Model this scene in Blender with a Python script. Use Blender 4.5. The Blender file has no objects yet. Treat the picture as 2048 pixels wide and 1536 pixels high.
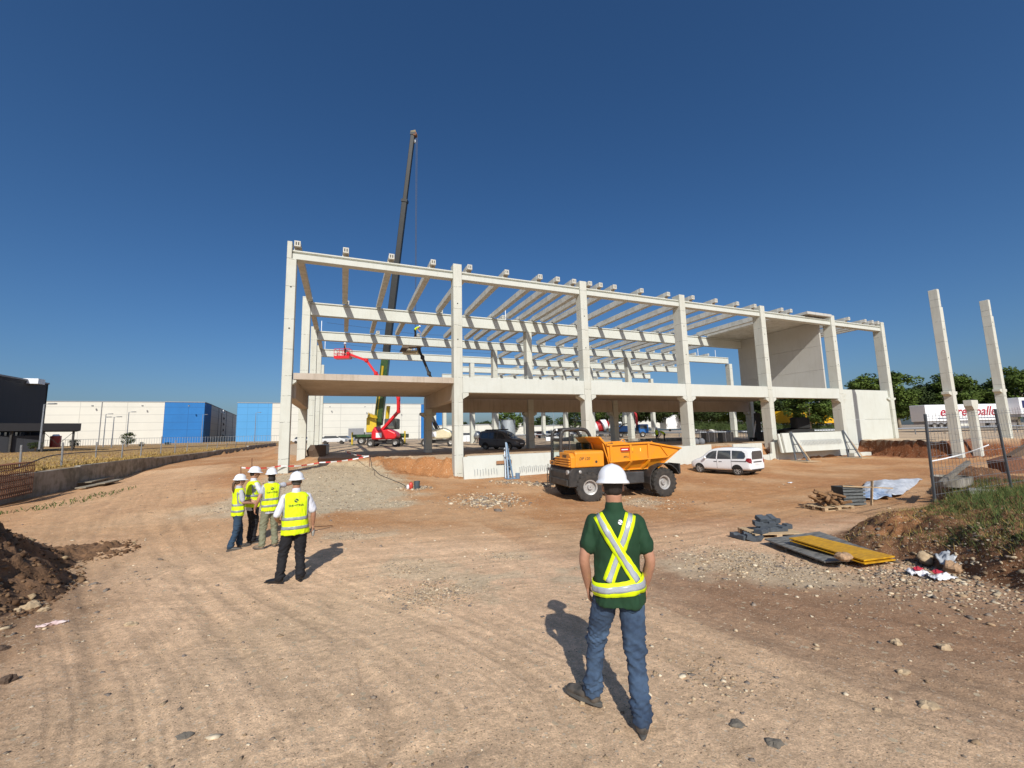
import bpy, bmesh, math, random
import numpy as np
from mathutils import Vector, Matrix, noise as mnoise
from mathutils.bvhtree import BVHTree
random.seed(7); rng = np.random.default_rng(7)
R = math.radians; PI = math.pi
sc = bpy.context.scene; COL = sc.collection

# ------------------------------------------------------------------ camera, sky, sun
F = 822.78; PIT, ROLL, YAW, CZ = .120, -.024, .391, 3.0
_cy, _sy = math.cos(YAW), math.sin(YAW)
FW = Vector((_sy*math.cos(PIT), _cy*math.cos(PIT), math.sin(PIT)))
RT = Vector((_cy, -_sy, 0)); UP = RT.cross(FW)
RR = math.cos(ROLL)*RT + math.sin(ROLL)*UP; UU = -math.sin(ROLL)*RT + math.cos(ROLL)*UP
CAM = Vector((0, 0, CZ))
cam = bpy.data.objects.new('camera', bpy.data.cameras.new('camera')); COL.objects.link(cam)
cam.matrix_world = Matrix(((RR.x, UU.x, -FW.x, 0), (RR.y, UU.y, -FW.y, 0), (RR.z, UU.z, -FW.z, CZ), (0, 0, 0, 1)))
cam.data.sensor_width = 36; cam.data.lens = 36*F/2048; cam.data.clip_start = .05; cam.data.clip_end = 6000
sc.camera = cam
SUN_EL, SUN_AZ = R(36.8), R(197)
W = bpy.data.worlds.new('World'); sc.world = W; W.use_nodes = True
_n = W.node_tree.nodes; _l = W.node_tree.links
sky = _n.new('ShaderNodeTexSky'); sky.sky_type = 'NISHITA'; sky.sun_disc = False
sky.sun_elevation = SUN_EL; sky.sun_rotation = SUN_AZ; sky.altitude = 300; sky.air_density = 1.0; sky.dust_density = 2.4; sky.ozone_density = 7.0
_hs = _n.new('ShaderNodeHueSaturation'); _hs.inputs['Saturation'].default_value = 1.13
_l.new(sky.outputs[0], _hs.inputs['Color']); _l.new(_hs.outputs[0], _n['Background'].inputs[0]); _n['Background'].inputs[1].default_value = .094
sl = bpy.data.lights.new('sun', 'SUN'); sl.energy = 4.6; sl.angle = R(.5); sl.color = (1, .965, .90)
so = bpy.data.objects.new('sun', sl); COL.objects.link(so)
SD = Vector((math.sin(SUN_AZ)*math.cos(SUN_EL), math.cos(SUN_AZ)*math.cos(SUN_EL), math.sin(SUN_EL)))
so.rotation_euler = SD.to_track_quat('Z', 'Y').to_euler()
sc.view_settings.view_transform = 'Standard'; sc.view_settings.look = 'None'
sc.view_settings.exposure = 0.0; sc.view_settings.gamma = 1
sc.cycles.max_bounces = 6

# ------------------------------------------------------------------ pixel -> world helpers (pixels of the 2048 photo)
def ray(x, y): return FW + RR*((x-1024)/F) - UU*((y-768)/F)
def atz(x, y, z):
    d = ray(x, y); return CAM + d*((z-CZ)/d.z)
def atY(x, y, Y):
    d = ray(x, y); return CAM + d*(Y/d.y)
def atD(x, y, D): return CAM + ray(x, y)*D

# ------------------------------------------------------------------ materials
def hexc(h):
    h = h.lstrip('#'); c = [int(h[i:i+2], 16)/255 for i in (0, 2, 4)]
    return tuple(((v+.055)/1.055)**2.4 if v > .04045 else v/12.92 for v in c)
class NT:
    def __init__(s, m): s.t = m.node_tree; s.n = s.t.nodes; s.l = s.t.links
    def add(s, k, **kw):
        o = s.n.new(k)
        for a, b in kw.items():
            if a.startswith('i_'):
                o.inputs[a[2:].replace('_', ' ')].default_value = b
            else: setattr(o, a, b)
        return o
    def ln(s, a, b): s.l.new(a, b)
MATS = {}
def mat(name, col, rough=.6, metal=0, var=.12, vscale=3.0, bump=0., bscale=40., col2=None, stretch=None, spec=.5, coat=0, alpha=None, trans=0, bumpdist=.01):
    if name in MATS: return MATS[name]
    m = bpy.data.materials.new(name); m.use_nodes = True; MATS[name] = m
    t = NT(m); b = t.n['Principled BSDF']
    b.inputs['Roughness'].default_value = rough; b.inputs['Metallic'].default_value = metal
    b.inputs['Specular IOR Level'].default_value = spec; b.inputs['Coat Weight'].default_value = coat
    if trans: b.inputs['Transmission Weight'].default_value = trans
    if alpha is not None: b.inputs['Alpha'].default_value = alpha
    tc = t.add('ShaderNodeTexCoord'); src = tc.outputs['Object']
    if stretch:
        mp = t.add('ShaderNodeMapping'); mp.inputs['Scale'].default_value = stretch; t.ln(src, mp.inputs[0]); src = mp.outputs[0]
    n1 = t.add('ShaderNodeTexNoise', i_Scale=vscale, i_Detail=6., i_Roughness=.62); t.ln(src, n1.inputs['Vector'])
    mx = t.add('ShaderNodeMix', data_type='RGBA')
    c2 = col2 if col2 else tuple(max(0, c*(1-var)) for c in col)
    c1 = col if col2 else tuple(min(1, c*(1+var*.6)) for c in col)
    mr = t.add('ShaderNodeMapRange'); mr.inputs['From Min'].default_value = .32; mr.inputs['From Max'].default_value = .68
    t.ln(n1.outputs[0], mr.inputs[0]); t.ln(mr.outputs[0], mx.inputs[0])
    mx.inputs[6].default_value = (*c1, 1); mx.inputs[7].default_value = (*c2, 1)
    t.ln(mx.outputs[2], b.inputs['Base Color'])
    if bump:
        n2 = t.add('ShaderNodeTexNoise', i_Scale=bscale, i_Detail=4.); t.ln(src, n2.inputs['Vector'])
        bp = t.add('ShaderNodeBump', i_Strength=bump, i_Distance=bumpdist); t.ln(n2.outputs[0], bp.inputs['Height']); t.ln(bp.outputs[0], b.inputs['Normal'])
    return m
def concrete(name, base, marks=False, stain=.25, mould=0., joint=None):
    """precast concrete: mottling, drips, and (on columns) the thin crayon lines of the storage marks"""
    m = bpy.data.materials.new(name); m.use_nodes = True; MATS[name] = m
    t = NT(m); b = t.n['Principled BSDF']; b.inputs['Roughness'].default_value = .85; b.inputs['Specular IOR Level'].default_value = .25
    tc = t.add('ShaderNodeTexCoord'); O = tc.outputs['Object']
    big = t.add('ShaderNodeTexNoise', i_Scale=.55, i_Detail=7., i_Roughness=.65); t.ln(O, big.inputs['Vector'])
    mp = t.add('ShaderNodeMapping'); mp.inputs['Scale'].default_value = (4, 4, .35); t.ln(O, mp.inputs[0])
    drip = t.add('ShaderNodeTexNoise', i_Scale=1.3, i_Detail=5.); t.ln(mp.outputs[0], drip.inputs['Vector'])
    fine = t.add('ShaderNodeTexNoise', i_Scale=18., i_Detail=5., i_Roughness=.7); t.ln(O, fine.inputs['Vector'])
    def ramp(src, lo, hi):
        r = t.add('ShaderNodeMapRange'); r.inputs['From Min'].default_value = lo; r.inputs['From Max'].default_value = hi; t.ln(src, r.inputs[0]); return r.outputs[0]
    def mul(colsock, fac, c):
        x = t.add('ShaderNodeMix', data_type='RGBA', blend_type='MULTIPLY'); t.ln(fac, x.inputs[0])
        if isinstance(colsock, tuple): x.inputs[6].default_value = (*colsock, 1)
        else: t.ln(colsock, x.inputs[6])
        x.inputs[7].default_value = (*c, 1); return x.outputs[2]
    c = mul(base, ramp(big.outputs[0], .42, .75), (1-stain*.6, 1-stain*.7, 1-stain*.9))
    c = mul(c, ramp(drip.outputs[0], .52, .8), (1-stain*.7, 1-stain*.75, 1-stain*.85))
    c = mul(c, ramp(fine.outputs[0], .5, .85), (.86, .86, .86))
    if mould: 
        n = t.add('ShaderNodeTexNoise', i_Scale=2.2, i_Detail=8.); t.ln(O, n.inputs['Vector']); c = mul(c, ramp(n.outputs[0], .45, .62), (1-mould, 1-mould, 1-mould*1.1))
    if marks:
        sp = t.add('ShaderNodeSeparateXYZ'); t.ln(O, sp.inputs[0])
        oi = t.add('ShaderNodeObjectInfo')
        wv = t.add('ShaderNodeMath', operation='MULTIPLY_ADD'); t.ln(oi.outputs['Random'], wv.inputs[0]); wv.inputs[1].default_value = 37.; t.ln(sp.outputs[2], wv.inputs[2])
        # slight tilt so the lines are hand drawn
        nz = t.add('ShaderNodeTexNoise', i_Scale=3.); t.ln(O, nz.inputs['Vector'])
        w2 = t.add('ShaderNodeMath', operation='MULTIPLY_ADD'); t.ln(nz.outputs[0], w2.inputs[0]); w2.inputs[1].default_value = .12; t.ln(wv.outputs[0], w2.inputs[2])
        vo = t.add('ShaderNodeTexVoronoi', voronoi_dimensions='1D', feature='DISTANCE_TO_EDGE', i_Scale=.62); t.ln(w2.outputs[0], vo.inputs['W'])
        lt = t.add('ShaderNodeMath', operation='LESS_THAN'); t.ln(vo.outputs['Distance'], lt.inputs[0]); lt.inputs[1].default_value = .0085
        br = t.add('ShaderNodeTexNoise', i_Scale=9., i_Detail=2.); t.ln(O, br.inputs['Vector'])
        gt = t.add('ShaderNodeMath', operation='GREATER_THAN'); t.ln(br.outputs[0], gt.inputs[0]); gt.inputs[1].default_value = .46
        an = t.add('ShaderNodeMath', operation='MULTIPLY'); t.ln(lt.outputs[0], an.inputs[0]); t.ln(gt.outputs[0], an.inputs[1])
        a2 = t.add('ShaderNodeMath', operation='MULTIPLY'); t.ln(an.outputs[0], a2.inputs[0]); a2.inputs[1].default_value = .8
        c = mul(c, a2.outputs[0], (.22, .22, .22))
    t.ln(c, b.inputs['Base Color'])
    bp = t.add('ShaderNodeBump', i_Strength=.25, i_Distance=.01); t.ln(fine.outputs[0], bp.inputs['Height']); t.ln(bp.outputs[0], b.inputs['Normal'])
    return m
def emission_free_glass(name, tint=(.05, .06, .07), rough=.06):
    return mat(name, tint, rough=rough, spec=.9, var=.05, coat=.3)

# ------------------------------------------------------------------ mesh builder
class MB:
    def __init__(s): s.v = []; s.f = []
    def add(s, vs, fs):
        k = len(s.v); s.v += [tuple(v) for v in vs]; s.f += [tuple(i+k for i in f) for f in fs]; return s
    def box(s, c, d, rz=0, M=None):
        x, y, z = d[0]/2, d[1]/2, d[2]/2
        vs = [Vector((a*x, b*y, e*z)) for a in (-1, 1) for b in (-1, 1) for e in (-1, 1)]
        if rz: q = Matrix.Rotation(rz, 3, 'Z'); vs = [q @ v for v in vs]
        if M: vs = [M @ v for v in vs]
        vs = [v+Vector(c) for v in vs]
        return s.add(vs, [(0, 1, 3, 2), (4, 6, 7, 5), (0, 4, 5, 1), (2, 3, 7, 6), (0, 2, 6, 4), (1, 5, 7, 3)])
    def bb(s, x0, x1, y0, y1, z0, z1): return s.box(((x0+x1)/2, (y0+y1)/2, (z0+z1)/2), (x1-x0, y1-y0, z1-z0))
    def bar(s, p, q, w, h=None, up=(0, 0, 1)):
        h = h or w; p = Vector(p); q = Vector(q); d = (q-p)
        if d.length < 1e-6: return s
        d.normalize(); u = Vector(up)
        if abs(d.dot(u)) > .98: u = Vector((1, 0, 0))
        a = d.cross(u).normalized(); b = a.cross(d)
        vs = [o + a*(i*w/2) + b*(j*h/2) for o in (p, q) for i, j in ((-1, -1), (1, -1), (1, 1), (-1, 1))]
        return s.add(vs, [(3, 2, 1, 0), (4, 5, 6, 7), (0, 1, 5, 4), (1, 2, 6, 5), (2, 3, 7, 6), (3, 0, 4, 7)])
    def tube(s, pts, rad, n=8, cap=True, closed=False):
        pts = [Vector(p) for p in pts]; m = len(pts)
        rad = rad if isinstance(rad, (list, tuple)) else [rad]*m
        t0 = (pts[1]-pts[0]).normalized(); u = Vector((0, 0, 1)) if abs(t0.z) < .9 else Vector((1, 0, 0))
        a = t0.cross(u).normalized(); vs = []; 
        for i in range(m):
            if closed: t = (pts[(i+1) % m]-pts[i-1])
            else: t = pts[min(i+1, m-1)]-pts[max(i-1, 0)]
            t.normalize(); a = (a - t*a.dot(t)).normalized(); b = t.cross(a)
            r = rad[i]; rx, ry = (r if isinstance(r, tuple) else (r, r))
            for k in range(n):
                an = 2*PI*k/n; vs.append(pts[i] + a*(math.cos(an)*rx) + b*(math.sin(an)*ry))
        fs = []
        for i in range(m if closed else m-1):
            j = (i+1) % m
            for k in range(n): fs.append((i*n+k, i*n+(k+1) % n, j*n+(k+1) % n, j*n+k))
        if cap and not closed: fs.append(tuple(range(n-1, -1, -1))); fs.append(tuple((m-1)*n+k for k in range(n)))
        return s.add(vs, fs)
    def cyl(s, p, q, r0, r1=None, n=16): return s.tube([p, q], [r0, r1 if r1 is not None else r0], n)
    def lathe(s, prof, n=24, M=None, c=(0, 0, 0), axis='Z', caps=True):
        vs = []; c = Vector(c)
        for r, h in prof:
            for k in range(n):
                a = 2*PI*k/n; x, y = r*math.cos(a), r*math.sin(a)
                v = Vector((x, y, h)) if axis == 'Z' else (Vector((x, h, y)) if axis == 'Y' else Vector((h, x, y)))
                if M: v = M @ v
                vs.append(v+c)
        m = len(prof); fs = [(i*n+k, i*n+(k+1) % n, (i+1)*n+(k+1) % n, (i+1)*n+k) for i in range(m-1) for k in range(n)]
        if caps and prof[0][0] > 1e-5: fs.append(tuple(range(n-1, -1, -1)))
        if caps and prof[-1][0] > 1e-5: fs.append(tuple((m-1)*n+k for k in range(n)))
        return s.add(vs, fs)
    def prism(s, poly, a, b, axis='X'):
        """poly: 2-D outline; extruded from a to b along axis. axis X: (y,z); Y: (x,z); Z: (x,y)"""
        def P(u, v, w): return {'X': (w, u, v), 'Y': (u, w, v), 'Z': (u, v, w)}[axis]
        n = len(poly); vs = [P(u, v, a) for u, v in poly]+[P(u, v, b) for u, v in poly]
        fs = [(i, (i+1) % n, n+(i+1) % n, n+i) for i in range(n)]+[tuple(range(n-1, -1, -1)), tuple(range(n, 2*n))]
        return s.add(vs, fs)
    def ball(s, c, r, n=12, m=8, M=None):
        r = r if isinstance(r, (tuple, list)) else (r, r, r); vs = [Vector((0, 0, -r[2]))]
        for i in range(1, m):
            t = -PI/2+PI*i/m
            for k in range(n):
                a = 2*PI*k/n; vs.append(Vector((r[0]*math.cos(t)*math.cos(a), r[1]*math.cos(t)*math.sin(a), r[2]*math.sin(t))))
        vs.append(Vector((0, 0, r[2]))); L = len(vs)-1
        fs = [(0, 1+(k+1) % n, 1+k) for k in range(n)]
        fs += [(1+i*n+k, 1+i*n+(k+1) % n, 1+(i+1)*n+(k+1) % n, 1+(i+1)*n+k) for i in range(m-2) for k in range(n)]
        fs += [(L, 1+(m-2)*n+k, 1+(m-2)*n+(k+1) % n) for k in range(n)]
        if M: vs = [M @ v for v in vs]
        return s.add([v+Vector(c) for v in vs], fs)
    def xf(s, M): s.v = [tuple(M @ Vector(v)) for v in s.v]; return s
    def mesh(s, name):
        me = bpy.data.meshes.new(name); me.from_pydata([tuple(v) for v in s.v], [], s.f)
        bm = bmesh.new(); bm.from_mesh(me); bmesh.ops.recalc_face_normals(bm, faces=bm.faces); bm.to_mesh(me); bm.free()
        return me
    def build(s, name, m, parent=None, bevel=0, smooth=False, segs=1, loc=None):
        me = s.mesh(name)
        if smooth: me.polygons.foreach_set('use_smooth', [True]*len(me.polygons)); 
        o = bpy.data.objects.new(name, me); COL.objects.link(o); me.materials.append(m)
        if smooth == 'auto':
            bm = bmesh.new(); bm.from_mesh(me)
            for e in bm.edges:
                if len(e.link_faces) == 2 and e.calc_face_angle() > R(38): e.smooth = False
            bm.to_mesh(me); bm.free()
        if bevel:
            md = o.modifiers.new('bevel', 'BEVEL'); md.width = bevel; md.segments = segs; md.limit_method = 'ANGLE'; md.angle_limit = R(35)
        if parent: o.parent = parent
        if loc: o.location = loc
        return o
def tag(o, label=None, cat=None, group=None, kind=None):
    if label: o['label'] = label
    if cat: o['category'] = cat
    if group: o['group'] = group
    if kind: o['kind'] = kind
    return o
def empty(name, loc=(0, 0, 0), rz=0, label=None, cat=None, group=None):
    o = bpy.data.objects.new(name, None); COL.objects.link(o); o.location = loc; o.rotation_euler = (0, 0, rz); o.empty_display_size = .2
    return tag(o, label, cat, group)
KIDS = {}
def copy_tree(o, parent=None):
    c = o.copy(); COL.objects.link(c)
    if parent: c.parent = parent
    for ch in [x for x in COL.objects if x.parent == o]: copy_tree(ch, c)
    return c
def text_mesh(s, size, extrude=.004, shear=0, bold=0, align='CENTER'):
    cu = bpy.data.curves.new('txt', 'FONT'); cu.body = s; cu.size = size; cu.extrude = extrude; cu.shear = shear; cu.offset = bold
    cu.align_x = align; cu.align_y = 'CENTER'; cu.resolution_u = 3
    o = bpy.data.objects.new('txt', cu); COL.objects.link(o)
    me = bpy.data.meshes.new_from_object(o.evaluated_get(bpy.context.evaluated_depsgraph_get()))
    bpy.data.objects.remove(o); return me
def text_obj(name, s, size, m, parent, M, **kw):
    me = text_mesh(s, size, **kw); me.transform(M); me.materials.clear(); me.materials.append(m)
    o = bpy.data.objects.new(name, me); COL.objects.link(o); o.parent = parent; return o
def frameM(origin, xaxis, yaxis):
    x = Vector(xaxis).normalized(); y = Vector(yaxis).normalized(); z = x.cross(y)
    return Matrix(((x.x, y.x, z.x, origin[0]), (x.y, y.y, z.y, origin[1]), (x.z, y.z, z.z, origin[2]), (0, 0, 0, 1)))

# ------------------------------------------------------------------ numpy noise
def _hash(i, j, k):
    h = (i*374761393 + j*668265263 + k*2147483647) & 0xffffffff
    h = ((h ^ (h >> 13))*1274126177) & 0xffffffff
    return ((h ^ (h >> 16)) & 0xffff)/65535.0
def vnoise(x, y, seed=0):
    xi = np.floor(x).astype(np.int64); yi = np.floor(y).astype(np.int64); u = x-xi; v = y-yi
    u = u*u*(3-2*u); v = v*v*(3-2*v)
    a = _hash(xi, yi, seed); b = _hash(xi+1, yi, seed); c = _hash(xi, yi+1, seed); d = _hash(xi+1, yi+1, seed)
    return (a*(1-u)+b*u)*(1-v)+(c*(1-u)+d*u)*v - .5
def fbm(x, y, oct=4, seed=0, gain=.5):
    r = 0; a = 1; 
    for o in range(oct): r = r+a*vnoise(x*2**o+o*17.3, y*2**o+o*9.1, seed+o); a *= gain
    return r
def sstep(a, b, x):
    t = np.clip((x-a)/(b-a), 0, 1); return t*t*(3-2*t)
# ------------------------------------------------------------------ terrain
UPZ = 1.45
CP = [(0, 0, 1.2), (-3, 0, 1.25), (3, -1, 1.15), (-1, 2.5, 1.08), (1.9, 2.8, .89), (0, 5, .8), (-.84, 8.4, .59), (-1.46, 10.9, .61), (-2.3, 11.9, .47), (-2, 13, .5),
 (-5, 8, .8), (-8, 14, .6), (-8, 20, .6), (-9, 30, .9), (-10, 40, 1.15), (-12, 60, 1.35), (-12.6, 80, 1.5), (-13, 110, 1.6), (-13.4, 25, .5), (-13.4, 34, .66), (-13.4, 18, .5), (-13, 8, .8), (-10, 0, 1.3),
 (-1.4, 18, .45), (2, 18, .33), (-3.3, 26.5, 1.12), (-3.3, 22, .75), (-6.5, 26, .9), (-6, 36, 1.2), (0, 22, .5), (-20, -10, 1.5), (10, -12, 1.3), (0, -30, 1.5), (30, -20, .8),
 (6.5, 22, .28), (6.5, 26.3, .3), (10, 16, -.05), (14, 15.5, -.07), (14, 19, -.05), (18, 22, .1), (24, 23, -.1), (25, 20, -.12), (22.7, 26, .32), (33.7, 26, .2), (35, 23, -.15), (40, 20, -.1), (45, 24, -.1),
 (47, 20, 0), (47, 17, .1), (52, 16, .1), (60, 10, 0), (80, 10, .3), (8, 12, .12), (5, 8, .38), (5, 13, .2), (4, 4.5, .66), (8, 7, .33), (16, 10, 0), (20, 13, -.05), (30, 12, -.05), (50, 10, 0), (6, 1, .9), (14, -1, 1.2),
 (9.1, 7, .3), (10.9, 7.2, .28), (9.4, 4.7, .45), (8.0, 5.0, .42), (100, -10, .8), (150, 30, 1.0), (-40, 20, 1.5), (-40, 60, 1.7)]
_cp = np.array(CP); _c2 = 1.2**2
_D = np.sqrt(((_cp[:, None, :2]-_cp[None, :, :2])**2).sum(-1)+_c2)
_n0 = len(CP); _A = np.zeros((_n0+1, _n0+1)); _A[:_n0, :_n0] = _D; _A[:_n0, _n0] = 1; _A[_n0, :_n0] = 1
_w = np.linalg.solve(_A, np.append(_cp[:, 2], 0))
def base_h(x, y):
    r = np.full(np.shape(x), _w[-1])
    for (a, b, _), w in zip(CP, _w[:-1]): r = r + w*np.sqrt((x-a)**2+(y-b)**2+_c2)
    return np.clip(r, -.6, 2.2)
PLAT = [(-3.6, 40), (-1.6, 34.2), (2.6, 32.4), (3.9, 30.0), (5.6, 28.4), (6.9, 27.6), (47.2, 27.6), (50.6, 27.1), (50.4, 25.6), (48.9, 21.6), (48.4, 19.2), (50.2, 18.9), (54.5, 19.6), (56.2, 15.6), (70, 13), (120, 6), (400, 40), (400, 500), (-9.5, 500), (-9.5, 75), (-6, 46)]
def seg_d(x, y, a, b):
    ax, ay = a; bx, by = b; dx, dy = bx-ax, by-ay
    t = np.clip(((x-ax)*dx+(y-ay)*dy)/(dx*dx+dy*dy), 0, 1); return np.hypot(x-ax-t*dx, y-ay-t*dy), t
def poly_sd(x, y, P):
    d = np.full(np.shape(x), 1e9); ins = np.zeros(np.shape(x), bool)
    for i in range(len(P)):
        a, b = P[i], P[(i+1) % len(P)]; d = np.minimum(d, seg_d(x, y, a, b)[0])
        c = ((a[1] > y) != (b[1] > y)); 
        with np.errstate(divide='ignore', invalid='ignore'): c &= x < (b[0]-a[0])*(y-a[1])/(b[1]-a[1]+1e-12)+a[0]
        ins ^= c
    return np.where(ins, -d, d)
BANK = [(10.1, 6.3), (9.75, 5.5), (9.7, 4.4), (9.0, 3.3), (8.2, 2.2), (8.6, 0), (12, -3), (30, -6), (34, 2), (22, 4.6), (34, 13), (24, 10.2), (19.5, 8.2), (16.2, 7.0), (14.5, 7.0), (12.0, 6.9)]
# wheel tracks over the yard: (polyline of world points, half gauge, strength)
def _pp(l, z): return [tuple(atz(x, y, z)[:2]) for x, y in l]
TRK = [(_pp([(760, 925), (640, 935), (500, 955), (360, 975), (300, 1010), (290, 1080), (340, 1170), (430, 1310), (500, 1560)], .7), .95, 1.0),
       (_pp([(480, 930), (400, 960), (330, 990), (270, 1030), (255, 1090), (240, 1170), (230, 1300), (240, 1560)], .75), .9, .9),
       (_pp([(1700, 950), (1400, 1010), (1000, 1050), (700, 1100), (480, 1200), (330, 1330), (250, 1560)], .45), .95, .6),
       (_pp([(1900, 930), (1600, 990), (1350, 1060), (1100, 1110), (900, 1250), (860, 1500)], .4), .9, .5),
       (_pp([(1250, 1200), (1500, 1290), (1800, 1410), (2200, 1560)], .75), .35, 1.1),
       (_pp([(1330, 1130), (1480, 1230), (1700, 1330), (2048, 1470)], .7), .3, .8),
       (_pp([(1750, 960), (1500, 1000), (1300, 1030)], 0), .9, .7), (_pp([(1950, 940), (1700, 975), (1450, 1050), (1300, 1090)], 0), .9, .6)]
def smooth_poly(P, n=8):
    out = []
    for i in range(len(P)-1):
        p0 = P[max(i-1, 0)]; p1 = P[i]; p2 = P[i+1]; p3 = P[min(i+2, len(P)-1)]
        for k in range(n):
            t = k/n; out.append(tuple(.5*((2*b)+(-a+c)*t+(2*a-5*b+4*c-d)*t*t+(-a+3*b-3*c+d)*t**3) for a, b, c, d in zip(p0, p1, p2, p3)))
    out.append(P[-1]); return out
TRK += [(_pp([(700, 985), (520, 1010), (400, 1060), (350, 1140), (400, 1300), (380, 1560)], .6), .9, .75), (_pp([(560, 915), (470, 935), (380, 965), (235, 1010), (215, 1060), (235, 1130), (330, 1260)], .75), .88, .8),
        (_pp([(1100, 1075), (900, 1090), (640, 1150), (520, 1250), (560, 1540)], .5), .9, .5), (_pp([(1180, 1190), (1200, 1290), (1235, 1420), (1240, 1560)], .9), .18, .5),
        (_pp([(1500, 1180), (1750, 1260), (2100, 1370)], .6), .3, .7), (_pp([(1250, 1290), (1450, 1400), (1640, 1560)], .85), .3, .6), (_pp([(600, 1290), (700, 1200), (860, 1110), (1150, 1050), (1500, 1020)], .5), .9, .5)]
TRK = [(smooth_poly(p, 6), g, s) for p, g, s in TRK]
def track_field(x, y):
    """strength of wheel ruts and the lateral / along coordinates"""
    if x.ndim == 1 and x.size > 5000:
        s_ = (x*x+y*y < 45**2) & (y > -3); o = [np.zeros(x.shape), np.zeros(x.shape), np.zeros(x.shape), np.full(x.shape, 1e9)]
        for o_, v in zip(o, track_field(x[s_][None], y[s_][None])): o_[s_] = v[0]
        return o
    rut = np.zeros(x.shape); lat = np.zeros(x.shape); alo = np.zeros(x.shape); best = np.full(x.shape, 1e9)
    for P, g, st in TRK:
        dm = np.full(x.shape, 1e9); L = 0; al = np.zeros(x.shape)
        for a, b in zip(P[:-1], P[1:]):
            d, t = seg_d(x, y, a, b); sl_ = math.hypot(b[0]-a[0], b[1]-a[1]); m = d < dm
            dm = np.where(m, d, dm); al = np.where(m, L+t*sl_, al); L += sl_
        wd = .13; dg_ = dm-g; r = np.exp(-(dg_/wd)**2)*st; rut = np.maximum(rut, r)
        m = dm < best; lat = np.where(m, dm, lat); alo = np.where(m, al, alo); best = np.minimum(best, dm)
    return rut, lat, alo, best
FLOW = [(_pp([(640, 900), (500, 915), (400, 935), (300, 965), (250, 1005), (245, 1060), (300, 1130), (400, 1230), (520, 1360), (640, 1560)], .7), 3.2, 41),
        (_pp([(2100, 925), (1700, 965), (1350, 1045), (1000, 1090), (700, 1130), (450, 1170)], .35), 3.0, 53), (_pp([(1120, 1180), (1400, 1270), (1700, 1370), (2200, 1530)], .8), 1.3, 67)]
FLOW = [(smooth_poly(p, 5), w, s) for p, w, s in FLOW]
def flow_field(x, y):
    """fine parallel streaks left by many passes of wheels along three lanes"""
    if x.ndim == 1 and x.size > 5000:
        s_ = (x*x+y*y < 40**2) & (y > -2); o = [np.zeros(x.shape), np.zeros(x.shape)]
        for o_, v in zip(o, flow_field(x[s_][None], y[s_][None])): o_[s_] = v[0]
        return o
    tot = np.zeros(x.shape); lane = np.zeros(x.shape)
    for P, w, sd in FLOW:
        dm = np.full(x.shape, 1e9); L = 0; al = np.zeros(x.shape); sg = np.ones(x.shape)
        for a, b in zip(P[:-1], P[1:]):
            d, t = seg_d(x, y, a, b); l_ = math.hypot(b[0]-a[0], b[1]-a[1]); m = d < dm; dm = np.where(m, d, dm); al = np.where(m, L+t*l_, al); L += l_
            sg = np.where(m, np.sign((b[0]-a[0])*(y-a[1])-(b[1]-a[1])*(x-a[0])), sg)
        u = dm*sg+.12*vnoise(al*.25, u0:=al*0, sd); k = np.exp(-(dm/w)**4)
        tot = tot+k*(.5*vnoise(u*4.2, al*.06, sd)+.8*vnoise(u*13, al*.10, sd+1)+.9*vnoise(u*28, al*.2, sd+2)); lane = np.maximum(lane, k)
    return tot, lane
def ground_h(x, y, detail=True):
    x = np.asarray(x, float); y = np.asarray(y, float)
    h = base_h(x, y)
    sd = poly_sd(x, y, PLAT)
    up = UPZ + .012*np.clip(y-30, 0, 40)
    edge = .12*fbm(x*.9, y*.9, 3, 5)
    sl_ = np.where(x < 5.0, .34+.9*sstep(2.2, 5.0, x), 1.25); sl_ = np.where(x > 46, 2.6, sl_)
    p = up - np.clip(sd+edge*np.where(x < 3, .2, 1)*(sd > -1), 0, 99)*sl_
    h = np.maximum(h, p); 
    h = np.where(x < -13.4, np.where(x < -13.55, 1.72+.004*np.clip(y-20, 0, 150)+.25*sstep(-14, -40, x), h), h)
    b = poly_sd(x, y, BANK)+.22*fbm(x*1.3, y*1.3, 3, 11)
    bt = .98+.42*sstep(6.3, 2.8, y)+.12*fbm(x*.6, y*.6, 3, 12)
    bk = bt - .95*np.exp(-np.clip(-b, 0, 9)/.55)
    h = np.where(b < 0, np.maximum(h, bk), h) 
    h = h + np.where(b < 0.1, (.16*fbm(x*4, y*4, 4, 33, .6)+.10*fbm(x*1.6, y*1.6, 3, 34))*sstep(.1, -.5, b), 0) - .38*np.exp(-((x-10.75)/.38)**2-((y-5.35)/.5)**2)*(b < .3)
    if detail:
        r = np.hypot(x, y)
        yard = 1-sstep(-.5, .5, -sd)
        fl, lane = flow_field(x, y) if x.size > 50 else (0*x, 0*x); h = h + .009*fl
        h = h + .05*fbm(x*.45, y*.45, 3, 1) + (1-.6*lane)*.015*fbm(x*2.3, y*2.3, 4, 2)*np.clip(1.4-r/60, 0, 1) + .006*fbm(x*9, y*9, 3, 3)*(r < 14)
        slope = (np.abs(sd) < 1.6)*(x > 2.2)
        h = h + slope*.22*fbm(x*2.6, y*2.6, 5, 7, .6)
        rut, lat, alo, best = track_field(x, y)
        h = h - .036*rut*(.6+.8*vnoise(alo*1.1, lat*2, 4)) + .016*np.exp(-((lat-.55)/.12)**2)*np.clip(rut.max() if rut.size else 0, 0, 1)*0
    return h
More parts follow.
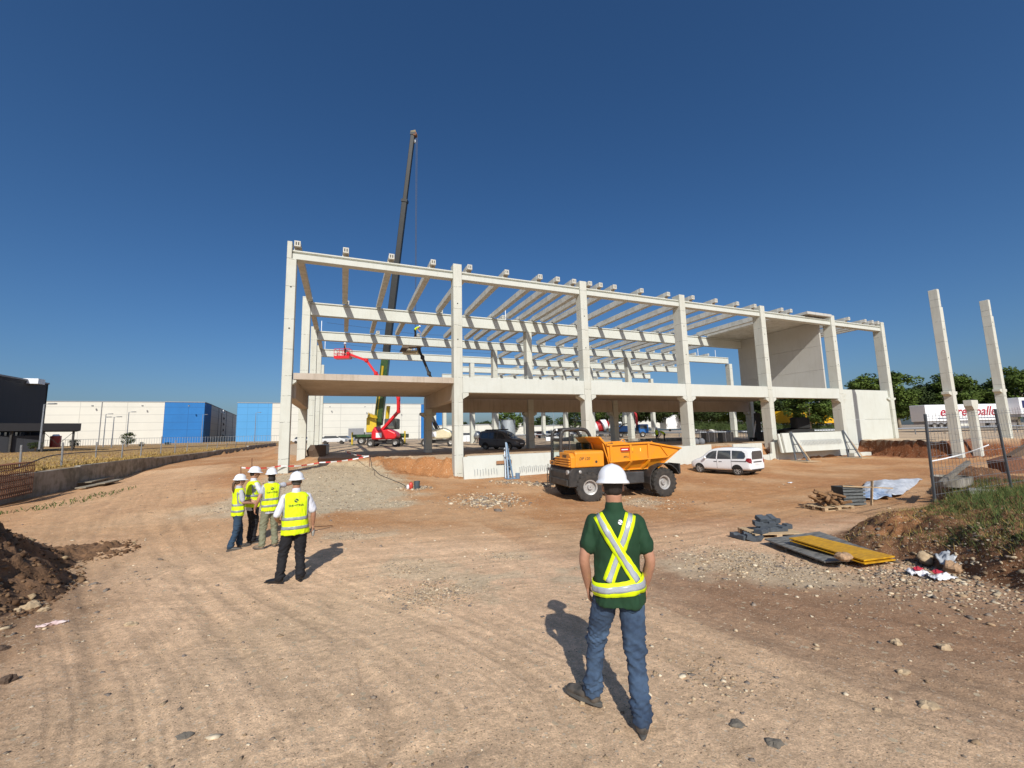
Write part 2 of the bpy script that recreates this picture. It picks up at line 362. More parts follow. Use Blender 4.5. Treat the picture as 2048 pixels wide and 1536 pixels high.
def gz(x, y):
    """height of the ground sheet under a point, read from its polar grid"""
    r = math.hypot(x, y); a = math.atan2(x, y)-YAW
    while a < th0[0]: a += 2*PI
    i = min(max(int(np.searchsorted(rr, r))-1, 1), len(rr)-2); j = min(int(np.searchsorted(th0, a))-1, len(th0)-1); j = max(j, 0); k = (j+1) % len(th0)
    fr_ = min(max((r-rr[i])/(rr[i+1]-rr[i]), 0), 1); t1 = th0[k] if k else th0[0]+2*PI; ft = (a-th0[j])/(t1-th0[j])
    g = lambda p, q: GZ[1+(p-1)*len(th0)+q]
    return float((g(i, j)*(1-ft)+g(i, k)*ft)*(1-fr_)+(g(i+1, j)*(1-ft)+g(i+1, k)*ft)*fr_)
rr = np.concatenate([[.0], np.exp(np.concatenate([np.linspace(math.log(.7), math.log(2), 60)[:-1], np.linspace(math.log(2), math.log(15), 340)[:-1], np.linspace(math.log(15), math.log(60), 150)[:-1], np.linspace(math.log(60), math.log(1500), 70)]))])
th = np.concatenate([np.linspace(-75, 75, 730), np.linspace(75, 285, 72)[1:-1]])
th0 = np.radians(th); th = th0 + YAW
TH, RRg = np.meshgrid(th, rr[1:]); GX = RRg*np.sin(TH); GY = RRg*np.cos(TH)
GX = np.append([0.], GX.ravel()); GY = np.append([0.], GY.ravel())
GZ = ground_h(GX, GY)
nr, nt = len(rr)-1, len(th)
idx = 1+np.arange(nr*nt).reshape(nr, nt); nx = np.roll(idx, -1, axis=1)
quads = np.stack([idx[:-1], idx[1:], nx[1:], nx[:-1]], -1).reshape(-1, 4)
tris = np.stack([np.zeros(nt, int), idx[0], nx[0]], -1)
gm = bpy.data.meshes.new('ground')
co = np.stack([GX, GY, GZ], -1)
nl = quads.size+tris.size
gm.vertices.add(len(co)); gm.vertices.foreach_set('co', co.ravel())
gm.loops.add(nl); gm.loops.foreach_set('vertex_index', np.concatenate([quads.ravel(), tris.ravel()]))
gm.polygons.add(len(quads)+len(tris))
gm.polygons.foreach_set('loop_start', np.concatenate([np.arange(len(quads))*4, len(quads)*4+np.arange(len(tris))*3]))
gm.update(calc_edges=True); gm.validate()
gm.polygons.foreach_set('use_smooth', np.ones(len(gm.polygons), bool))
# soil colours (pigment of the earth, plus shade painted into the weedy bank's face)
def lerp(a, b, t): return a+(b-a)*t[:, None]
TAN = np.array(hexc('#dab592')); ORG = np.array(hexc('#b5865b')); RED = np.array(hexc('#a27049')); GREY = np.array(hexc('#bcab8e')); PALE = np.array(hexc('#dfc19b')); BRN = np.array(hexc('#7a583e'))
def soil(x, y):
    n1 = fbm(x*.35, y*.35, 4, 21)+.0; n2 = fbm(x*1.4, y*1.4, 4, 22); n3 = fbm(x*.12, y*.12, 3, 23)
    r = np.hypot(x, y)
    c = np.tile(TAN, (len(x), 1)); c = lerp(c, ORG, sstep(7.5, 14, y+n1*4+.2*x))
    c = lerp(c, PALE, np.clip(sstep(-.05, .4, n1)*.5*(1-.5*sstep(8, 16, r)), 0, 1)); c = lerp(c, RED, np.clip(sstep(.05, .4, -n1+.3*n2)*.55*sstep(10, 16, r), 0, 1))
    c = lerp(c, BRN*1.15, sstep(.3, 3.6, x-.32*y+n1*1.6+.4*n2)*sstep(12, 7, r)*.72)                      # dark earth at the right
    lf = sstep(.9, 3.4, -x-.22*y+.8+n1*1.6+.4*n2)*sstep(14, 9, r); c = lerp(c, BRN*1.1, lf*.85)          # dark earth at the left
    c = lerp(c, np.array(hexc('#dcbc99')), sstep(7, 3, r)*.8)                                                     # compacted grey tan lane near by
    # gravel ramp
    g = poly_sd(x, y, [(-5.2, 17.5), (-.5, 15.3), (2.4, 16.6), (3.2, 20), (3.4, 24), (3.3, 30), (1, 33), (-2.2, 33), (-3.2, 27), (-4.0, 22)])
    c = lerp(c, GREY, sstep(.6, -.9, g+n2*1.4))
    for gx, gy, gr in ((1.35, 6.6, .8), (1.2, 8.3, .5), (3.2, 8.6, .5), (.2, 11.5, .8), (7.2, 5.9, 1.9), (3.4, 6.8, .6), (12.4, 14.6, 1.6), (1.6, 7.4, .6)):
        c = lerp(c, np.array(hexc('#c2ae90')), sstep(gr, gr*.3, np.hypot(x-gx, (y-gy)*1.1)+n2*1.6)*.8)
    rut, lat, alo, best = track_field(x, y)
    c = c*(1-.20*rut*(.6+vnoise(alo*2, lat*4, 9)))[:, None]; fl, lane = flow_field(x, y); c = lerp(c, np.array(hexc('#dcba94')), lane*.42*(x < 4)*(1-lf*.6)); c = c*(1+.15*fl)[:, None]
    sd = poly_sd(x, y, PLAT); ins = sstep(.2, -.6, sd)
    c = lerp(c, np.array(hexc('#bfa98d')), ins*(.9))
    bank = ((sd > -.2) & (sd < 1.6) & (x > 2.6)); c = lerp(c, np.array(hexc('#9b6a41')), np.where(bank, .8, 0)); c = lerp(c, np.array(hexc('#76452a')), np.where(bank & (x > 46), .9, 0))
    b = poly_sd(x, y, BANK)+.3*n2; c = lerp(c, np.array(hexc('#6e4a30')), sstep(.3, -.2, b)*.9); c = lerp(c, np.array(hexc('#a27048')), sstep(-.7, -1.3, b)*sstep(R(70), R(62), np.arctan2(x, y))*.8)  # shade of the hollow painted into the bank face; bare crest lighter
    c = lerp(c, np.array(hexc('#9a7f52')), np.where(x < -13.4, 1., 0)*(.75+.5*n1)); 
    c = lerp(c, np.array(hexc('#8f8a80')), np.where(r > 130, 1., 0)*(x > -13)*.7)
    return np.clip(c, .005, 1)
ca = gm.color_attributes.new('soil', 'FLOAT_COLOR', 'POINT')
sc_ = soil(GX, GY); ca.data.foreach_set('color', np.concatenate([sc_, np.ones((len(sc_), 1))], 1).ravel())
gmat = bpy.data.materials.new('earth'); gmat.use_nodes = True; t = NT(gmat); b = t.n['Principled BSDF']
b.inputs['Roughness'].default_value = .95; b.inputs['Specular IOR Level'].default_value = .15
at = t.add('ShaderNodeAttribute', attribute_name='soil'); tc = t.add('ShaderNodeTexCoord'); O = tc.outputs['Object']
def _noise(s, d=6., r=.6):
    n = t.add('ShaderNodeTexNoise', i_Scale=s, i_Detail=d, i_Roughness=r); t.ln(O, n.inputs['Vector']); return n.outputs[0]
def _mr(src, a, b_, c, d):
    m = t.add('ShaderNodeMapRange'); 
    for k, v in zip(('From Min', 'From Max', 'To Min', 'To Max'), (a, b_, c, d)): m.inputs[k].default_value = v
    t.ln(src, m.inputs[0]); return m.outputs[0]
def _vm(c, s):
    m = t.add('ShaderNodeVectorMath', operation='SCALE'); t.ln(c, m.inputs[0]); t.ln(s, m.inputs['Scale']); return m.outputs[0]
nA = _noise(2.2); nB = _noise(14., 8., .7); nC = _noise(70., 6., .8)
c = _vm(at.outputs['Color'], _mr(nA, .3, .7, .84, 1.14)); c = _vm(c, _mr(nB, .3, .7, .74, 1.24)); c = _vm(c, _mr(nC, .34, .66, .66, 1.40))
def specks(c, scale, thr, colr, seed):
    mp = t.add('ShaderNodeMapping'); mp.inputs['Location'].default_value = (seed, seed*2, 0); t.ln(O, mp.inputs[0])
    v = t.add('ShaderNodeTexVoronoi', i_Scale=scale); t.ln(mp.outputs[0], v.inputs['Vector'])
    s1 = t.add('ShaderNodeMath', operation='LESS_THAN'); t.ln(v.outputs['Distance'], s1.inputs[0]); s1.inputs[1].default_value = .3
    sx = t.add('ShaderNodeSeparateXYZ'); t.ln(v.outputs['Color'], sx.inputs[0])
    s2 = t.add('ShaderNodeMath', operation='GREATER_THAN'); t.ln(sx.outputs[0], s2.inputs[0]); s2.inputs[1].default_value = thr
    mu = t.add('ShaderNodeMath', operation='MULTIPLY'); t.ln(s1.outputs[0], mu.inputs[0]); t.ln(s2.outputs[0], mu.inputs[1])
    m2 = t.add('ShaderNodeMath', operation='MULTIPLY'); t.ln(mu.outputs[0], m2.inputs[0]); m2.inputs[1].default_value = .8
    mx = t.add('ShaderNodeMix', data_type='RGBA'); t.ln(m2.outputs[0], mx.inputs[0]); t.ln(c, mx.inputs[6]); mx.inputs[7].default_value = (*colr, 1); return mx.outputs[2]
c = specks(c, 26, .86, hexc('#cdbba2'), 3.1); c = specks(c, 11, .92, hexc('#c4b294'), 9.7); c = specks(c, 48, .88, hexc('#76604c'), 5.3); c = specks(c, 62, .8, hexc('#d2c0a6'), 1.7)
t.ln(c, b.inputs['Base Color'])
ad = t.add('ShaderNodeMath', operation='MULTIPLY_ADD'); t.ln(nB, ad.inputs[0]); ad.inputs[1].default_value = 2.0; t.ln(nC, ad.inputs[2])
bp = t.add('ShaderNodeBump', i_Strength=.7, i_Distance=.014); t.ln(ad.outputs[0], bp.inputs['Height']); t.ln(bp.outputs[0], b.inputs['Normal'])
gm.materials.append(gmat)
ground = bpy.data.objects.new('ground', gm); COL.objects.link(ground); tag(ground, 'trampled orange tan earth of the building site with wheel tracks and gravel', 'ground', kind='structure')

# ------------------------------------------------------------------ loose stones
def ico():
    g = (1+5**.5)/2; v = np.array([(-1, g, 0), (1, g, 0), (-1, -g, 0), (1, -g, 0), (0, -1, g), (0, 1, g), (0, -1, -g), (0, 1, -g), (g, 0, -1), (g, 0, 1), (-g, 0, -1), (-g, 0, 1)], float)
    v /= np.linalg.norm(v[0]); f = np.array([(0, 11, 5), (0, 5, 1), (0, 1, 7), (0, 7, 10), (0, 10, 11), (1, 5, 9), (5, 11, 4), (11, 10, 2), (10, 7, 6), (7, 1, 8), (3, 9, 4), (3, 4, 2), (3, 2, 6), (3, 6, 8), (3, 8, 9), (4, 9, 5), (2, 4, 11), (6, 2, 10), (8, 6, 7), (9, 8, 1)])
    return v, f
IV, IF = ico()
def stones(name, X, Y, S, Z, cols, label, cat, m, flat=.6):
    n = len(X); v = IV[None]*(1+.28*rng.standard_normal((n, 12, 1)))
    a = rng.uniform(0, 2*PI, n); sc3 = np.stack([S*rng.uniform(.8, 1.5, n), S*rng.uniform(.7, 1.1, n), S*flat*rng.uniform(.6, 1.1, n)], -1)
    v = v*sc3[:, None, :]; tl = rng.uniform(-.4, .4, n); 
    y2 = v[:, :, 1]*np.cos(tl)[:, None]-v[:, :, 2]*np.sin(tl)[:, None]; z2 = v[:, :, 1]*np.sin(tl)[:, None]+v[:, :, 2]*np.cos(tl)[:, None]
    x3 = v[:, :, 0]*np.cos(a)[:, None]-y2*np.sin(a)[:, None]; y3 = v[:, :, 0]*np.sin(a)[:, None]+y2*np.cos(a)[:, None]
    P = np.stack([x3+X[:, None], y3+Y[:, None], z2+(Z+S*flat*.25)[:, None]], -1).reshape(-1, 3)
    Fq = (IF[None]+12*np.arange(n)[:, None, None]).reshape(-1, 3)
    me = bpy.data.meshes.new(name); me.vertices.add(len(P)); me.vertices.foreach_set('co', P.ravel())
    me.loops.add(Fq.size); me.loops.foreach_set('vertex_index', Fq.ravel()); me.polygons.add(len(Fq)); me.polygons.foreach_set('loop_start', np.arange(len(Fq))*3)
    me.update(calc_edges=True)
    ca = me.color_attributes.new('tint', 'FLOAT_COLOR', 'POINT'); cc = np.repeat(cols, 12, 0); ca.data.foreach_set('color', np.concatenate([cc, np.ones((len(cc), 1))], 1).ravel())
    me.materials.append(m); o = bpy.data.objects.new(name, me); COL.objects.link(o); tag(o, label, cat, kind='stuff'); return o
smat = bpy.data.materials.new('stone'); smat.use_nodes = True; t = NT(smat); b = t.n['Principled BSDF']; b.inputs['Roughness'].default_value = .9; b.inputs['Specular IOR Level'].default_value = .2
at = t.add('ShaderNodeAttribute', attribute_name='tint'); tc = t.add('ShaderNodeTexCoord'); nn = t.add('ShaderNodeTexNoise', i_Scale=30., i_Detail=5.); t.ln(tc.outputs['Object'], nn.inputs['Vector'])
mr = t.add('ShaderNodeMapRange'); mr.inputs['To Min'].default_value = .75; mr.inputs['To Max'].default_value = 1.2; mr.inputs['From Min'].default_value = .3; mr.inputs['From Max'].default_value = .7; t.ln(nn.outputs[0], mr.inputs[0])
vm = t.add('ShaderNodeVectorMath', operation='SCALE'); t.ln(at.outputs['Color'], vm.inputs[0]); t.ln(mr.outputs[0], vm.inputs['Scale']); t.ln(vm.outputs[0], b.inputs['Base Color'])
def stone_cols(n, warm=.5):
    pal = np.array([hexc(h) for h in ('#b09a7e', '#c7b394', '#8f8172', '#a08a6e', '#d6c6aa', '#80766c', '#a88e70')]); p = rng.integers(0, 7, n)
    return pal[p]*rng.uniform(.75, 1.1, (n, 1))*(1-.35*warm*(rng.random((n, 1)) < .4))
# scatter over the yard in front
n = 26000; rad = np.exp(rng.uniform(math.log(1.5), math.log(30), n)); an = rng.uniform(-62, 62, n)*PI/180+YAW
X = rad*np.sin(an); Y = rad*np.cos(an); S = np.exp(rng.normal(math.log(.0040), .55, n))*(1+rad*.12)
side = sstep(2.5, 6, X*.8-Y*.15)*(rad < 12)+sstep(2.0, 3.5, -X-.05*Y)*(rad < 12)
keep = rng.random(n) < (.24+side*.6); keep &= (poly_sd(X, Y, PLAT) > -.3) & (X > -13)
X, Y, S = X[keep], Y[keep], S[keep]*(1+.5*side[keep]); S = np.clip(S, .003, .05)
big = rng.random(len(X)) < .012; S[big] *= 2.0
stones('gravel', X, Y, S, ground_h(X, Y), stone_cols(len(X)), 'loose stones and pebbles scattered over the site earth', 'gravel', smat)
PX, PY, PS = [], [], []
for gx, gy, gr, k, s in ((1.35, 6.6, .85, 1300, .010), (1.2, 8.3, .6, 300, .010), (3.2, 8.6, .6, 250, .010), (.2, 11.5, 1.1, 350, .012), (7.4, 6.0, 1.5, 1900, .013), (9.0, 4.2, 1.2, 1000, .018), (8.2, 3.2, 1.2, 400, .015), (12.4, 14.6, 1.6, 600, .02), (6, 17.5, 1.7, 700, .035), (9.2, 22.6, 1.2, 250, .04), (5.5, 16.5, 1.2, 250, .04), (-3.3, 3.4, .7, 260, .010), (10.5, 21.6, .8, 250, .05), (3.1, 3.0, .5, 160, .011), (3.6, 22, .7, 300, .04)):
    PX.append(gx+gr*.5*rng.standard_normal(k)); PY.append(gy+gr*.5*rng.standard_normal(k)); PS.append(np.exp(rng.normal(math.log(s), .42, k)))
k = 5200; px = rng.uniform(-4.5, 3.6, k); py = rng.uniform(15.3, 33, k); m = poly_sd(px, py, [(-4.6, 18), (-.5, 15.8), (2.4, 17), (3.2, 20), (3.4, 24), (3.3, 30), (1, 33), (-2.2, 33), (-3.0, 27), (-3.6, 22)]) < .3
PX.append(px[m]); PY.append(py[m]); PS.append(np.exp(rng.normal(math.log(.02), .35, m.sum())))
X, Y, S = map(np.concatenate, (PX, PY, PS))
stones('rubble', X, Y, S, ground_h(X, Y), stone_cols(len(X), .2)*1.02, 'patches of grey crushed stone and pale rubble on the earth and ramp', 'rubble', smat)
# ------------------------------------------------------------------ precast frame building
CW = concrete('precast_concrete', (.585, .60, .54), stain=.13)
CM = concrete('precast_column_concrete', (.58, .585, .515), marks=True, stain=.20)
CJ = concrete('joist_concrete', (.58, .57, .51), stain=.28, mould=.12)
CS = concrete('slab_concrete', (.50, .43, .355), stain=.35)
DK = mat('dark_recess', (.02, .018, .016), rough=.9)
frame = empty('building_frame', (0, 0, 0), label='white precast concrete frame of a two storey hall under construction', cat='building')
GXS = [-3.3, 6.77, 16.84, 26.9, 37.0, 47.8, 56.9]
def column(x, y, z0, z1, w=.6, d=.8, corb=None, name='column', parent=frame, topnotch=True, seat=None):
    m = MB()
    if seat: m.bb(x, x+w, y, y+d, z0, seat).bb(x, x+w*.5, y+.001, y+d-.001, seat, z1)
    else: m.bb(x, x+w, y, y+d, z0, z1)
    o = m.build(name, CM, parent, bevel=.02)
    return o
def corbel(x, y, zt, w=.6, out=.4, h=.42, lr=(1, 1), depth=.5, name='corbel', parent=frame, fb=0):
    y0, y1 = y+.05, y+.05+depth
    for s, on in ((-1, lr[0]), (1, lr[1])):
        if on:
            xa = x if s < 0 else x+w; MB().prism([(xa-s*.05, zt-h), (xa-s*.05, zt), (xa+s*out, zt), (xa+s*out, zt-h*.45), (xa+s*.02, zt-h)], y0, y1, 'Y').build(name, CM, parent, bevel=.01)
ZT, ZB, ZF, ZFB = 14.72, 14.25, 6.84, 5.80
def fdn(x, y): return gz(x, y)-.5
for i, x in enumerate(GXS):
    if i == 0: column(x, 26.5, .6, ZT, d=.6, w=.52, seat=13.66)
    else: column(x, 26.5, -.4, ZT, d=.9 if i > 2 else .7)
    if 1 <= i <= 5: corbel(x, 26.45, ZFB-.01, lr=(1, 1) if i > 1 else (0, 1), depth=.7)
corbel(GXS[6], 26.5, 6.0, lr=(1, 1), out=.45, h=.35); corbel(GXS[5], 26.5, 6.35, lr=(0, 1), out=.5, h=.35)
corbel(GXS[0], 26.6, 6.42, w=.52, out=.22, h=.3, lr=(0, 1), depth=.5)
rows = {36.8: (0, 5), 46.8: (0, 6), 56.4: (0, 6), 65.0: (2, 6), 74.0: (2, 6), 83.0: (3, 6)}
for y, (a, bq) in rows.items():
    for i, x in enumerate(GXS):
        if y == 36.8:
            z1 = ZT-.05 if i == 0 else (13.2 if i in (2, 4) else 6.6)
            if i == 6: continue
        else:
            if i in (1, 3, 5) or (i == 0 and y > 70): continue
            z1 = ZT-.05 if i == 0 else 13.25
            if y == 65.0 and i == 0: z1 = 13.6
            if y == 83.0 and i < 4: z1 = 11.5
        column(x, y, .8, z1, d=.8)
        if y == 36.8 and i: corbel(x, y+.1, 5.04, lr=(1, 1), depth=.6)
front_prof = lambda y: [(y, 13.68), (y, 14.02), (y+.14, 14.06), (y+.14, 14.13), (y+.02, 14.16), (y+.02, 14.25), (y+.52, 14.25), (y+.52, 13.68)]
row_prof = lambda y: [(y, 13.18), (y, 14.06), (y+.07, 14.08), (y+.07, 14.13), (y-.05, 14.15), (y-.05, 14.25), (y+.55, 14.25), (y+.55, 13.18)]
def rbeam(prof, x0, x1): return MB().prism(prof, x0, x1, 'X').build('roof_beam', CW, frame, bevel=.012)
for i in range(6):
    a, b_ = GXS[i]+.605, GXS[i+1]-.005
    if i == 0: a = GXS[0]+.27
    rbeam(front_prof(26.62), a, b_)
for y, (a, bq) in rows.items():
    for i in range(a, bq):
        x0 = GXS[i]+.605 if i > 0 else GXS[0]+.62
        x1 = GXS[i+1]-.005
        if y > 60 and i == a: x0 = GXS[i]-.1
        pr = row_prof(y+.1) if y < 40 else [(p, q+(.12 if q < 13.3 else 0)) for p, q in row_prof(y+.1)]
        top_col = (i in (2, 4)) or i == 0
        rbeam(pr, x0 if i == a else GXS[i]+.003, x1+(.0 if True else 0)+.005)
# joists: hollow boxes with two slots at the end, resting on the beams
def joist_mesh(L):
    m = MB(); zb, zt_ = 0, .5
    # body trapezoid with dapped ends
    def ring(y, z0, w0=.205, w1=.16): return [(-w0, y, z0), (w0, y, z0), (w1, y, zt_), (-w1, y, zt_)]
    P = ring(0, .16, .19, .15)+ring(.34, .16, .19, .15)+ring(.345, 0)+ring(L-.345, 0)+ring(L-.34, .16, .19, .15)+ring(L, .16, .19, .15)
    fs = []
    for k in range(5): fs += [tuple(k*4+j for j in (0, 1)) + (k*4+5, k*4+4), (k*4+1, k*4+2, k*4+6, k*4+5), (k*4+2, k*4+3, k*4+7, k*4+6), (k*4+3, k*4, k*4+4, k*4+7)]
    fs += [(20, 21, 22, 23)]
    m.add(P, fs)
    # end face with two slots
    xs = [-.17, -.095, -.035, .035, .095, .17]; zs = [.16, .23, .43, .5]
    for i in range(5):
        for j in range(3):
            if j == 1 and i in (1, 3):
                continue
            m.add([(xs[i], 0, zs[j]), (xs[i+1], 0, zs[j]), (xs[i+1], 0, zs[j+1]), (xs[i], 0, zs[j+1])], [(0, 1, 2, 3)])
    for i in (1, 3):
        x0, x1, z0, z1 = xs[i], xs[i+1], zs[1], zs[2]
        m.add([(x0, 0, z0), (x1, 0, z0), (x1, 0, z1), (x0, 0, z1), (x0, .2, z0), (x1, .2, z0), (x1, .2, z1), (x0, .2, z1)], [(0, 1, 5, 4), (1, 2, 6, 5), (2, 3, 7, 6), (3, 0, 4, 7), (4, 5, 6, 7)])
    me = bpy.data.meshes.new('joist'); me.from_pydata([tuple(v) for v in m.v], [], m.f); me.materials.append(CJ); me.update(); return me
J1 = joist_mesh(10.62); J2 = joist_mesh(9.7)
def joist(x, y, me, z=14.26, nm='joist'):
    o = bpy.data.objects.new(nm, me); COL.objects.link(o); o.location = (x, y, z); o.parent = frame; return o
XF = [-2.76, -.07, 2.68, 5.38, 7.93, 10.7, 13.39, 14.87, 16.31, 17.75, 18.74, 20.09, 22.8, 25.63, 28.41, 31.18, 33.92, 36.25, 40.06, 41.4, 50.85, 53.85, 55.2, 56.3]
for x in XF: joist(x, 26.42, J1)
X2 = [-2.76, .1, 2.7, 5.4, 8.3, 10.9, 13.4, 14.6, 16.3, 17.9, 20.2, 23.0, 25.8, 28.5, 31.3, 34.1, 36.3, 37.9, 40.6, 43.4, 45.5]
for x in X2: joist(x, 37.2, J2)
X3 = [-2.76, 3.4, 7.9, 21.4, 24.1, 26.9, 29.3, 31.3, 34.1, 36.6, 39.4, 42.1, 44.9, 47.3, 50.2, 52.9]
for x in X3: joist(x, 47.1, J2)
X4 = [29.6, 32.4, 35, 36.9, 38.6, 41.4, 44.2, 46.9, 49.5, 52.3, 55]
for x in X4: joist(x, 56.7, J2)
X5 = [28.2, 31, 33.8, 36.6, 39.4, 42.2, 45, 47.8, 50.6, 53.4]
for x in X5[:8]: joist(x, 65.3, J2)
for x in X5[1:]: joist(x, 74.3, J2)
# first floor: slab of the first bay, spandrel beams, beams running back
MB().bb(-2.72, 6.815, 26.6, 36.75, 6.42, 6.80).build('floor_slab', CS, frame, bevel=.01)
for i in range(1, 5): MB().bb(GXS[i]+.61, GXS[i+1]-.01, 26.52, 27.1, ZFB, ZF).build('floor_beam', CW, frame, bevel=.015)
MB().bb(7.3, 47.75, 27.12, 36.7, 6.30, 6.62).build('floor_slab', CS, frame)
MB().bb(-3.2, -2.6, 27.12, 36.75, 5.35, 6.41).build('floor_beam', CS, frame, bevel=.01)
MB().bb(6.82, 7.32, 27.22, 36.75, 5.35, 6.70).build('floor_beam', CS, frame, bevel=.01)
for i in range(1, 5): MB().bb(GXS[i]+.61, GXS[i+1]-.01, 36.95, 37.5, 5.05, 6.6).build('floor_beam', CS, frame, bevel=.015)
# upper wall panels at the right end, roof deck over them
CP2 = concrete('panel_concrete', (.50, .49, .45), stain=.12)
for k, (a, c) in enumerate(((6.86, 9.0), (9.015, 11.6), (11.615, 14.2))): MB().bb(47.25, 47.45, 27.5, 37.4, a, c).build('wall_panel', CP2, frame, bevel=.008)
MB().bb(41.75, 47.7, 27.2, 37.1, 14.27, 14.42).build('roof_deck', CJ, frame)
for k in range(3): MB().bb(43.7+k*1.32, 44.98+k*1.32, 26.3, 37, 14.45, 14.72).build('deck_plate', CP2, frame, bevel=.01)
# ground floor wall at the right: two storey high panels
for a, c in ((-.4, 1.0), (1.02, 3.6), (3.62, 6.80)): MB().bb(48.42, 56.88, 26.72, 26.95, a, c).build('wall_panel', CW, frame, bevel=.01)
# small eye for the slab edge: bolts on columns
for i, x in enumerate(GXS):
    for z in (9.4, 11.9): MB().cyl((x+.28, 26.49, z), (x+.28, 26.56, z), .045, n=8).build('socket', DK, frame)

# low precast foundation walls along the front
fw = empty('foundation_wall', (0, 0, 0), label='low white precast foundation wall with stepped notches behind the orange dumper and white car', cat='wall')
for a, c, zt_ in ((17.2, 27.9, 1.62), (30.6, 34.5, 1.35), (34.5, 36.2, .75), (36.2, 39.4, 1.62), (39.4, 41.5, .95)):
    pass
MB().prism([(16.2, -.3), (29.0, -.3), (29.0, 1.68), (16.2, 1.5)], 26.28, 26.46, 'Y').build('wall_panel', CW, fw, bevel=.01)
MB().prism([(29.02, -.3), (36.05, -.3), (36.05, .55), (35.2, .55), (35.2, 1.62), (31.6, 1.62), (31.6, .75), (29.9, .75), (29.9, .9), (29.02, .9)], 26.3, 26.46, 'Y').build('wall_panel', CW, fw, bevel=.01)
MB().prism([(36.07, -.3), (40.6, -.3), (40.6, 1.0), (40.2, 1.0), (40.2, 1.66), (36.4, 1.66), (36.4, .62), (36.07, .62)], 26.27, 26.45, 'Y').build('wall_panel', CW, fw, bevel=.01)
MB().bb(40.62, 48.2, 26.5, 26.7, -.4, .75).build('wall_panel', CW, fw, bevel=.01)

# free standing columns at the right
def fcol(x, y, zt, lab, cz, short=False):
    e = empty('precast_column', (x, y, gz(x+.3, y)), label=lab, cat='column', group='free standing precast columns at the right'); z0 = -.6
    h = zt-e.location.z
    if short:
        MB().bb(-.26, .26, -.26, .26, z0, h-.9).build('shaft', CM, e, bevel=.02)
        MB().prism([(-.26, h-.9), (.26, h-.9), (.56, h-.5), (.56, h), (-.56, h), (-.56, h-.5)], -.27, .27, 'Y').build('capital', CM, e, bevel=.01)
    else:
        MB().bb(-.26, .26, -.31, .31, z0, h-1.6).bb(-.26, .08, -.31, .31, h-1.6, h).build('shaft', CM, e, bevel=.02)
        for s in (-1, 1): MB().prism([(s*.25, cz-.38), (s*.25, cz), (s*.68, cz), (s*.68, cz-.22)], -.25, .25, 'Y').build('corbel', CM, e, bevel=.01)
        for z in (4, 8.5, 11): MB().cyl((-.1, -.32, z), (-.1, -.27, z), .05, n=8).build('socket', DK, e)
    return e
fcol(48.1, 18.3, 14.7, 'tall white column with side corbels nearest the metal mesh fence post', 5.6)
fcol(57.3, 18.3, 14.7, 'tall white column with side corbels furthest to the right of the site', 4.6)
fcol(51.2, 18.2, 4.96, 'short white column with a flared top between the two tall ones', 0, True)
# ------------------------------------------------------------------ paints
def paint(name, h, rough=.35, dirt=.25, **k):
    c = hexc(h); return mat(name, c, rough=rough, var=.06, vscale=2.5, col2=tuple(a*(1-dirt)+b_*dirt for a, b_ in zip(c, hexc('#8a7458'))), coat=.15, **k)
RUB = mat('rubber', (.020, .019, .018), rough=.85, var=.5, vscale=5, col2=(.06, .05, .04), bump=.3, bscale=60)
BLKM = mat('black_metal', (.02, .02, .02), rough=.5, var=.4, vscale=4, col2=(.06, .052, .045))
STEEL = mat('galvanised_steel', (.36, .38, .40), rough=.45, metal=.7, var=.25, vscale=8)
GLASS = emission_free_glass('dark_glass')
CHR = mat('silver', (.46, .46, .45), rough=.38, metal=.25, var=.15, vscale=9, col2=(.38, .35, .31))
RUST = mat('rusty_steel', (.17, .075, .04), rough=.85, var=.4, vscale=12)
WOOD = mat('pale_wood', (.50, .36, .21), rough=.8, var=.35, vscale=6, stretch=(1, 8, 8), bump=.2)
WHT = paint('white_paint', '#e9ebec', dirt=.06, rough=.22)
def clear_glass():
    m = bpy.data.materials.new('cab_glass'); m.use_nodes = True; t = NT(m); b = t.n['Principled BSDF']
    b.inputs['Base Color'].default_value = (.75, .85, .82, 1); b.inputs['Transmission Weight'].default_value = 1; b.inputs['Roughness'].default_value = .02; b.inputs['IOR'].default_value = 1.1
    return m
CGL = clear_glass()

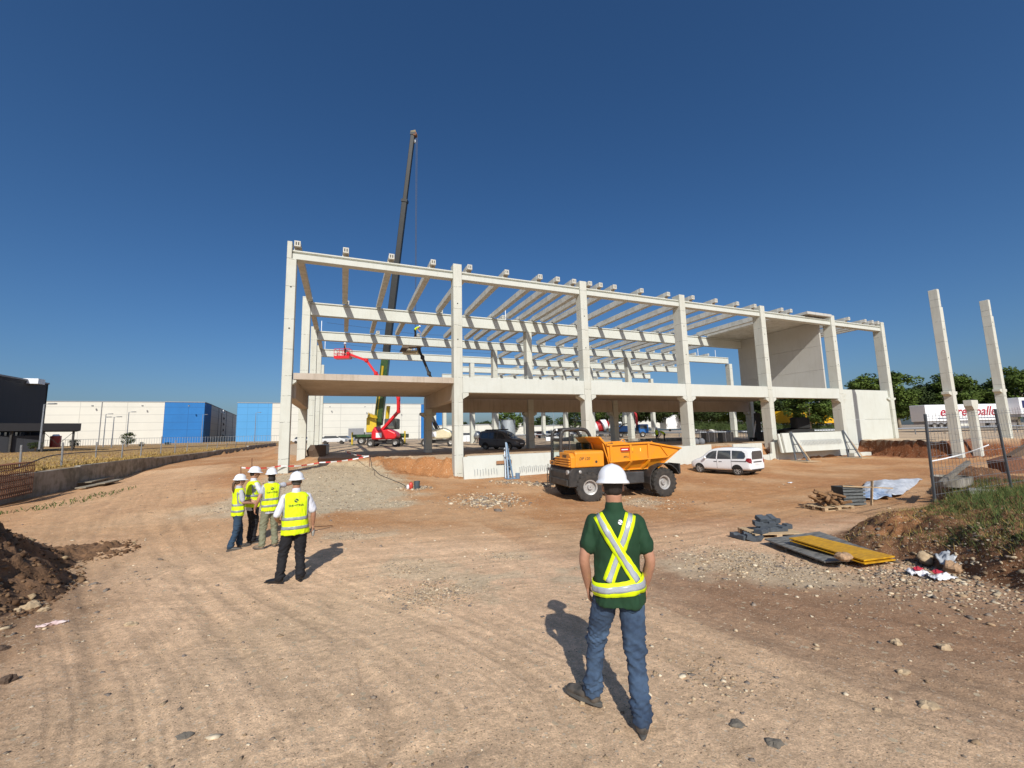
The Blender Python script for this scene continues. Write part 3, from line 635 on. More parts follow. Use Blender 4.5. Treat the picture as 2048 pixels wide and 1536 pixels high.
def wheel(parent, c, R_, w, axis_dir=1, tread=0, rimr=.55, rimm=None, name='wheel', spokes=0, rz=0, disc=False):
    """wheel with its axle along local Y; outer face towards -Y when axis_dir=1"""
    e = empty(name, c, rz); e.parent = parent
    s = -axis_dir
    m = MB(); rr_ = R_*rimr
    prof = [(rr_, -w*.42), (R_*.82, -w*.5), (R_*.95, -w*.46), (R_, -w*.3), (R_, w*.3), (R_*.95, w*.46), (R_*.82, w*.5), (rr_, w*.42), (rr_, -w*.42)]
    m.lathe(prof, 40, axis='Y', caps=False)
    if tread:
        for k in range(tread):
            for sd in (-1, 1):
                a = 2*PI*(k+(.5 if sd > 0 else 0))/tread; a2 = a+.22
                p = Vector((math.cos(a)*R_*.985, sd*w*.02, math.sin(a)*R_*.985)); q = Vector((math.cos(a2)*R_*.94, sd*w*.5, math.sin(a2)*R_*.94))
                m.bar(p, q, .07*R_/.6, .07*R_/.6, up=Vector((math.cos(a), 0, math.sin(a))))
    m.build('tyre', RUB, e, smooth='auto')
    m = MB(); rm = rimm or CHR; y0 = s*w*.40
    if disc:
        m.lathe([(0.02, y0*.75), (rr_*.3, y0*.75), (rr_*.34, y0*.2), (rr_*.75, y0*.2), (rr_*.8, y0*.9), (rr_*.99, y0*1.0), (rr_*1.0, -y0)], 32, axis='Y', caps=False)
        for k in range(10): a = 2*PI*k/10; m.cyl((math.cos(a)*rr_*.55, y0*.2, math.sin(a)*rr_*.55), (math.cos(a)*rr_*.55, y0*.3, math.sin(a)*rr_*.55), .016, n=6)
        m.build('rim', rm, e, smooth='auto')
    else:
        m.lathe([(rr_*.88, y0), (rr_*1.0, y0*1.02), (rr_*.97, y0*.9), (rr_*.9, -y0)], 28, axis='Y', caps=False)
        n = spokes or 6
        for k in range(n):
            a = 2*PI*k/n; m.bar((0, y0*.85, 0), (math.cos(a)*rr_*.95, y0*.9, math.sin(a)*rr_*.95), .055*R_/.33, .03)
        m.cyl((0, y0*.9, 0), (0, y0*.4, 0), rr_*.2, n=12)
        m.build('rim', rm, e)
        MB().cyl((0, y0*.35, 0), (0, y0*.25, 0), rr_*.93, n=24).build('brake_disc', BLKM, e)
    return e

# ------------------------------------------------------------------ orange site dumper
ORA = paint('orange_paint', '#e8930c', dirt=.26, rough=.45)
gd = gz(12, 15.7)
dp = empty('site_dumper', (12.12, 17.0, gd), R(-5), 'orange two axle site dumper with black cab frame, parked side on in the yard', 'dumper')
dp.scale = (1.03, 1.05, 1.07)
# local: +x towards the skip lip (right in the photo), -y towards the camera; wheels
RW = .62
for x, r_ in ((-1.75, RW), (1.95, RW)):
    for y in (-1.05, 1.05): wheel(dp, (x, y, RW-.02), r_, .48, axis_dir=(1 if y < 0 else -1), tread=20, rimr=.5, disc=True, rz=(R(-14) if x < 0 else 0))
MB().bb(-2.3, 2.6, -.42, .42, .62, .98).bb(-2.0, -1.5, -1.0, 1.0, .5, .74).bb(1.7, 2.2, -1.0, 1.0, .5, .74).bb(2.3, 2.95, -.7, .7, .72, 1.05).build('chassis', BLKM, dp, bevel=.02)
MB().bb(-.62, .95, -1.18, -.62, .62, 1.12).build('fuel_tank', mat('dark_grey_paint', (.05, .05, .05), rough=.45, var=.3), dp, bevel=.05, segs=2)
MB().cyl((.3, -.95, 1.1), (.3, -.95, 1.17), .05).build('filler_cap', BLKM, dp)
# rear mudguard
m = MB(); arc = [(1.95+.84*math.cos(a), .66+.78*math.sin(a)) for a in np.linspace(R(205), R(20), 10)] ; inn = [(1.95+.80*math.cos(a), .66+.74*math.sin(a)) for a in np.linspace(R(20), R(205), 10)]
m.prism(arc+inn, -1.32, -.78, 'Y'); m.build('mudguard', BLKM, dp)
MB().bb(2.72, 2.80, -1.32, -.55, .95, 1.38).build('rear_guard', BLKM, dp)
MB().cyl((2.95, -.5, .45), (3.15, -.5, .45), .05).build('tow_pin', RUST, dp)
# skip: hollow body, wide pouring lip to the right
sk = empty('skip', (0, 0, 0)); sk.parent = dp
bot = [(-.55, -.82), (1.75, -.82), (1.75, .82), (-.55, .82)]
def skipside(s):
    y0 = s*.82; y1 = s*1.2
    m = MB(); th = .05*s
    # lower tapered plate and upper vertical plate
    lo = [(-.62, 1.18), (1.70, 1.18)]; mid = [(-.80, 1.55), (2.25, 1.66)]; tp = [(-.92, 2.30), (1.25, 2.34), (2.98, 2.04)]
    V = [(lo[0][0], y0, lo[0][1]), (lo[1][0], y0, lo[1][1]), (mid[1][0], y1, mid[1][1]), (mid[0][0], y1, mid[0][1])]
    V2 = [(mid[0][0], y1, mid[0][1]), (mid[1][0], y1, mid[1][1]), (tp[2][0], y1, tp[2][1]), (tp[1][0], y1, tp[1][1]), (tp[0][0], y1, tp[0][1])]
    for P in (V, V2):
        n = len(P); Q = [(p[0], p[1]-th, p[2]) for p in P]
        m.add(P+Q, [tuple(range(n)), tuple(range(2*n-1, n-1, -1))]+[(i, (i+1) % n, n+(i+1) % n, n+i) for i in range(n)])
    m.build('side_plate', ORA, sk)
    m = MB(); yy = y1+s*.035
    m.bar((tp[0][0], yy, 2.30), (1.25, yy, 2.34), .09, .08); m.bar((1.25, yy, 2.34), (2.98, yy, 2.04), .09, .08); m.bar((mid[0][0], yy, 1.58), (2.2, yy, 1.69), .07, .06)
    for x in (-.72, .28, 1.22, 2.0): 
        zt_ = 2.31 if x < 1.3 else 2.2
        m.bar((x, yy, 1.6), (x+(.0), yy, zt_), .11, .06, up=(0, 1, 0)) if x < 1.5 else m.bar((x-.15, yy, 2.2), (x+.22, yy, 1.75), .035, .03, up=(0, 1, 0))
    for x, x2 in ((-.7, -.55), (.28, .18), (1.22, 1.02)): m.bar((x, yy, 1.58), (x2, y0+s*.03, 1.19), .12, .06, up=(0, 1, 0))
    m.build('rib', ORA, sk, bevel=.008)
skipside(-1); skipside(1)
MB().prism([(-.62, 1.18), (1.72, 1.18), (3.02, 2.02), (2.98, 2.06), (1.70, 1.23), (-.62, 1.23)], -.9, .9, 'Y').build('floor_plate', ORA, sk)
MB().prism([(1.72, 1.2), (3.02, 2.02), (2.98, 2.05), (1.68, 1.24)], -1.17, 1.17, 'Y').build('lip', ORA, sk)
# front bulkhead leaning over the cab
m = MB(); m.prism([(-.62, 1.18), (-.94, 2.30), (-1.25, 2.62), (-1.19, 2.66), (-.88, 2.34), (-.56, 1.2)], -1.18, 1.18, 'Y'); m.build('front_plate', ORA, sk)
m = MB()
for y in (-1.2, 1.2): m.add([(-.92, y, 2.34), (-1.22, y*.62, 2.66), (-1.20, y*.62, 2.62), (-.86, y, 2.26)], [(0, 1, 2, 3)])
for y in (-1.1, -.1, .9): m.bar((-.72, y, 1.3), (-1.05, y, 2.36), .07, .05)
m.bar((-.85, -1.15, 1.75), (-.85, 1.15, 1.75), .05, .08); m.build('brace', ORA, sk)
m = MB(); m.tube([(-.1+.09*math.cos(a), -1.24, 2.40+.11*math.sin(a)) for a in np.linspace(0, PI, 9)], .022, 6); m.build('lifting_eye', ORA, sk)
m = MB(); m.tube([(1.4+.03*math.cos(a), -1.24, 2.36+.03*math.sin(a)) for a in np.linspace(0, PI, 7)], .012, 6); m.build('lifting_eye', ORA, sk)
# load of stones showing over the far rim
bmL = MB()
for k in range(46): 
    bmL.ball((random.uniform(-.7, 1.0), random.uniform(.1, 1.0), 2.14+random.uniform(0, .12)), (random.uniform(.05, .12),)*2+(random.uniform(.05, .1),), 6, 4)
ld = bmL.build('load', mat('dark_stone', (.05, .042, .035), rough=.95, var=.4, vscale=20), dp); ld['kind'] = 'stuff'
# hood at the left end
hz0, hz1 = 1.40, 2.02
def rbox(x0, x1, y0, y1, z0, z1, r=.1, n=4):
    """box with rounded top edges along x and the left top edge"""
    m = MB(); pr_ = [(y0, z0)]+[(y0+r-r*math.cos(a), z1-r+r*math.sin(a)) for a in np.linspace(0, PI/2, n)]+[(y1-r+r*math.sin(a), z1-r+r*math.cos(a)) for a in np.linspace(0, PI/2, n)]+[(y1, z0)]
    m.prism(pr_, x0, x1, 'X'); return m
rbox(-2.42, -1.02, -1.16, .10, hz0, 2.08, .12).build('hood', ORA, dp, bevel=.06, segs=3, smooth=False)
m = MB(); m.prism([(-1.14, 1.40), (-1.14, 1.86), (-.95, 2.0), (.05, 2.02), (.05, 1.40)], -2.62, -2.40, 'X'); m.build('hood_nose', ORA, dp, bevel=.04, segs=2)
for k in range(4): MB().bb(-2.70, -2.60, -1.08, .42, 1.44+k*.10, 1.50+k*.10).build('grille_slat', ORA, dp, bevel=.01)
MB().bb(-2.615, -2.595, -1.05, .40, 1.42, 1.85).build('grille', BLKM, dp)
m = MB()
for k in range(3): y = -.72+k*.14; m.prism([(y, 1.92), (y+.07, 1.92), (y+.11, 1.85), (y+.07, 1.78), (y, 1.78), (y+.04, 1.85)], -2.64, -2.60, 'X')
m.build('chevron', BLKM, dp)
# bumper block, black front
MB().prism([(-2.72, .62), (-2.72, 1.20), (-2.55, 1.39), (-1.0, 1.39), (-1.0, 1.15), (-2.2, .62)], -1.12, 1.1, 'Y').build('front_frame', BLKM, dp, bevel=.03)
MB().bb(-2.80, -2.70, -1.0, 1.0, .66, .92).build('bumper', BLKM, dp, bevel=.02)
for y in (-.98, .95):
    MB().cyl((-2.76, y, 1.22), (-2.68, y, 1.22), .10).build('headlight', CHR, dp)
MB().ball((-2.2, -1.14, 1.23), (.07, .03, .07)).build('side_lamp', CHR, dp)
# cab (far side): rounded black frame with glass
cab = empty('cab', (0, 0, 0)); cab.parent = dp
cx0, cx1, cy0, cy1 = -2.48, -.95, .15, 1.15; zc0, zc1 = 1.25, 2.98
def hoop(y):
    P = [(cx0-.02, y, zc0)]+[(cx0+.02, y, 2.7)]+[(cx0+.10, y, 2.88), (cx0+.26, y, zc1)]+[(cx1-.35, y, zc1), (cx1-.10, y, 2.80), (cx1, y, 2.5), (cx1+.06, y, zc0+.5)]
    return P
MB().tube(smooth_poly(hoop(cy0), 4), .085, 8).build('frame', BLKM, cab, smooth=True)
MB().tube(smooth_poly(hoop(cy1), 4), .085, 8).build('frame', BLKM, cab, smooth=True)
MB().bb(cx0+.3, cx1-.3, cy0-.03, cy1+.03, 2.95, 3.04).build('roof', BLKM, cab, bevel=.02)
MB().bar((cx0+.45, cy0, 2.9), (cx0+.42, cy0, 1.9), .05).build('post', BLKM, cab)
MB().tube([(cx0+.04, cy0, 2.55), (cx0+.04, cy1, 2.55)], .05).build('cross_bar', BLKM, cab)
MB().bb(cx0-.02, cx0+.0, cy0+.08, cy1-.08, 1.75, 2.5).build('glass', CGL, cab)
MB().bb(cx0+.52, cx1-.1, cy0-.01, cy0+.01, 2.02, 2.75).build('glass', CGL, cab)
MB().bb(cx1-.06, cx1-.04, cy0+.08, cy1-.08, 2.0, 2.7).build('glass', CGL, cab)
MB().bb(cx0, cx1, cy0+.03, cy1, 1.25, 1.72).build('cab_body', BLKM, cab, bevel=.03)
MB().bb(-1.75, -1.30, .38, .85, 1.72, 1.88).bb(-1.38, -1.28, .38, .85, 1.85, 2.4).build('seat', mat('seat_black', (.03, .03, .03), rough=.8), cab, bevel=.05, segs=2)
MB().tube([(-2.05+.03*math.sin(a), .62+.17*math.cos(a), 2.02+.17*math.sin(a)*.6) for a in np.linspace(0, 2*PI, 17)[:-1]], .016, 6, closed=True).bar((-2.0, .62, 2.0), (-2.25, .62, 1.7), .04).build('steering_wheel', BLKM, cab)
MB().bb(cx1+.02, cx1+.06, -.02, .10, 2.15, 2.52).bar((cx1, cy0, 2.4), (cx1+.04, .05, 2.4), .02).build('mirror', BLKM, cab)
MB().cyl((cx0+.15, .9, 2.95), (cx0+.15, .9, 3.05), .05).build('beacon', WHT, cab)
MB().bb(-2.66, -2.60, .50, 1.1, 1.44, 1.62).build('name_plate', ORA, dp)
text_obj('lettering', 'ABO', .13, BLKM, dp, frameM((-2.665, .8, 1.53), (0, -1, 0), (0, 0, 1)), bold=.004)
# exhaust mast between hood and skip
MB().cyl((-.78, -.62, 1.1), (-.78, -.62, 2.55), .045, n=10).build('exhaust_stack', STEEL, dp)
# ladder at the far left
ldr = MB()
for y in (.72, 1.08): ldr.tube([(-2.75, y, 1.45), (-2.82, y, .95), (-2.80, y, .42)], .02, 6)
for z in (.42, .70, .98, 1.25): ldr.bar((-2.81, .72, z), (-2.81, 1.08, z), .03)
ldr.tube([(-2.80, .72, .42), (-2.62, .60, .42), (-2.60, .60, .75)], .02, 6)
ldr.build('ladder', BLKM, dp)
text_obj('lettering', 'DP 120', .17, BLKM, dp, frameM((-1.98, -1.166, 1.76), (1, 0, 0), (0, 0, 1)), shear=.2)
text_obj('lettering', '4955', .14, BLKM, dp, frameM((.05, -1.205, 1.76), (1, 0, 0), (0, 0, 1)))
RED_ = paint('red_sign', '#b3221b', dirt=.02)
MB().bb(-.22, .26, -1.225, -1.205, 2.00, 2.16).build('sticker', RED_, dp)
MB().bb(-.18, .14, -1.232, -1.226, 2.06, 2.10).build('sticker_mark', WHT, dp)
MB().bb(.28, .42, -1.215, -1.204, 2.02, 2.15).build('sticker', mat('orange_sticker', hexc('#ffb020'), rough=.4), dp)
MB().bb(-.2, .42, -1.213, -1.204, 1.95, 1.965).build('sticker', BLKM, dp)
MB().bb(.78, .82, -1.213, -1.204, 1.98, 2.12).build('sticker', mat('yellow_sticker', hexc('#ffe07a'), rough=.4), dp)
MB().cyl((-1.42, -1.17, 1.62), (-1.42, -1.15, 1.62), .055).build('latch', BLKM, dp)

# ------------------------------------------------------------------ cars
def car_body(st, name, m, parent, sub=2):
    """st: stations (x, [half-width, z] * k) from the sill up to the roof centre; mirrored into one closed shell"""
    k = len(st[0][1]); M_ = MB(); vs = []
    for x, P in st:
        ring = [(x, -w, z) for w, z in P]+[(x, w, z) for w, z in reversed(P)]
        vs += ring
    n = 2*k; fs = []
    for i in range(len(st)-1):
        for j in range(n): fs.append((i*n+j, i*n+(j+1) % n, (i+1)*n+(j+1) % n, (i+1)*n+j))
    fs.append(tuple(range(n))); fs.append(tuple((len(st)-1)*n+j for j in reversed(range(n))))
    M_.add(vs, fs); o = M_.build(name, m, parent, smooth=True)
    md = o.modifiers.new('sub', 'SUBSURF'); md.levels = md.render_levels = sub
    return o
def conform(poly, side, shell, name, m, parent, off=.004, cuts=6, axis='Y'):
    """flat outline projected on to a car shell (poly in x,z for the sides, y,z for the ends)"""
    dg = bpy.context.evaluated_depsgraph_get(); bvh = BVHTree.FromObject(shell, dg)
    bm = bmesh.new(); vs = [bm.verts.new((a, 0, b_) if axis == 'Y' else (0, a, b_)) for a, b_ in poly]; f = bm.faces.new(vs)
    bmesh.ops.triangulate(bm, faces=[f]); 
    for _ in range(3):
        es = [e for e in bm.edges if e.calc_length() > .12]
        if es: bmesh.ops.subdivide_edges(bm, edges=es, cuts=1); bmesh.ops.triangulate(bm, faces=bm.faces)
    for v in bm.verts:
        o = Vector((v.co.x, side*3, v.co.z)) if axis == 'Y' else Vector((side*9, v.co.y, v.co.z))
        d = Vector((0, -side, 0)) if axis == 'Y' else Vector((-side, 0, 0))
        h, nn_, _, _ = bvh.ray_cast(o, d)
        if h: v.co = h+(nn_ if nn_.dot(d) < 0 else -nn_)*off
        else: v.co = (v.co.x, side*.5, v.co.z)
    me = bpy.data.meshes.new(name); bmesh.ops.recalc_face_normals(bm, faces=bm.faces); bm.to_mesh(me); bm.free(); me.materials.append(m)
    o = bpy.data.objects.new(name, me); COL.objects.link(o); o.parent = parent
    md = o.modifiers.new('thick', 'SOLIDIFY'); md.thickness = .006; md.offset = 0; return o
def mpv(loc, rz, pm, label, detail=True, L=4.48, Hh=1.83):
    """family van; x forward is the nose, local -x the tail"""
    e = empty('passenger_van' if detail else 'delivery_van', loc, rz, label, 'car')
    s = Hh/1.83; h = .93
    P = lambda sill, wid, belt, sh, rw, rz_: [(wid*.86, sill), (wid, sill+.12), (wid*1.01, .62), (wid, belt*.93), (wid*.985, belt), (rw+.04, sh), (rw*.9, rz_-.02), (rw*.45, rz_)]
    st = [(-2.22, P(.36, .80, .98, 1.50, .62, 1.66)), (-2.20, P(.34, .88, 1.0, 1.58, .70, 1.74)), (-2.05, P(.30, .925, 1.03, 1.66, .735, 1.80)), (-1.3, P(.26, .93, 1.05, 1.68, .745, 1.83)), (-.3, P(.25, .93, 1.04, 1.68, .745, 1.83)),
          (.45, P(.25, .93, 1.02, 1.60, .715, 1.76)), (.85, P(.25, .925, 1.0, 1.42, .70, 1.56)), (1.22, P(.26, .915, .99, 1.13, .74, 1.22)), (1.42, P(.27, .90, .96, 1.03, .74, 1.09)), (1.85, P(.28, .86, .88, .94, .68, .99)), (2.14, P(.30, .76, .74, .80, .56, .84)), (2.24, P(.34, .62, .60, .64, .40, .66))]
    body = car_body(st, 'body', pm, e)
    TR = BLKM
    for sd in (-1, 1):
        conform([(1.05, 1.04), (.72, 1.40), (.40, 1.56), (.08, 1.60), (.10, 1.03)], sd, body, 'window', GLASS, e)
        conform([(.02, 1.03), (0, 1.60), (-.92, 1.62), (-.95, 1.06)], sd, body, 'window', GLASS, e)
        conform([(-1.03, 1.07), (-1.0, 1.62), (-1.66, 1.60), (-1.86, 1.46), (-1.92, 1.24), (-1.84, 1.10)], sd, body, 'window', GLASS, e)
        conform([(-.98, .90), (-.98, .94), (-1.98, .96), (-1.98, .90)], sd, body, 'slide_rail', TR, e, off=.006)
        conform([(.05, .84), (.05, .88), (.27, .88), (.27, .84)], sd, body, 'handle', TR, e, off=.012); conform([(-.10, .84), (-.10, .88), (-.32, .88), (-.32, .84)], sd, body, 'handle', TR, e, off=.012)
        conform([(.035, .40), (.035, 1.02), (.05, 1.02), (.05, .40)], sd, body, 'door_gap', TR, e, off=.002)
        conform([(-.97, .45), (-.97, 1.05), (-.985, 1.05), (-.985, .45)], sd, body, 'door_gap', TR, e, off=.002)
        MB().ball((.86, sd*1.02, 1.10), (.09, .10, .09), 10, 6).build('mirror', pm if detail else TR, e, smooth=True)
    for x in (1.40, -1.34):
        for sd in (-1, 1):
            conform([(x+.385*math.cos(a), max(.28, .33+.385*math.sin(a))) for a in np.linspace(-.1, PI+.1, 16)], sd, body, 'wheel_arch', DK, e, off=.003)
            wheel(e, (x, sd*.80, .325), .325, .24, axis_dir=(1 if sd < 0 else -1), rimr=.68, spokes=7, rimm=CHR)
    conform([(-.66, 1.06), (-.64, 1.46), (-.54, 1.60), (.54, 1.60), (.64, 1.46), (.66, 1.06)], -1, body, 'rear_window', GLASS, e, axis='X')
    for sd in (-1, 1):
        conform([(sd*.74, .80), (sd*.86, .84), (sd*.90, 1.16), (sd*.76, 1.12), (sd*.70, .98)], -1, body, 'tail_light', mat('tail_light_red', (.25, .01, .012), rough=.2), e, axis='X', off=.012)
        conform([(-2.18, .82), (-1.93, .99), (-2.0, 1.14), (-2.2, 1.16)], sd, body, 'tail_light', mat('tail_light_red', (.25, .01, .012), rough=.2), e, off=.01)
        conform([(sd*.42, .62), (sd*.70, .66), (sd*.72, .80), (sd*.48, .76)], 1, body, 'headlight', CHR, e, axis='X', off=.012)
    conform([(-.5, .86), (-.5, .93), (.5, .93), (.5, .86)], -1, body, 'tailgate_trim', TR, e, axis='X', off=.012)
    conform([(-.24, .70), (-.24, .80), (.24, .80), (.24, .70)], -1, body, 'number_plate', mat('number_plate', (.75, .75, .73), rough=.4), e, axis='X', off=.014)
    conform([(-.7, .33), (-.75, .44), (.75, .44), (.7, .33)], -1, body, 'rear_bumper', TR, e, axis='X', off=.016)
    conform([(-.78, 1.07), (-.66, 1.52), (.66, 1.52), (.78, 1.07)], 1, body, 'windscreen', GLASS, e, axis='X')
    conform([(-.34, .42), (-.38, .60), (.38, .60), (.34, .42)], 1, body, 'grille', TR, e, axis='X', off=.01)
    MB().bb(-2.0, 2.0, -.78, .78, .22, .34).build('underbody', TR, e)
    if not detail:
        for sd in (-.62, .62): MB().bb(-1.6, .3, sd-.02, sd+.02, 1.80, 1.88).build('roof_rail', TR, e)
        for x in (-1.4, -.6, .2): MB().bb(x-.03, x+.03, -.7, .7, 1.88, 1.92).build('roof_bar', TR, e)
        conform([(-.26, .48), (-.26, .58), (.26, .58), (.26, .48)], 1, body, 'number_plate', mat('number_plate', (.75, .75, .73), rough=.4), e, axis='X', off=.02)
    return e
def ground_at(x, y):   # height under a point
    return gz(x, y)
a_ = atz(1402, 944, -.1); b_ = atz(1466, 951, -.1)
d_ = (a_-b_); ang = math.atan2(d_.y, d_.x)
print('van axis', ang, d_.length)
VAN_RZ = R(100)
van = mpv((24.95, 21.55, gz(25, 21.5)), VAN_RZ, WHT, 'white family van parked on the yard earth beside the orange dumper', True)
van.location.z -= 0.0
GRY = paint('dark_grey_car_paint', '#5a5e64', dirt=.1)
car2 = mpv((14.1, 37.0, gz(14.3, 37)), R(-58), GRY, 'dark grey van with roof bars parked in the shade under the first floor slab', False)
# ------------------------------------------------------------------ people
def limb(m, P, rad, n=14, sub=4):
    """tapered limb through the joints P with a radius (or (rx, ry)) at each, rounded ends"""
    P = [tuple(p) for p in P]; rad = [r if isinstance(r, tuple) else (r, r) for r in rad]
    Q = smooth_poly([p+r for p, r in zip(P, rad)], sub)
    pts = [Vector(q[:3]) for q in Q]; rs = [q[3:] for q in Q]
    d0 = (pts[0]-pts[1]).normalized(); d1 = (pts[-1]-pts[-2]).normalized(); r0, r1 = rs[0], rs[-1]; k0, k1 = min(r0), min(r1)
    pre = [(pts[0]+d0*k0*s, (r0[0]*c, r0[1]*c)) for s, c in ((.98, .2), (.82, .57), (.5, .86))]
    post = [(pts[-1]+d1*k1*s, (r1[0]*c, r1[1]*c)) for s, c in ((.5, .86), (.82, .57), (.98, .2))]
    m.tube([p for p, _ in pre]+pts+[p for p, _ in post], [r for _, r in pre]+rs+[r for _, r in post], n)
    return m
def remesh(m, name, material, parent, vox=.012, it=4, disp=None):
    me = m.mesh(name); o = bpy.data.objects.new(name, me); COL.objects.link(o)
    md = o.modifiers.new('r', 'REMESH'); md.mode = 'VOXEL'; md.voxel_size = vox
    ms = o.modifiers.new('s', 'SMOOTH'); ms.factor = .5; ms.iterations = it
    me2 = bpy.data.meshes.new_from_object(o.evaluated_get(bpy.context.evaluated_depsgraph_get()))
    bpy.data.objects.remove(o); me2.name = name
    if disp:
        nn_ = [v.normal.copy() for v in me2.vertices]
        for v, n_ in zip(me2.vertices, nn_): v.co = v.co+n_*disp(v.co)
    me2.polygons.foreach_set('use_smooth', [True]*len(me2.polygons)); me2.materials.clear(); me2.materials.append(material)
    o = bpy.data.objects.new(name, me2); COL.objects.link(o)
    if parent: o.parent = parent
    return o
def torso(m, rings, n=28, tw=0, y=1):
    """rings: (z, cx, cy, rx, ry) superellipse sections"""
    vs = []; 
    Q = smooth_poly(rings, 4)
    for z, cx, cy, rx, ry in Q:
        for k in range(n):
            a = 2*PI*k/n; c, s = math.cos(a), math.sin(a); e = .82
            vs.append((cx+rx*math.copysign(abs(c)**e, c), cy+ry*math.copysign(abs(s)**e, s), z))
    L = len(Q); fs = [(i*n+k, i*n+(k+1) % n, (i+1)*n+(k+1) % n, (i+1)*n+k) for i in range(L-1) for k in range(n)]
    fs += [tuple(range(n-1, -1, -1)), tuple((L-1)*n+k for k in range(n))]
    return m.add(vs, fs)
def nz(p, s, seed=0): return mnoise.noise(Vector(p)*s+Vector((seed*3.1, seed*7.7, seed)))
def hand(m, w, d, up, side, curl=.5, s=1.0, open_=False):
    """w wrist, d direction of the hand, up back-of-hand normal, side +1/-1 which side the thumb is"""
    w = Vector(w); d = Vector(d).normalized(); up = (Vector(up)-d*Vector(up).dot(d)).normalized(); lat = d.cross(up)*side
    c = w+d*.05*s
    m.tube([w-d*.01, w+d*.03*s, w+d*.065*s, w+d*.09*s], [(.024*s, .020*s), (.036*s, .017*s), (.040*s, .017*s), (.038*s, .014*s)], 12) if False else None
    for k, o in enumerate((-.028, -.010, .010, .028)):
        limb(m, [w, w+d*.05*s+lat*o*.9*s, w+d*.088*s+lat*o*s], [.019*s, .015*s, .0115*s], 8, 2)
    for k, (o, L) in enumerate(((.028, .068), (.010, .078), (-.010, .072), (-.028, .056))):
        p = w+d*.088*s+lat*o*s; a = curl*(.6+.12*k); pts = [p]
        for j in range(3):
            a2 = a*(j+1)*.75; dd = d*math.cos(a2)-up*math.sin(a2)+lat*(.12*(1.5-k)*.4 if open_ else 0); p = p+dd*(L*s*(.42, .33, .25)[j]); pts.append(p)
        limb(m, pts, [.0105*s, .0095*s, .0088*s, .0075*s], 8, 2)
    t0 = w+d*.03*s+lat*.03*s; t1 = t0+d*.032*s+lat*.024*s-up*.008; t2 = t1+d*.034*s+lat*.008*s-up*.016*curl
    limb(m, [t0, t1, t2], [.015*s, .012*s, .0095*s], 8, 2)
SK = lambda n, c: mat(n, c, rough=.55, var=.12, vscale=14)
SKIN = SK('skin_tanned', (.42, .215, .135)); SKIN2 = SK('skin_light', (.52, .29, .20))
HVY = mat('hi_vis_yellow', (.66, .85, .0), rough=.75, var=.10, vscale=9, bump=.15, bscale=60)
BANDM = mat('reflective_grey', (.27, .29, .31), rough=.35, var=.2, vscale=12)
BAND2 = mat('reflective_silver', (.36, .39, .43), rough=.3, var=.2, vscale=12)
HELM = mat('helmet_white', (.80, .81, .83), rough=.28, var=.05, coat=.3)
JEAN = mat('blue_denim', hexc('#465c76'), rough=.9, var=.3, vscale=5, col2=hexc('#1d2b40'), bump=.35, bscale=220, bumpdist=.003)
JEAN2 = mat('dark_denim', hexc('#2b4258'), rough=.9, var=.3, vscale=7, bump=.3, bscale=200, bumpdist=.003)
BLKC = mat('black_cloth', hexc('#17171c'), rough=.85, var=.2, vscale=10); OLV = mat('olive_grey_cloth', hexc('#7c7d66'), rough=.9, var=.15, vscale=8)
GRN = mat('dark_green_jersey', hexc('#12381f'), rough=.85, var=.22, vscale=5, bump=.2, bscale=180, bumpdist=.003)
WCL = mat('white_shirt_cloth', (.62, .63, .68), rough=.85, var=.1, vscale=8); GYT = mat('grey_tee_cloth', (.42, .43, .47), rough=.85)
HAIRD = mat('dark_hair', (.018, .012, .009), rough=.7, var=.4, vscale=30, stretch=(6, 6, 1)); HAIRB = mat('brown_hair', (.10, .055, .028), rough=.65, var=.4, vscale=30, stretch=(6, 6, 1))
SHOE = mat('dusty_black_leather', (.035, .033, .03), rough=.6, var=.5, vscale=14, col2=(.13, .11, .09)); SOLE = mat('shoe_sole', (.10, .095, .085), rough=.9, var=.3); TANS = mat('tan_shoe', (.22, .17, .12), rough=.8, var=.3); BLKS = mat('black_shoe', (.012, .012, .013), rough=.3, coat=.3)
LOGO = mat('logo_dark', (.03, .045, .03), rough=.7); LOGW = mat('logo_white', (.8, .8, .8), rough=.7)
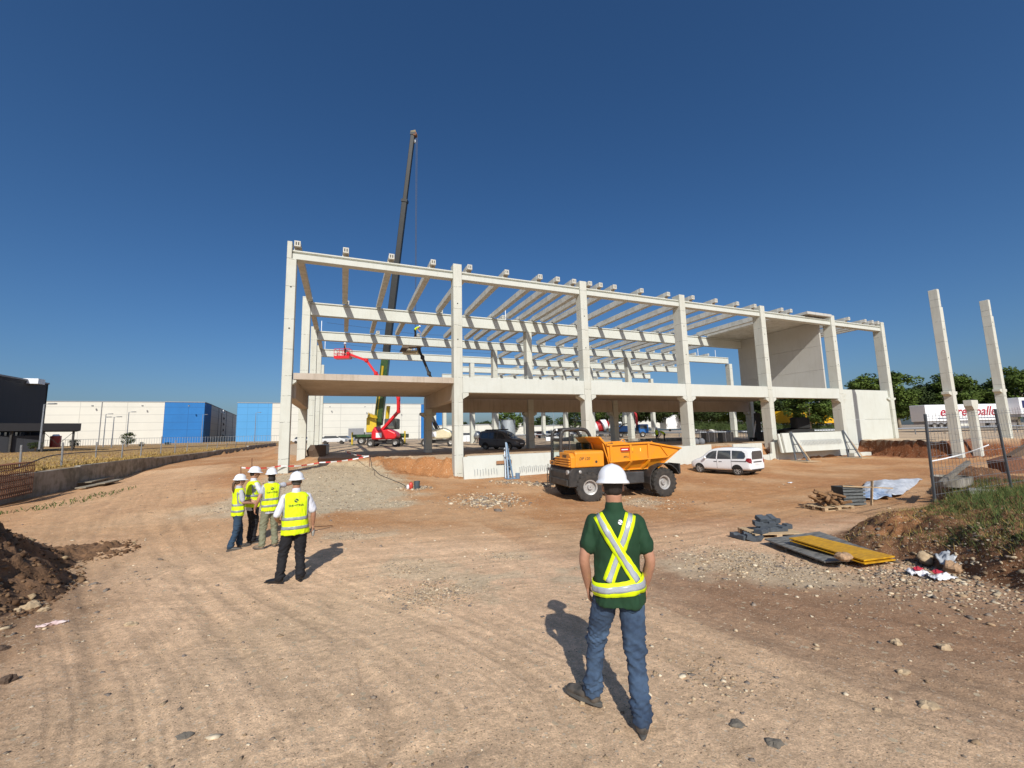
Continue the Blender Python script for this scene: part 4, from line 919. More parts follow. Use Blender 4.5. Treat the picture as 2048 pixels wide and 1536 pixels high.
def helmet(parent, c, s=1.0, tilt=0, yaw=0, mt=None):
    """hard hat: ribbed dome and a brim that is longer at the front (+y)"""
    n = 40; m = MB(); vs = []; rows = []
    def brim(a):
        fr = max(0, math.sin(a)); return .015+.038*fr**2+.006*max(0, -math.sin(a))**2
    L = 12
    for i in range(L+1):
        t = PI/2*(1-i/L)
        for k in range(n):
            a = 2*PI*k/n; rx, ry, rz = .118, .142, .124
            r = math.cos(t)**.92; z = math.sin(t)*rz
            rib = .007*math.exp(-(math.cos(a)*r*rx/.018)**2)*math.cos(t)**.1
            vs.append((rx*r*math.cos(a), ry*r*math.sin(a), z+rib*math.sin(t)**.3 if i < L else 0))
    base = L+1
    for q, (dr, dz) in enumerate(((.004, -.010), (.30, -.012), (.75, -.020), (1.0, -.030), (1.0, -.036), (.5, -.030))):
        for k in range(n):
            a = 2*PI*k/n; b = brim(a)*(dr if dr > .01 else 0)+.003; fl = .012*math.cos(2*a)*0
            vs.append(((.120+b)*math.cos(a), (.144+b)*math.sin(a), dz-.010*abs(math.cos(a))*dr*0+.008*max(0, -math.sin(a))*(-dr)))
    R_ = base+6; fs = [(i*n+k, i*n+(k+1) % n, (i+1)*n+(k+1) % n, (i+1)*n+k) for i in range(R_-1) for k in range(n)]
    m.add(vs, fs)
    M = Matrix.Translation(Vector(c)) @ Matrix.Rotation(yaw, 4, 'Z') @ Matrix.Rotation(tilt, 4, 'X') @ Matrix.Scale(s, 4); m.xf(M)
    o = m.build('helmet', mt or HELM, parent, smooth=True)
    md = o.modifiers.new('th', 'SOLIDIFY'); md.thickness = .003
    return o
def shoe(m_up, m_so, heel, yaw, roll=0, s=1.0, pitch=0):
    """shoe pointing along local +y turned by yaw about z; heel = point on the ground"""
    M = Matrix.Translation(Vector(heel)) @ Matrix.Rotation(yaw, 4, 'Z') @ Matrix.Rotation(pitch, 4, 'X') @ Matrix.Scale(s, 4)
    a = MB(); limb(a, [(0, .02, .055), (0, .10, .05), (0, .19, .042), (.004, .245, .036)], [(.036, .045), (.042, .042), (.046, .034), (.038, .026)], 14); limb(a, [(0, .035, .05), (0, .045, .125)], [.045, .048], 12)
    a.xf(M); m_up.add(a.v, a.f)
    b = MB(); out = [(.036*math.cos(t)*(1.0 if math.sin(t) < 0 else 1.22), .13+.165*math.sin(t)) for t in np.linspace(0, 2*PI, 25)[:-1]]
    b.prism(out, 0, .03, 'Z'); b.xf(M); m_so.add(b.v, b.f)
def wrap_band(bvh, name, m, parent, f, nu, nv, off=.004, closed=True):
    """sheet whose points are cast on to clothing: f(u, v) -> (origin, direction)"""
    V = []; last = None; bad = set()
    for j in range(nv+1):
        for i in range(nu if closed else nu+1):
            o, d = f(i/nu, j/nv); h, nn, _, _ = bvh.ray_cast(Vector(o), Vector(d).normalized())
            if h is None: h = last or Vector(o); nn = -Vector(d); bad.add(len(V))
            else: last = h
            if nn.dot(Vector(d)) > 0: nn = -nn
            V.append(h+nn*off)
    w = nu if closed else nu+1
    fs = [(j*w+i, j*w+(i+1) % w, (j+1)*w+(i+1) % w, (j+1)*w+i) for j in range(nv) for i in range(nu)]
    fs = [f_ for f_ in fs if not any(i in bad or (V[i]-V[f_[0]]).length > .2 for i in f_)]
    par = list(range(len(V)))
    def fd(i):
        while par[i] != i: par[i] = par[par[i]]; i = par[i]
        return i
    for f_ in fs:
        for i in f_[1:]: par[fd(i)] = fd(f_[0])
    cnt = {}
    for f_ in fs: cnt[fd(f_[0])] = cnt.get(fd(f_[0]), 0)+1
    best_ = max(cnt, key=cnt.get) if cnt else -1; fs = [f_ for f_ in fs if fd(f_[0]) == best_]; us = sorted({i for f_ in fs for i in f_}); mp2 = {i: k for k, i in enumerate(us)}
    mb = MB().add([V[i] for i in us], [tuple(mp2[i] for i in f_) for f_ in fs]); o = mb.build(name, m, parent, smooth=True)
    md = o.modifiers.new('th', 'SOLIDIFY'); md.thickness = .003; md.offset = 0; return o
def bvh_of(o): return BVHTree.FromPolygons([v.co.copy() for v in o.data.vertices], [tuple(p.vertices) for p in o.data.polygons])
def cast_text(bvh, s, size, m, parent, x, z, shear=0, flat_side=-1, bold=.0):
    me = text_mesh(s, size, extrude=.0, bold=bold); bm = bmesh.new(); bm.from_mesh(me)
    bmesh.ops.triangulate(bm, faces=bm.faces)
    for v in bm.verts:
        px, pz = v.co.x+x, v.co.y+z; h, nn, _, _ = bvh.ray_cast(Vector((px, flat_side*1.5, pz)), Vector((0, -flat_side, 0)))
        v.co = (px, (h.y if h else -.1)+flat_side*.005, pz)
    bm.to_mesh(me); bm.free(); me.materials.clear(); me.materials.append(m); o = bpy.data.objects.new('lettering', me); COL.objects.link(o); o.parent = parent; return o
def cast_logo(bvh, m, parent, x, z, r, fs=-1):
    """round mark cut by a slanting wave: two separate lobes"""
    for s in (1, -1):
        pts = [(r*math.cos(a), r*math.sin(a)) for a in np.linspace(R(-12), R(150), 14)]
        cut = [(r*(.85-1.7*t)*math.cos(R(-32+180))*-1*0+r*(-.86+1.72*t), r*(.50-.62*t)+.24*r*math.sin(t*PI*2)) for t in np.linspace(0, 1, 9)]
        P = [(s*a, s*b_) for a, b_ in pts+cut[1:-1]]
        bm = bmesh.new(); f = bm.faces.new([bm.verts.new((a, 0, b_)) for a, b_ in P]); bmesh.ops.triangulate(bm, faces=[f])
        for v in bm.verts:
            px, pz = v.co.x+x, v.co.z+z; h, nn, _, _ = bvh.ray_cast(Vector((px, fs*1.5, pz)), Vector((0, -fs, 0))); v.co = (px, (h.y if h else -.1)+fs*.006, pz)
        me = bpy.data.meshes.new('logo'); bm.to_mesh(me); bm.free(); me.materials.append(m); o = bpy.data.objects.new('logo', me); COL.objects.link(o); o.parent = parent

def person(label, loc, yaw, H=1.8, skin=SKIN, feet=None, arms=None, legs_m=BLKC, shoe_m=SHOE, sole_m=SOLE, build=1.0, shirt=None, sleeve=None, vest=None, hair='short', hair_m=HAIRD, head_yaw=0, head_tilt=0, vest_len=.80, glasses=False, lean=0, legr=1.0, vox=.011, shirt_z=.80, hip_shift=0, hipyaw=0, logo=None, face=True, group=None, jeans=False):
    """feet: ((x, y, yaw), (x, y, yaw)) left, right heel positions; arms: ((elbow, wrist, hand dir, hand up, curl) left, right)"""
    s = H/1.8
    feet = feet or ((-.10, -.05, .1), (.10, -.05, -.1)); B = build
    # ---- body
    m = MB(); hx = hip_shift
    sh = [Vector((-.160*B+hx*.3, lean, 1.415)), Vector((.160*B+hx*.3, lean, 1.415))]
    hip = [Vector((-.085+hx, 0, .90)), Vector((.085+hx, 0, .90))]
    torso(m, [(.86, hx, 0, .13, .09), (.95, hx, 0, .155*B, .10*B), (1.08, hx*.7, lean*.3, .135*B, .09*B), (1.25, hx*.5, lean*.6, .15*B, .10*B), (1.38, hx*.3, lean, .165*B, .105*B), (1.45, hx*.3, lean, .13*B, .085), (1.49, hx*.3, lean, .075, .065)])
    hc = Vector((hx*.3, lean+.015, 1.68)); Mh = Matrix.Rotation(head_yaw, 3, 'Z') @ Matrix.Rotation(head_tilt, 3, 'X')
    hp = lambda x, y, z: hc+Mh @ Vector((x, y, z))
    limb(m, [(hx*.3, lean, 1.44), (hx*.3, lean+.005, 1.52), tuple(hp(0, -.016, -.06))], [.066, .062, .064])
    m.ball(hp(0, -.008, .02), (.076, .096, .098), 18, 12, M=Mh); m.ball(hp(0, .03, -.05), (.056, .062, .066), 14, 10, M=Mh); m.ball(hp(0, .068, -.085), (.026, .024, .024), M=Mh)
    limb(m, [tuple(hp(0, .088, .005)), tuple(hp(0, .112, -.030)), tuple(hp(0, .100, -.042))], [.010, .014, .012], 8, 2)
    for e in (-1, 1):
        m.ball(hp(e*.078, -.005, -.015), (.010, .022, .032), 8, 6, M=Mh); m.ball(hp(e*.030, .078, .018), (.026, .014, .010), 8, 6, M=Mh); m.ball(hp(e*.035, .066, -.035), (.024, .022, .022), 8, 6, M=Mh)
    m.ball(hp(0, .087, -.066), (.024, .010, .008), 8, 6, M=Mh)
    ank = []; kne = []
    for i, (fx, fy, fa) in enumerate(feet[:2]):
        a = Vector((fx, fy, .09))+Vector((-math.sin(fa), math.cos(fa), 0))*.045; ank.append(a)
        k = (hip[i]+a)/2; k.z = .49; d = Vector((-math.sin(fa*.5), math.cos(fa*.5), 0)); k += d*(.035 if len(feet) < 3 else feet[2][i]); kne.append(k)
        limb(m, [hip[i], (hip[i]+k)/2, k, (k+a)/2, a], [.078, .070, .048, .044, .034])
        limb(m, [a, a+Vector((-math.sin(fa), math.cos(fa), 0))*.12+Vector((0, 0, -.05))], [.032, .025], 8)
    for i in (0, 1):
        el, wr, hd, hu, cu = arms[i]; el = Vector(el); wr = Vector(wr)
        limb(m, [sh[i], (sh[i]+el)/2, el, (el+wr)/2, wr], [.052*B, .046*B, .039*B, .038*B, .025], 12)
        if hd: hand(m, wr, hd, hu, (1 if i == 0 else -1), cu)
    body = remesh(m, 'person', skin, None, vox=.0085, it=3)
    body.location = loc; body.rotation_euler = (0, 0, yaw); body.scale = (s, s, s)
    tag(body, label, 'person', group); P = body
    # ---- eyes
    if face:
        for e in (-1, 1): MB().ball(hp(e*.030, .083, .005), (.012, .008, .007), 8, 6, M=Mh).build('eye', BLKS, P)
    if glasses:
        g = MB()
        for e in (-1, 1): g.ball(hp(e*.032, .096, .004), (.028, .008, .02), 10, 6, M=Mh); g.bar(hp(e*.06, .088, .008), hp(e*.082, 0, .0), .006)
        g.build('sunglasses', BLKS, P)
    # ---- shoes
    mu, mso = MB(), MB()
    for i, (fx, fy, fa) in enumerate(feet[:2]):
        mu, mso = MB(), MB(); shoe(mu, mso, (fx, fy, 0), fa, s=1.08); so_ = remesh(mu, 'shoe', shoe_m, P, vox=.008, it=2); mso.build('sole', sole_m, so_, bevel=.004)
    # ---- trousers
    def legs(m, g=1.0):
        torso(m, [(.84, hx, 0, .11, .085), (.90, hx, -.008, .165*B, .118*B), (.98, hx, 0, .162*B, .112*B), (1.06, hx, 0, .150*B, .10*B)])
        for i, (fx, fy, fa) in enumerate(feet[:2]):
            a = ank[i]; k = kne[i]; cz = Vector((0, 0, .015))
            limb(m, [hip[i]+Vector((0, -.005, -.02)), (hip[i]+k)/2, k, (k+a)/2, a+cz], [.098*g, .088*g, .070*g, .064*g, .066*g], 16)
    def wr(co):
        z = co.z; kz = math.exp(-((z-.50)/.16)**2)*1.0+math.exp(-((z-.16)/.10)**2)*1.3+math.exp(-((z-.83)/.08)**2)*.8+.25
        w = nz((co.x*5, co.y*5, z*22+co.x*18*(1 if co.x > hx else -1)), 1.0, 1)+.5*nz((co.x*9, co.y*9, z*40), 1, 2)
        sd_ = 1 if co.x > hx else -1; rg = max(0, 1-2.6*abs(nz((co.x*5, co.y*5, z*17+co.x*11*sd_+co.y*5), 1, 11)))**2+.7*max(0, 1-2.6*abs(nz((co.x*7, co.y*7, z*27-co.x*14*sd_), 1, 12)))**2
        return w*.007*kz+.013*(rg-.35)*kz*min(1, max(.25, (1.0-z)*3))+.004*nz(co, 6, 5)
    m = MB(); legs(m, legr); remesh(m, 'trousers', legs_m, P, vox=.010 if jeans else .012, it=2, disp=wr)
    # ---- shirt
    def top(m, zb, g, sl=None, drape=0):
        torso(m, [(zb, hx, 0, .186*B*g, .140*B*g+drape), (zb+.12, hx, 0, .180*B*g, .134*B*g+drape), (1.12, hx*.7, lean*.4, .160*B*g, .112*B*g+drape*.6), (1.25, hx*.5, lean*.6, .172*B*g, .118*B*g+drape*.4), (1.37, hx*.3, lean, .186*B*g, .120*B*g), (1.435, hx*.3, lean, .165*B*g, .100*g), (1.483, hx*.3, lean, .105*g, .078*g), (1.51, hx*.3, lean, .068*g, .062*g)])
        for i in (0, 1): m.ball(sh[i]+Vector(((.015 if i == 0 else -.015), 0, -.005)), (.062*B, .062*B, .058*B), 14, 8)
    def fold(amp, seed):
        def f(co):
            w = nz((co.x*9, co.y*6, co.z*4.5+abs(co.x)*8), 1, seed)+.7*(.3-abs(nz((co.x*15, co.y*9, co.z*6+abs(co.x)*14), 1, seed+1)))+.4*nz((co.x*30, co.y*20, co.z*16), 1, seed+2); lo = 1+.6*max(0, 1.2-co.z)
            return w*amp*lo*(1-.9*min(1, max(0, (co.z-1.44)/.05)))
        return f
    if shirt:
        m = MB(); top(m, shirt_z, .90 if vest else 1.0)
        if sleeve:
            for i in (0, 1):
                el, wr_ = Vector(arms[i][0]), Vector(arms[i][1]); t_ = sleeve[i]
                if t_ <= 1: 
                    e2 = sh[i]+(el-sh[i])*t_; d_ = (el-sh[i]).normalized(); limb(m, [sh[i], (sh[i]+e2)/2, e2-d_*.02], [.056*B, .060*B, .066*B], 14)
                else:
                    e2 = el+(wr_-el)*(t_-1); limb(m, [sh[i], (sh[i]+el)/2, el, (el+e2)/2, e2], [.058*B, .057*B, .054*B, .048*B, .042], 14)
        m.tube([(hx*.3+.070*math.cos(a), lean+.068*math.sin(a), 1.512+.010*math.sin(a)) for a in np.linspace(0, 2*PI, 25)[:-1]], (.014, .020), 8, closed=True) if False else limb(m, [(hx*.3, lean-.004, 1.47), (hx*.3, lean-.002, 1.532)], [(.080, .076), (.073, .071)], 18)
        S = remesh(m, 'shirt', shirt, P, vox=.010, it=3, disp=fold(.015, 4))
    if vest:
        m = MB()
        torso(m, [(vest_len, hx, 0, .196*B, .150*B), (vest_len+.15, hx, -.002, .192*B, .146*B), (1.12, hx*.7, lean*.4, .184*B, .138*B), (1.27, hx*.5, lean*.6, .192*B, .136*B), (1.37, hx*.3, lean, .200*B, .134*B), (1.43, hx*.3, lean, .188*B, .118*B), (1.472, hx*.3, lean, .150*B, .098), (1.50, hx*.3, lean, .09, .076)])
        V = remesh(m, 'vest', HVY, P, vox=.011, it=3, disp=fold(.018, 8)); bv = bvh_of(V)
        rad = lambda z: (lambda u, v: ((hx*.6+.6*math.cos(2*PI*u), lean*.4+.6*math.sin(2*PI*u), z+(v-.5)*.05), (-math.cos(2*PI*u), -math.sin(2*PI*u), 0)))
        zb = vest_len
        for z in (zb+.12, zb+.27): wrap_band(bv, 'reflective_band', BANDM, V, rad(z), 64, 3)
        for sx in (-1, 1):
            for fy in (-1, 1):
                wrap_band(bv, 'reflective_band', BANDM, V, (lambda u, v, sx=sx, fy=fy: ((sx*.172*B+hx*.5+(v-.5)*.04, fy*.8, zb+.29+u*(1.415-zb-.29)), (0, -fy, 0))), 16, 3, closed=False)
        if logo: 
            cast_logo(bv, LOGO, V, hx*.4, 1.37, .033); cast_text(bv, logo, .052, LOGO, V, hx*.4, 1.285, bold=.0006)
    # ---- hair
    if hair:
        m = MB(); m.ball(hp(0, -.018, .025), (.081, .098, .095), 16, 12, M=Mh)
        m.ball(hp(0, -.036, -.030), (.072, .064, .05 if hair == 'short' else .085), 14, 10, M=Mh)
        if hair == 'bob': m.ball(hp(0, -.045, -.09), (.080, .060, .085), 14, 10, M=Mh)
        if hair == 'tail': limb(m, [tuple(hp(0, -.085, .0)), tuple(hp(0, -.135, -.06)), tuple(hp(0, -.14, -.18)), tuple(hp(.0, -.115, -.30))], [.03, .034, .030, .012], 12)
        remesh(m, 'hair', hair_m, P, vox=.010, it=2, disp=lambda co: .004*nz((co.x*60, co.y*60, co.z*8), 1, 2))
    helmet(P, hp(0, -.002, .055), .95, tilt=head_tilt-.05, yaw=head_yaw)
    return P

def face_yaw(x, y, off=0):   # local +y pointing away from the camera, turned left by off
    return -math.atan2(x, y)+off
# man in the green polo shirt with the crossed high visibility harness, walking away
mp_ = Vector((1.935, 2.80, 0)); mz = gz(1.95, 2.78)
man = person('man in dark green polo shirt and jeans with a crossed yellow reflective harness', (1.985, 2.78, mz-.0), face_yaw(1.95, 2.8, .06), H=1.80, skin=SKIN, build=1.05,
    feet=((-.185, .12, 1.0), (.10, -.20, -.12), (.06, .02)), arms=(((-.245, -.04, 1.145), (-.225, .07, .90), (.05, .3, -.9), (-1, 0, 0), .7), ((.245, -.03, 1.145), (.215, .09, .905), (-.05, .35, -.9), (1, 0, 0), .7)),
    legs_m=JEAN, shoe_m=SHOE, shirt=GRN, sleeve=(.72, .72), shirt_z=.815, hair='short', hair_m=HAIRD, legr=1.02, head_tilt=-.12, vox=.009, hip_shift=.005, jeans=True)
sh_ = [c for c in COL.objects if c.parent == man and c.name.startswith('shirt')][0]; bv = bvh_of(sh_)
def strap(p, q, w, m, off, fy, nm, bow=0):
    p = Vector(p); q = Vector(q); d = (q-p); n_ = Vector((-d.y, d.x)).normalized() if False else Vector((d[1], -d[0])).normalized()
    def f(u, v):
        a = p+d*u; x = a[0]+n_[0]*(v-.5)*w+bow*math.sin(PI*u); z = a[1]+n_[1]*(v-.5)*w
        return ((x, fy*.8, z), (0, -fy, 0))
    return wrap_band(bv, nm, m, harness, f, 26, 3, off=off, closed=False)
harness = empty('harness', (0, 0, 0)); harness.parent = man
YST = mat('harness_yellow', (.68, .87, .0), rough=.7, var=.08)
for (p, q, o) in (((-.125, 1.465), (.135, 1.005), .010), ((.118, 1.475), (-.075, 1.000), .005)):
    p, q = Vector((p[0], p[1])), Vector((q[0], q[1]))
    strap(p, q, .084, YST, o, -1, 'strap'); strap(p, q, .036, BAND2, o+.003, -1, 'reflective_band')
for p, q in (((-.125, 1.455), (-.10, 1.0)), ((.118, 1.46), (.10, 1.0))):
    strap(Vector(p), Vector(q), .07, YST, .006, 1, 'strap')
for dz, w, o, mm, nm in ((0, .100, .011, YST, 'belt'), (0, .044, .0145, BAND2, 'reflective_band')):
    wrap_band(bv, nm, mm, harness, (lambda u, v, w=w: ((.75*math.cos(2*PI*u), .75*math.sin(2*PI*u), .955+.02*math.cos(2*PI*u)*1+(v-.5)*w), (-math.cos(2*PI*u), -math.sin(2*PI*u), 0))), 72, 3, off=o)
cast_logo(bv, LOGW, man, .035, 1.43, .017)

sz = lambda x, y: gz(x, y)
# the group of four
p4 = person('man in white shirt and black trousers seen from behind in a long yellow vest', (-.72, 8.22, sz(-.72, 8.22)), face_yaw(-.75, 8.2, .04), H=1.79, build=1.10,
    feet=((-.17, -.02, .95), (.115, -.06, .15)), arms=(((-.285, -.06, 1.15), (-.27, .13, 1.02), (.3, .8, -.2), (0, 0, 1), .6), ((.275, -.02, 1.14), (.285, .06, .90), (0, .2, -1), (1, 0, 0), .8)),
    legs_m=BLKC, shoe_m=BLKS, sole_m=BLKC, shirt=WCL, sleeve=(1.25, .92), vest=True, vest_len=.80, logo='SERVITRIA', hair='short', hair_m=mat('grey_hair', (.06, .055, .05), rough=.7), legr=1.12, head_tilt=-.06, group='visitors in white helmets and yellow vests')
gl = MB(); limb(gl, [(.288, .085, .82), (.29, .09, .77), (.292, .09, .71)], [(.03, .022), (.048, .03), (.035, .02)], 10); limb(gl, [(.29, .09, .80), (.315, .10, .75)], [.014, .012], 8)
gl2 = remesh(gl, 'glove', mat('grey_glove', (.35, .34, .31), rough=.9), None, vox=.008, it=1); gl2.name = 'work_gloves'; gl2.matrix_world = p4.matrix_world.copy(); gl2.location = p4.location; gl2.rotation_euler = p4.rotation_euler; gl2.scale = p4.scale
tag(gl2, 'pair of light grey work gloves held in the right hand of the nearest vested man', 'gloves')
p3 = person('person with dark bobbed hair and olive trousers pointing with the right arm', (-1.44, 10.7, sz(-1.44, 10.7)), face_yaw(-1.46, 10.9, .22), H=1.68, build=.98,
    feet=((-.12, -.03, .5), (.13, .0, -.1)), arms=(((-.26, -.05, 1.15), (-.30, .10, .92), (.05, .25, -1), (-1, 0, 0), .6), ((.44, .10, 1.43), (.70, .20, 1.50), (.95, .3, .05), (0, 0, 1), .12)),
    legs_m=OLV, shoe_m=TANS, shirt=GYT, sleeve=(.5, .5), vest=True, vest_len=.86, logo='SERVITRIA', hair='bob', hair_m=HAIRD, skin=SKIN, legr=1.05, group='visitors in white helmets and yellow vests')
p2 = person('person in long white sleeves and black trousers standing with folded arms', (-2.02, 12.15, sz(-2.02, 12.15)), face_yaw(-2.0, 12.2, -1.15), H=1.80, build=1.0,
    feet=((-.09, -.03, .1), (.09, -.05, -.2)), arms=(((-.27, .08, 1.18), (-.05, .21, 1.24), (1, .05, .1), (0, 1, 0), .5), ((.27, .10, 1.16), (.03, .22, 1.19), (-1, .05, .1), (0, 1, 0), .5)),
    legs_m=BLKC, shoe_m=BLKS, shirt=WCL, sleeve=(1.85, 1.85), vest=True, vest_len=.88, hair='short', hair_m=HAIRD, head_yaw=-.2, head_tilt=-.1, group='visitors in white helmets and yellow vests')
p1 = person('woman with a ponytail and sunglasses in jeans and yellow vest seen in profile', (-2.22, 11.6, sz(-2.22, 11.6)), face_yaw(-2.3, 11.9, -1.25), H=1.66, build=.90, skin=SKIN2,
    feet=((-.07, .06, .0), (.08, -.20, -.5)), arms=(((-.22, .02, 1.17), (-.13, .24, 1.13), (.2, 1, .0), (-1, 0, .2), .6), ((.22, .03, 1.16), (.15, .27, 1.10), (-.1, 1, .05), (1, 0, .2), .6)),
    legs_m=JEAN2, shoe_m=SHOE, shirt=GYT, sleeve=(.85, .85), vest=True, vest_len=.82, hair='tail', hair_m=HAIRB, glasses=True, head_tilt=-.05, group='visitors in white helmets and yellow vests')
# small far figures: same body with fewer details
def far_person(label, loc, yaw, H, coat, legs_c, pose='stand', hat=HELM):
    m = MB()
    ln = .42 if pose == 'bend' else .0
    sh0 = Vector((0, ln, 1.40-ln*.35))
    torso(m, [(.85, 0, 0, .15, .11), (1.0, 0, ln*.25, .15, .11), (1.25, 0, ln*.7, .17, .12), (1.42, 0, ln, .16, .11), (1.48, 0, ln, .08, .08)]) if pose != 'bend' else limb(m, [(0, 0, .92), (0, .16, 1.10), (0, .40, 1.22)], [(.15, .12), (.16, .13), (.17, .11)], 14)
    hd = Vector((0, ln+.0, 1.66-ln*.55)); 
    if pose == 'bend': hd = Vector((0, .58, 1.30))
    m.ball(hd, (.078, .096, .11)); limb(m, [sh0 if pose != 'bend' else (0, .42, 1.24), tuple(hd-Vector((0, .02, .08)))], [.06, .055])
    for e in (-1, 1):
        s0 = Vector((e*.17, ln, 1.38)) if pose != 'bend' else Vector((e*.16, .40, 1.20))
        el = s0+Vector((e*.07, .04, -.27)); w = el+Vector((-e*.03, .12 if pose == 'stand' else .14, -.20)); limb(m, [s0, el, w], [.055, .045, .032], 10); hand(m, w, (0, .3, -1), (e, 0, 0), -e, .5)
        h0 = Vector((e*.09, 0, .9)); k = Vector((e*.10, .05, .48)); a = Vector((e*.11, -.02, .08)); limb(m, [h0, k, a], [.09, .06, .042], 10); limb(m, [a, a+Vector((0, .15, -.04))], [.04, .035], 8)
    b_ = remesh(m, 'person', SKIN, None, vox=.016, it=2); b_.location = loc; b_.rotation_euler = (0, 0, yaw); b_.scale = (H/1.8,)*3; tag(b_, label, 'person')
    m = MB()
    if pose == 'bend': limb(m, [(0, -.01, .93), (0, .15, 1.12), (0, .41, 1.25)], [(.17, .14), (.18, .15), (.19, .13)], 14)
    else: torso(m, [(.84, 0, 0, .18, .14), (1.1, 0, 0, .17, .13), (1.38, 0, 0, .20, .13), (1.46, 0, 0, .12, .09)])
    remesh(m, 'vest', coat, b_, vox=.016, it=2)
    m = MB()
    for e in (-1, 1): limb(m, [(e*.09, 0, .93), (e*.10, .05, .48), (e*.11, -.02, .12)], [.115, .078, .068], 10)
    remesh(m, 'trousers', legs_c, b_, vox=.016, it=2)
    helmet(b_, hd+Vector((0, 0, .055)), 1.04, mt=hat)
    return b_
# ------------------------------------------------------------------ trees
LEAF = mat('leaf_green', hexc('#5a6b2b'), rough=.8, var=.3, vscale=.8, col2=hexc('#2f4014'), spec=.25)
LEAF2 = mat('leaf_dark_green', hexc('#414f26'), rough=.8, var=.3, vscale=.9, col2=hexc('#222f12'), spec=.25)
BARK = mat('bark', hexc('#8a7d6a'), rough=.95, var=.35, vscale=5, stretch=(3, 3, .5))
def crown_mesh(seed, h, w, n, ls, m, clumps=44, flat=1.0):
    r_ = np.random.default_rng(seed); C_ = []
    for k in range(clumps):
        u = r_.uniform(-1, 1); a = r_.uniform(0, 2*PI); rr_ = r_.uniform(.15, 1)**.6
        x = math.cos(a)*math.sqrt(max(0, 1-u*u*.8))*rr_*w*.40; y = math.sin(a)*math.sqrt(max(0, 1-u*u*.8))*rr_*w*.40; z = u*h*.40*flat
        C_.append((x, y, z, r_.uniform(.16, .30)*w*.62))
    C_ = np.array(C_); pick = r_.integers(0, clumps, n); c = C_[pick]
    d = r_.standard_normal((n, 3)); d /= np.linalg.norm(d, axis=1)[:, None]; rad = c[:, 3]*r_.uniform(.55, 1.05, n)
    P = c[:, :3]+d*rad[:, None]*np.array([1, 1, .8])
    a = r_.standard_normal((n, 3)); a[:, 2] *= .6; a /= np.linalg.norm(a, axis=1)[:, None]; b_ = np.cross(a, d+.4*r_.standard_normal((n, 3))); b_ /= np.linalg.norm(b_, axis=1)[:, None]+1e-9
    s = ls*r_.uniform(.6, 1.4, n)[:, None]
    V = np.stack([P-a*s, P-b_*s*.5, P+a*s, P+b_*s*.5], 1).reshape(-1, 3)
    me = bpy.data.meshes.new('crown'); me.vertices.add(4*n); me.vertices.foreach_set('co', V.ravel()); me.loops.add(4*n); me.loops.foreach_set('vertex_index', np.arange(4*n))
    me.polygons.add(n); me.polygons.foreach_set('loop_start', np.arange(n)*4); me.update(calc_edges=True); me.materials.append(m); return me, C_
TREES = {}
def tree_proto(key, H, Wd, trunk, n, ls, m):
    ch = H-trunk*.75; me, C_ = crown_mesh(hash(key) % 1000 if False else sum(map(ord, key)), ch, Wd, n, ls, m)
    tm = MB(); rs = random.Random(sum(map(ord, key))); r0 = .018*H+.04
    tm.tube([(0, 0, -.3), (rs.uniform(-.05, .05), rs.uniform(-.05, .05), trunk*.5), (rs.uniform(-.1, .1), 0, trunk), (0, 0, H*.7)], [r0*1.25, r0, r0*.8, r0*.3], 8)
    for k in range(9):
        c = C_[k]; tm.tube([(0, 0, trunk*rs.uniform(.8, 1.15)), (c[0]*.5, c[1]*.5, trunk+(c[2]+ch*.5)*.45), (c[0], c[1], H-ch/2+c[2])], [r0*.5, r0*.3, .02], 6)
    tme = tm.mesh('trunk'); tme.materials.append(BARK); tme.polygons.foreach_set('use_smooth', [True]*len(tme.polygons))
    TREES[key] = (me, tme, H, ch)
tree_proto('plane_a', 7.0, 5.8, 1.7, 8500, .16, LEAF); tree_proto('plane_b', 6.4, 6.2, 1.5, 8500, .16, LEAF2); tree_proto('plane_c', 7.4, 5.6, 1.8, 8500, .16, LEAF)
tree_proto('far_a', 6.0, 7.0, 1.6, 1500, .30, LEAF2); tree_proto('far_b', 5.4, 7.6, 1.2, 1500, .30, LEAF); tree_proto('bush_a', 2.2, 2.4, .4, 1200, .09, LEAF2)
def tree(key, x, y, z, s, label, cat='tree', group=None, rz=0, sx=1):
    me, tme, H, ch = TREES[key]; e = empty('tree' if cat == 'tree' else 'shrub', (x, y, z), rz, label, cat, group); e.scale = (s*sx, s*sx, s)
    for nm, mm, loc in (('crown', me, (0, 0, H-ch/2)), ('trunk', tme, (0, 0, 0))):
        o = bpy.data.objects.new(nm, mm); COL.objects.link(o); o.parent = e; o.location = loc
    return e
def tree_px(key, xc, ytop, ybase, D, label, group=None, sx=1, cat='tree', rz=None):
    """stand a tree at camera depth D so that its foot and top read at these photo rows"""
    b_ = atD(xc, ybase, D); t_ = atD(xc, ytop, D); H = TREES[key][2]
    return tree(key, b_.x, b_.y, b_.z, (t_.z-b_.z)/H, label, cat, group, random.uniform(0, 6) if rz is None else rz, sx)
G1 = 'roadside trees at the right behind the site'
rt = [('plane_a', 1745, 748, 862, 96, 'leafy tree right behind the last building column, left of the trailer', 1.0), ('plane_c', 1800, 736, 862, 94, 'tall leafy roadside tree just right of the last building column', 1.05), ('plane_b', 1862, 768, 860, 98, 'low leafy tree behind the left end of the white trailer', .95),
      ('plane_a', 1905, 745, 860, 96, 'leafy tree directly behind the nearest tall free column', 1.05), ('plane_c', 1948, 760, 860, 100, 'leafy tree behind the middle of the white trailer', 1.0), ('plane_b', 1995, 762, 860, 98, 'leafy tree beside the furthest right free column', .9), ('plane_c', 2040, 730, 860, 92, 'tall leafy tree at the right edge of the photo', 1.0)]
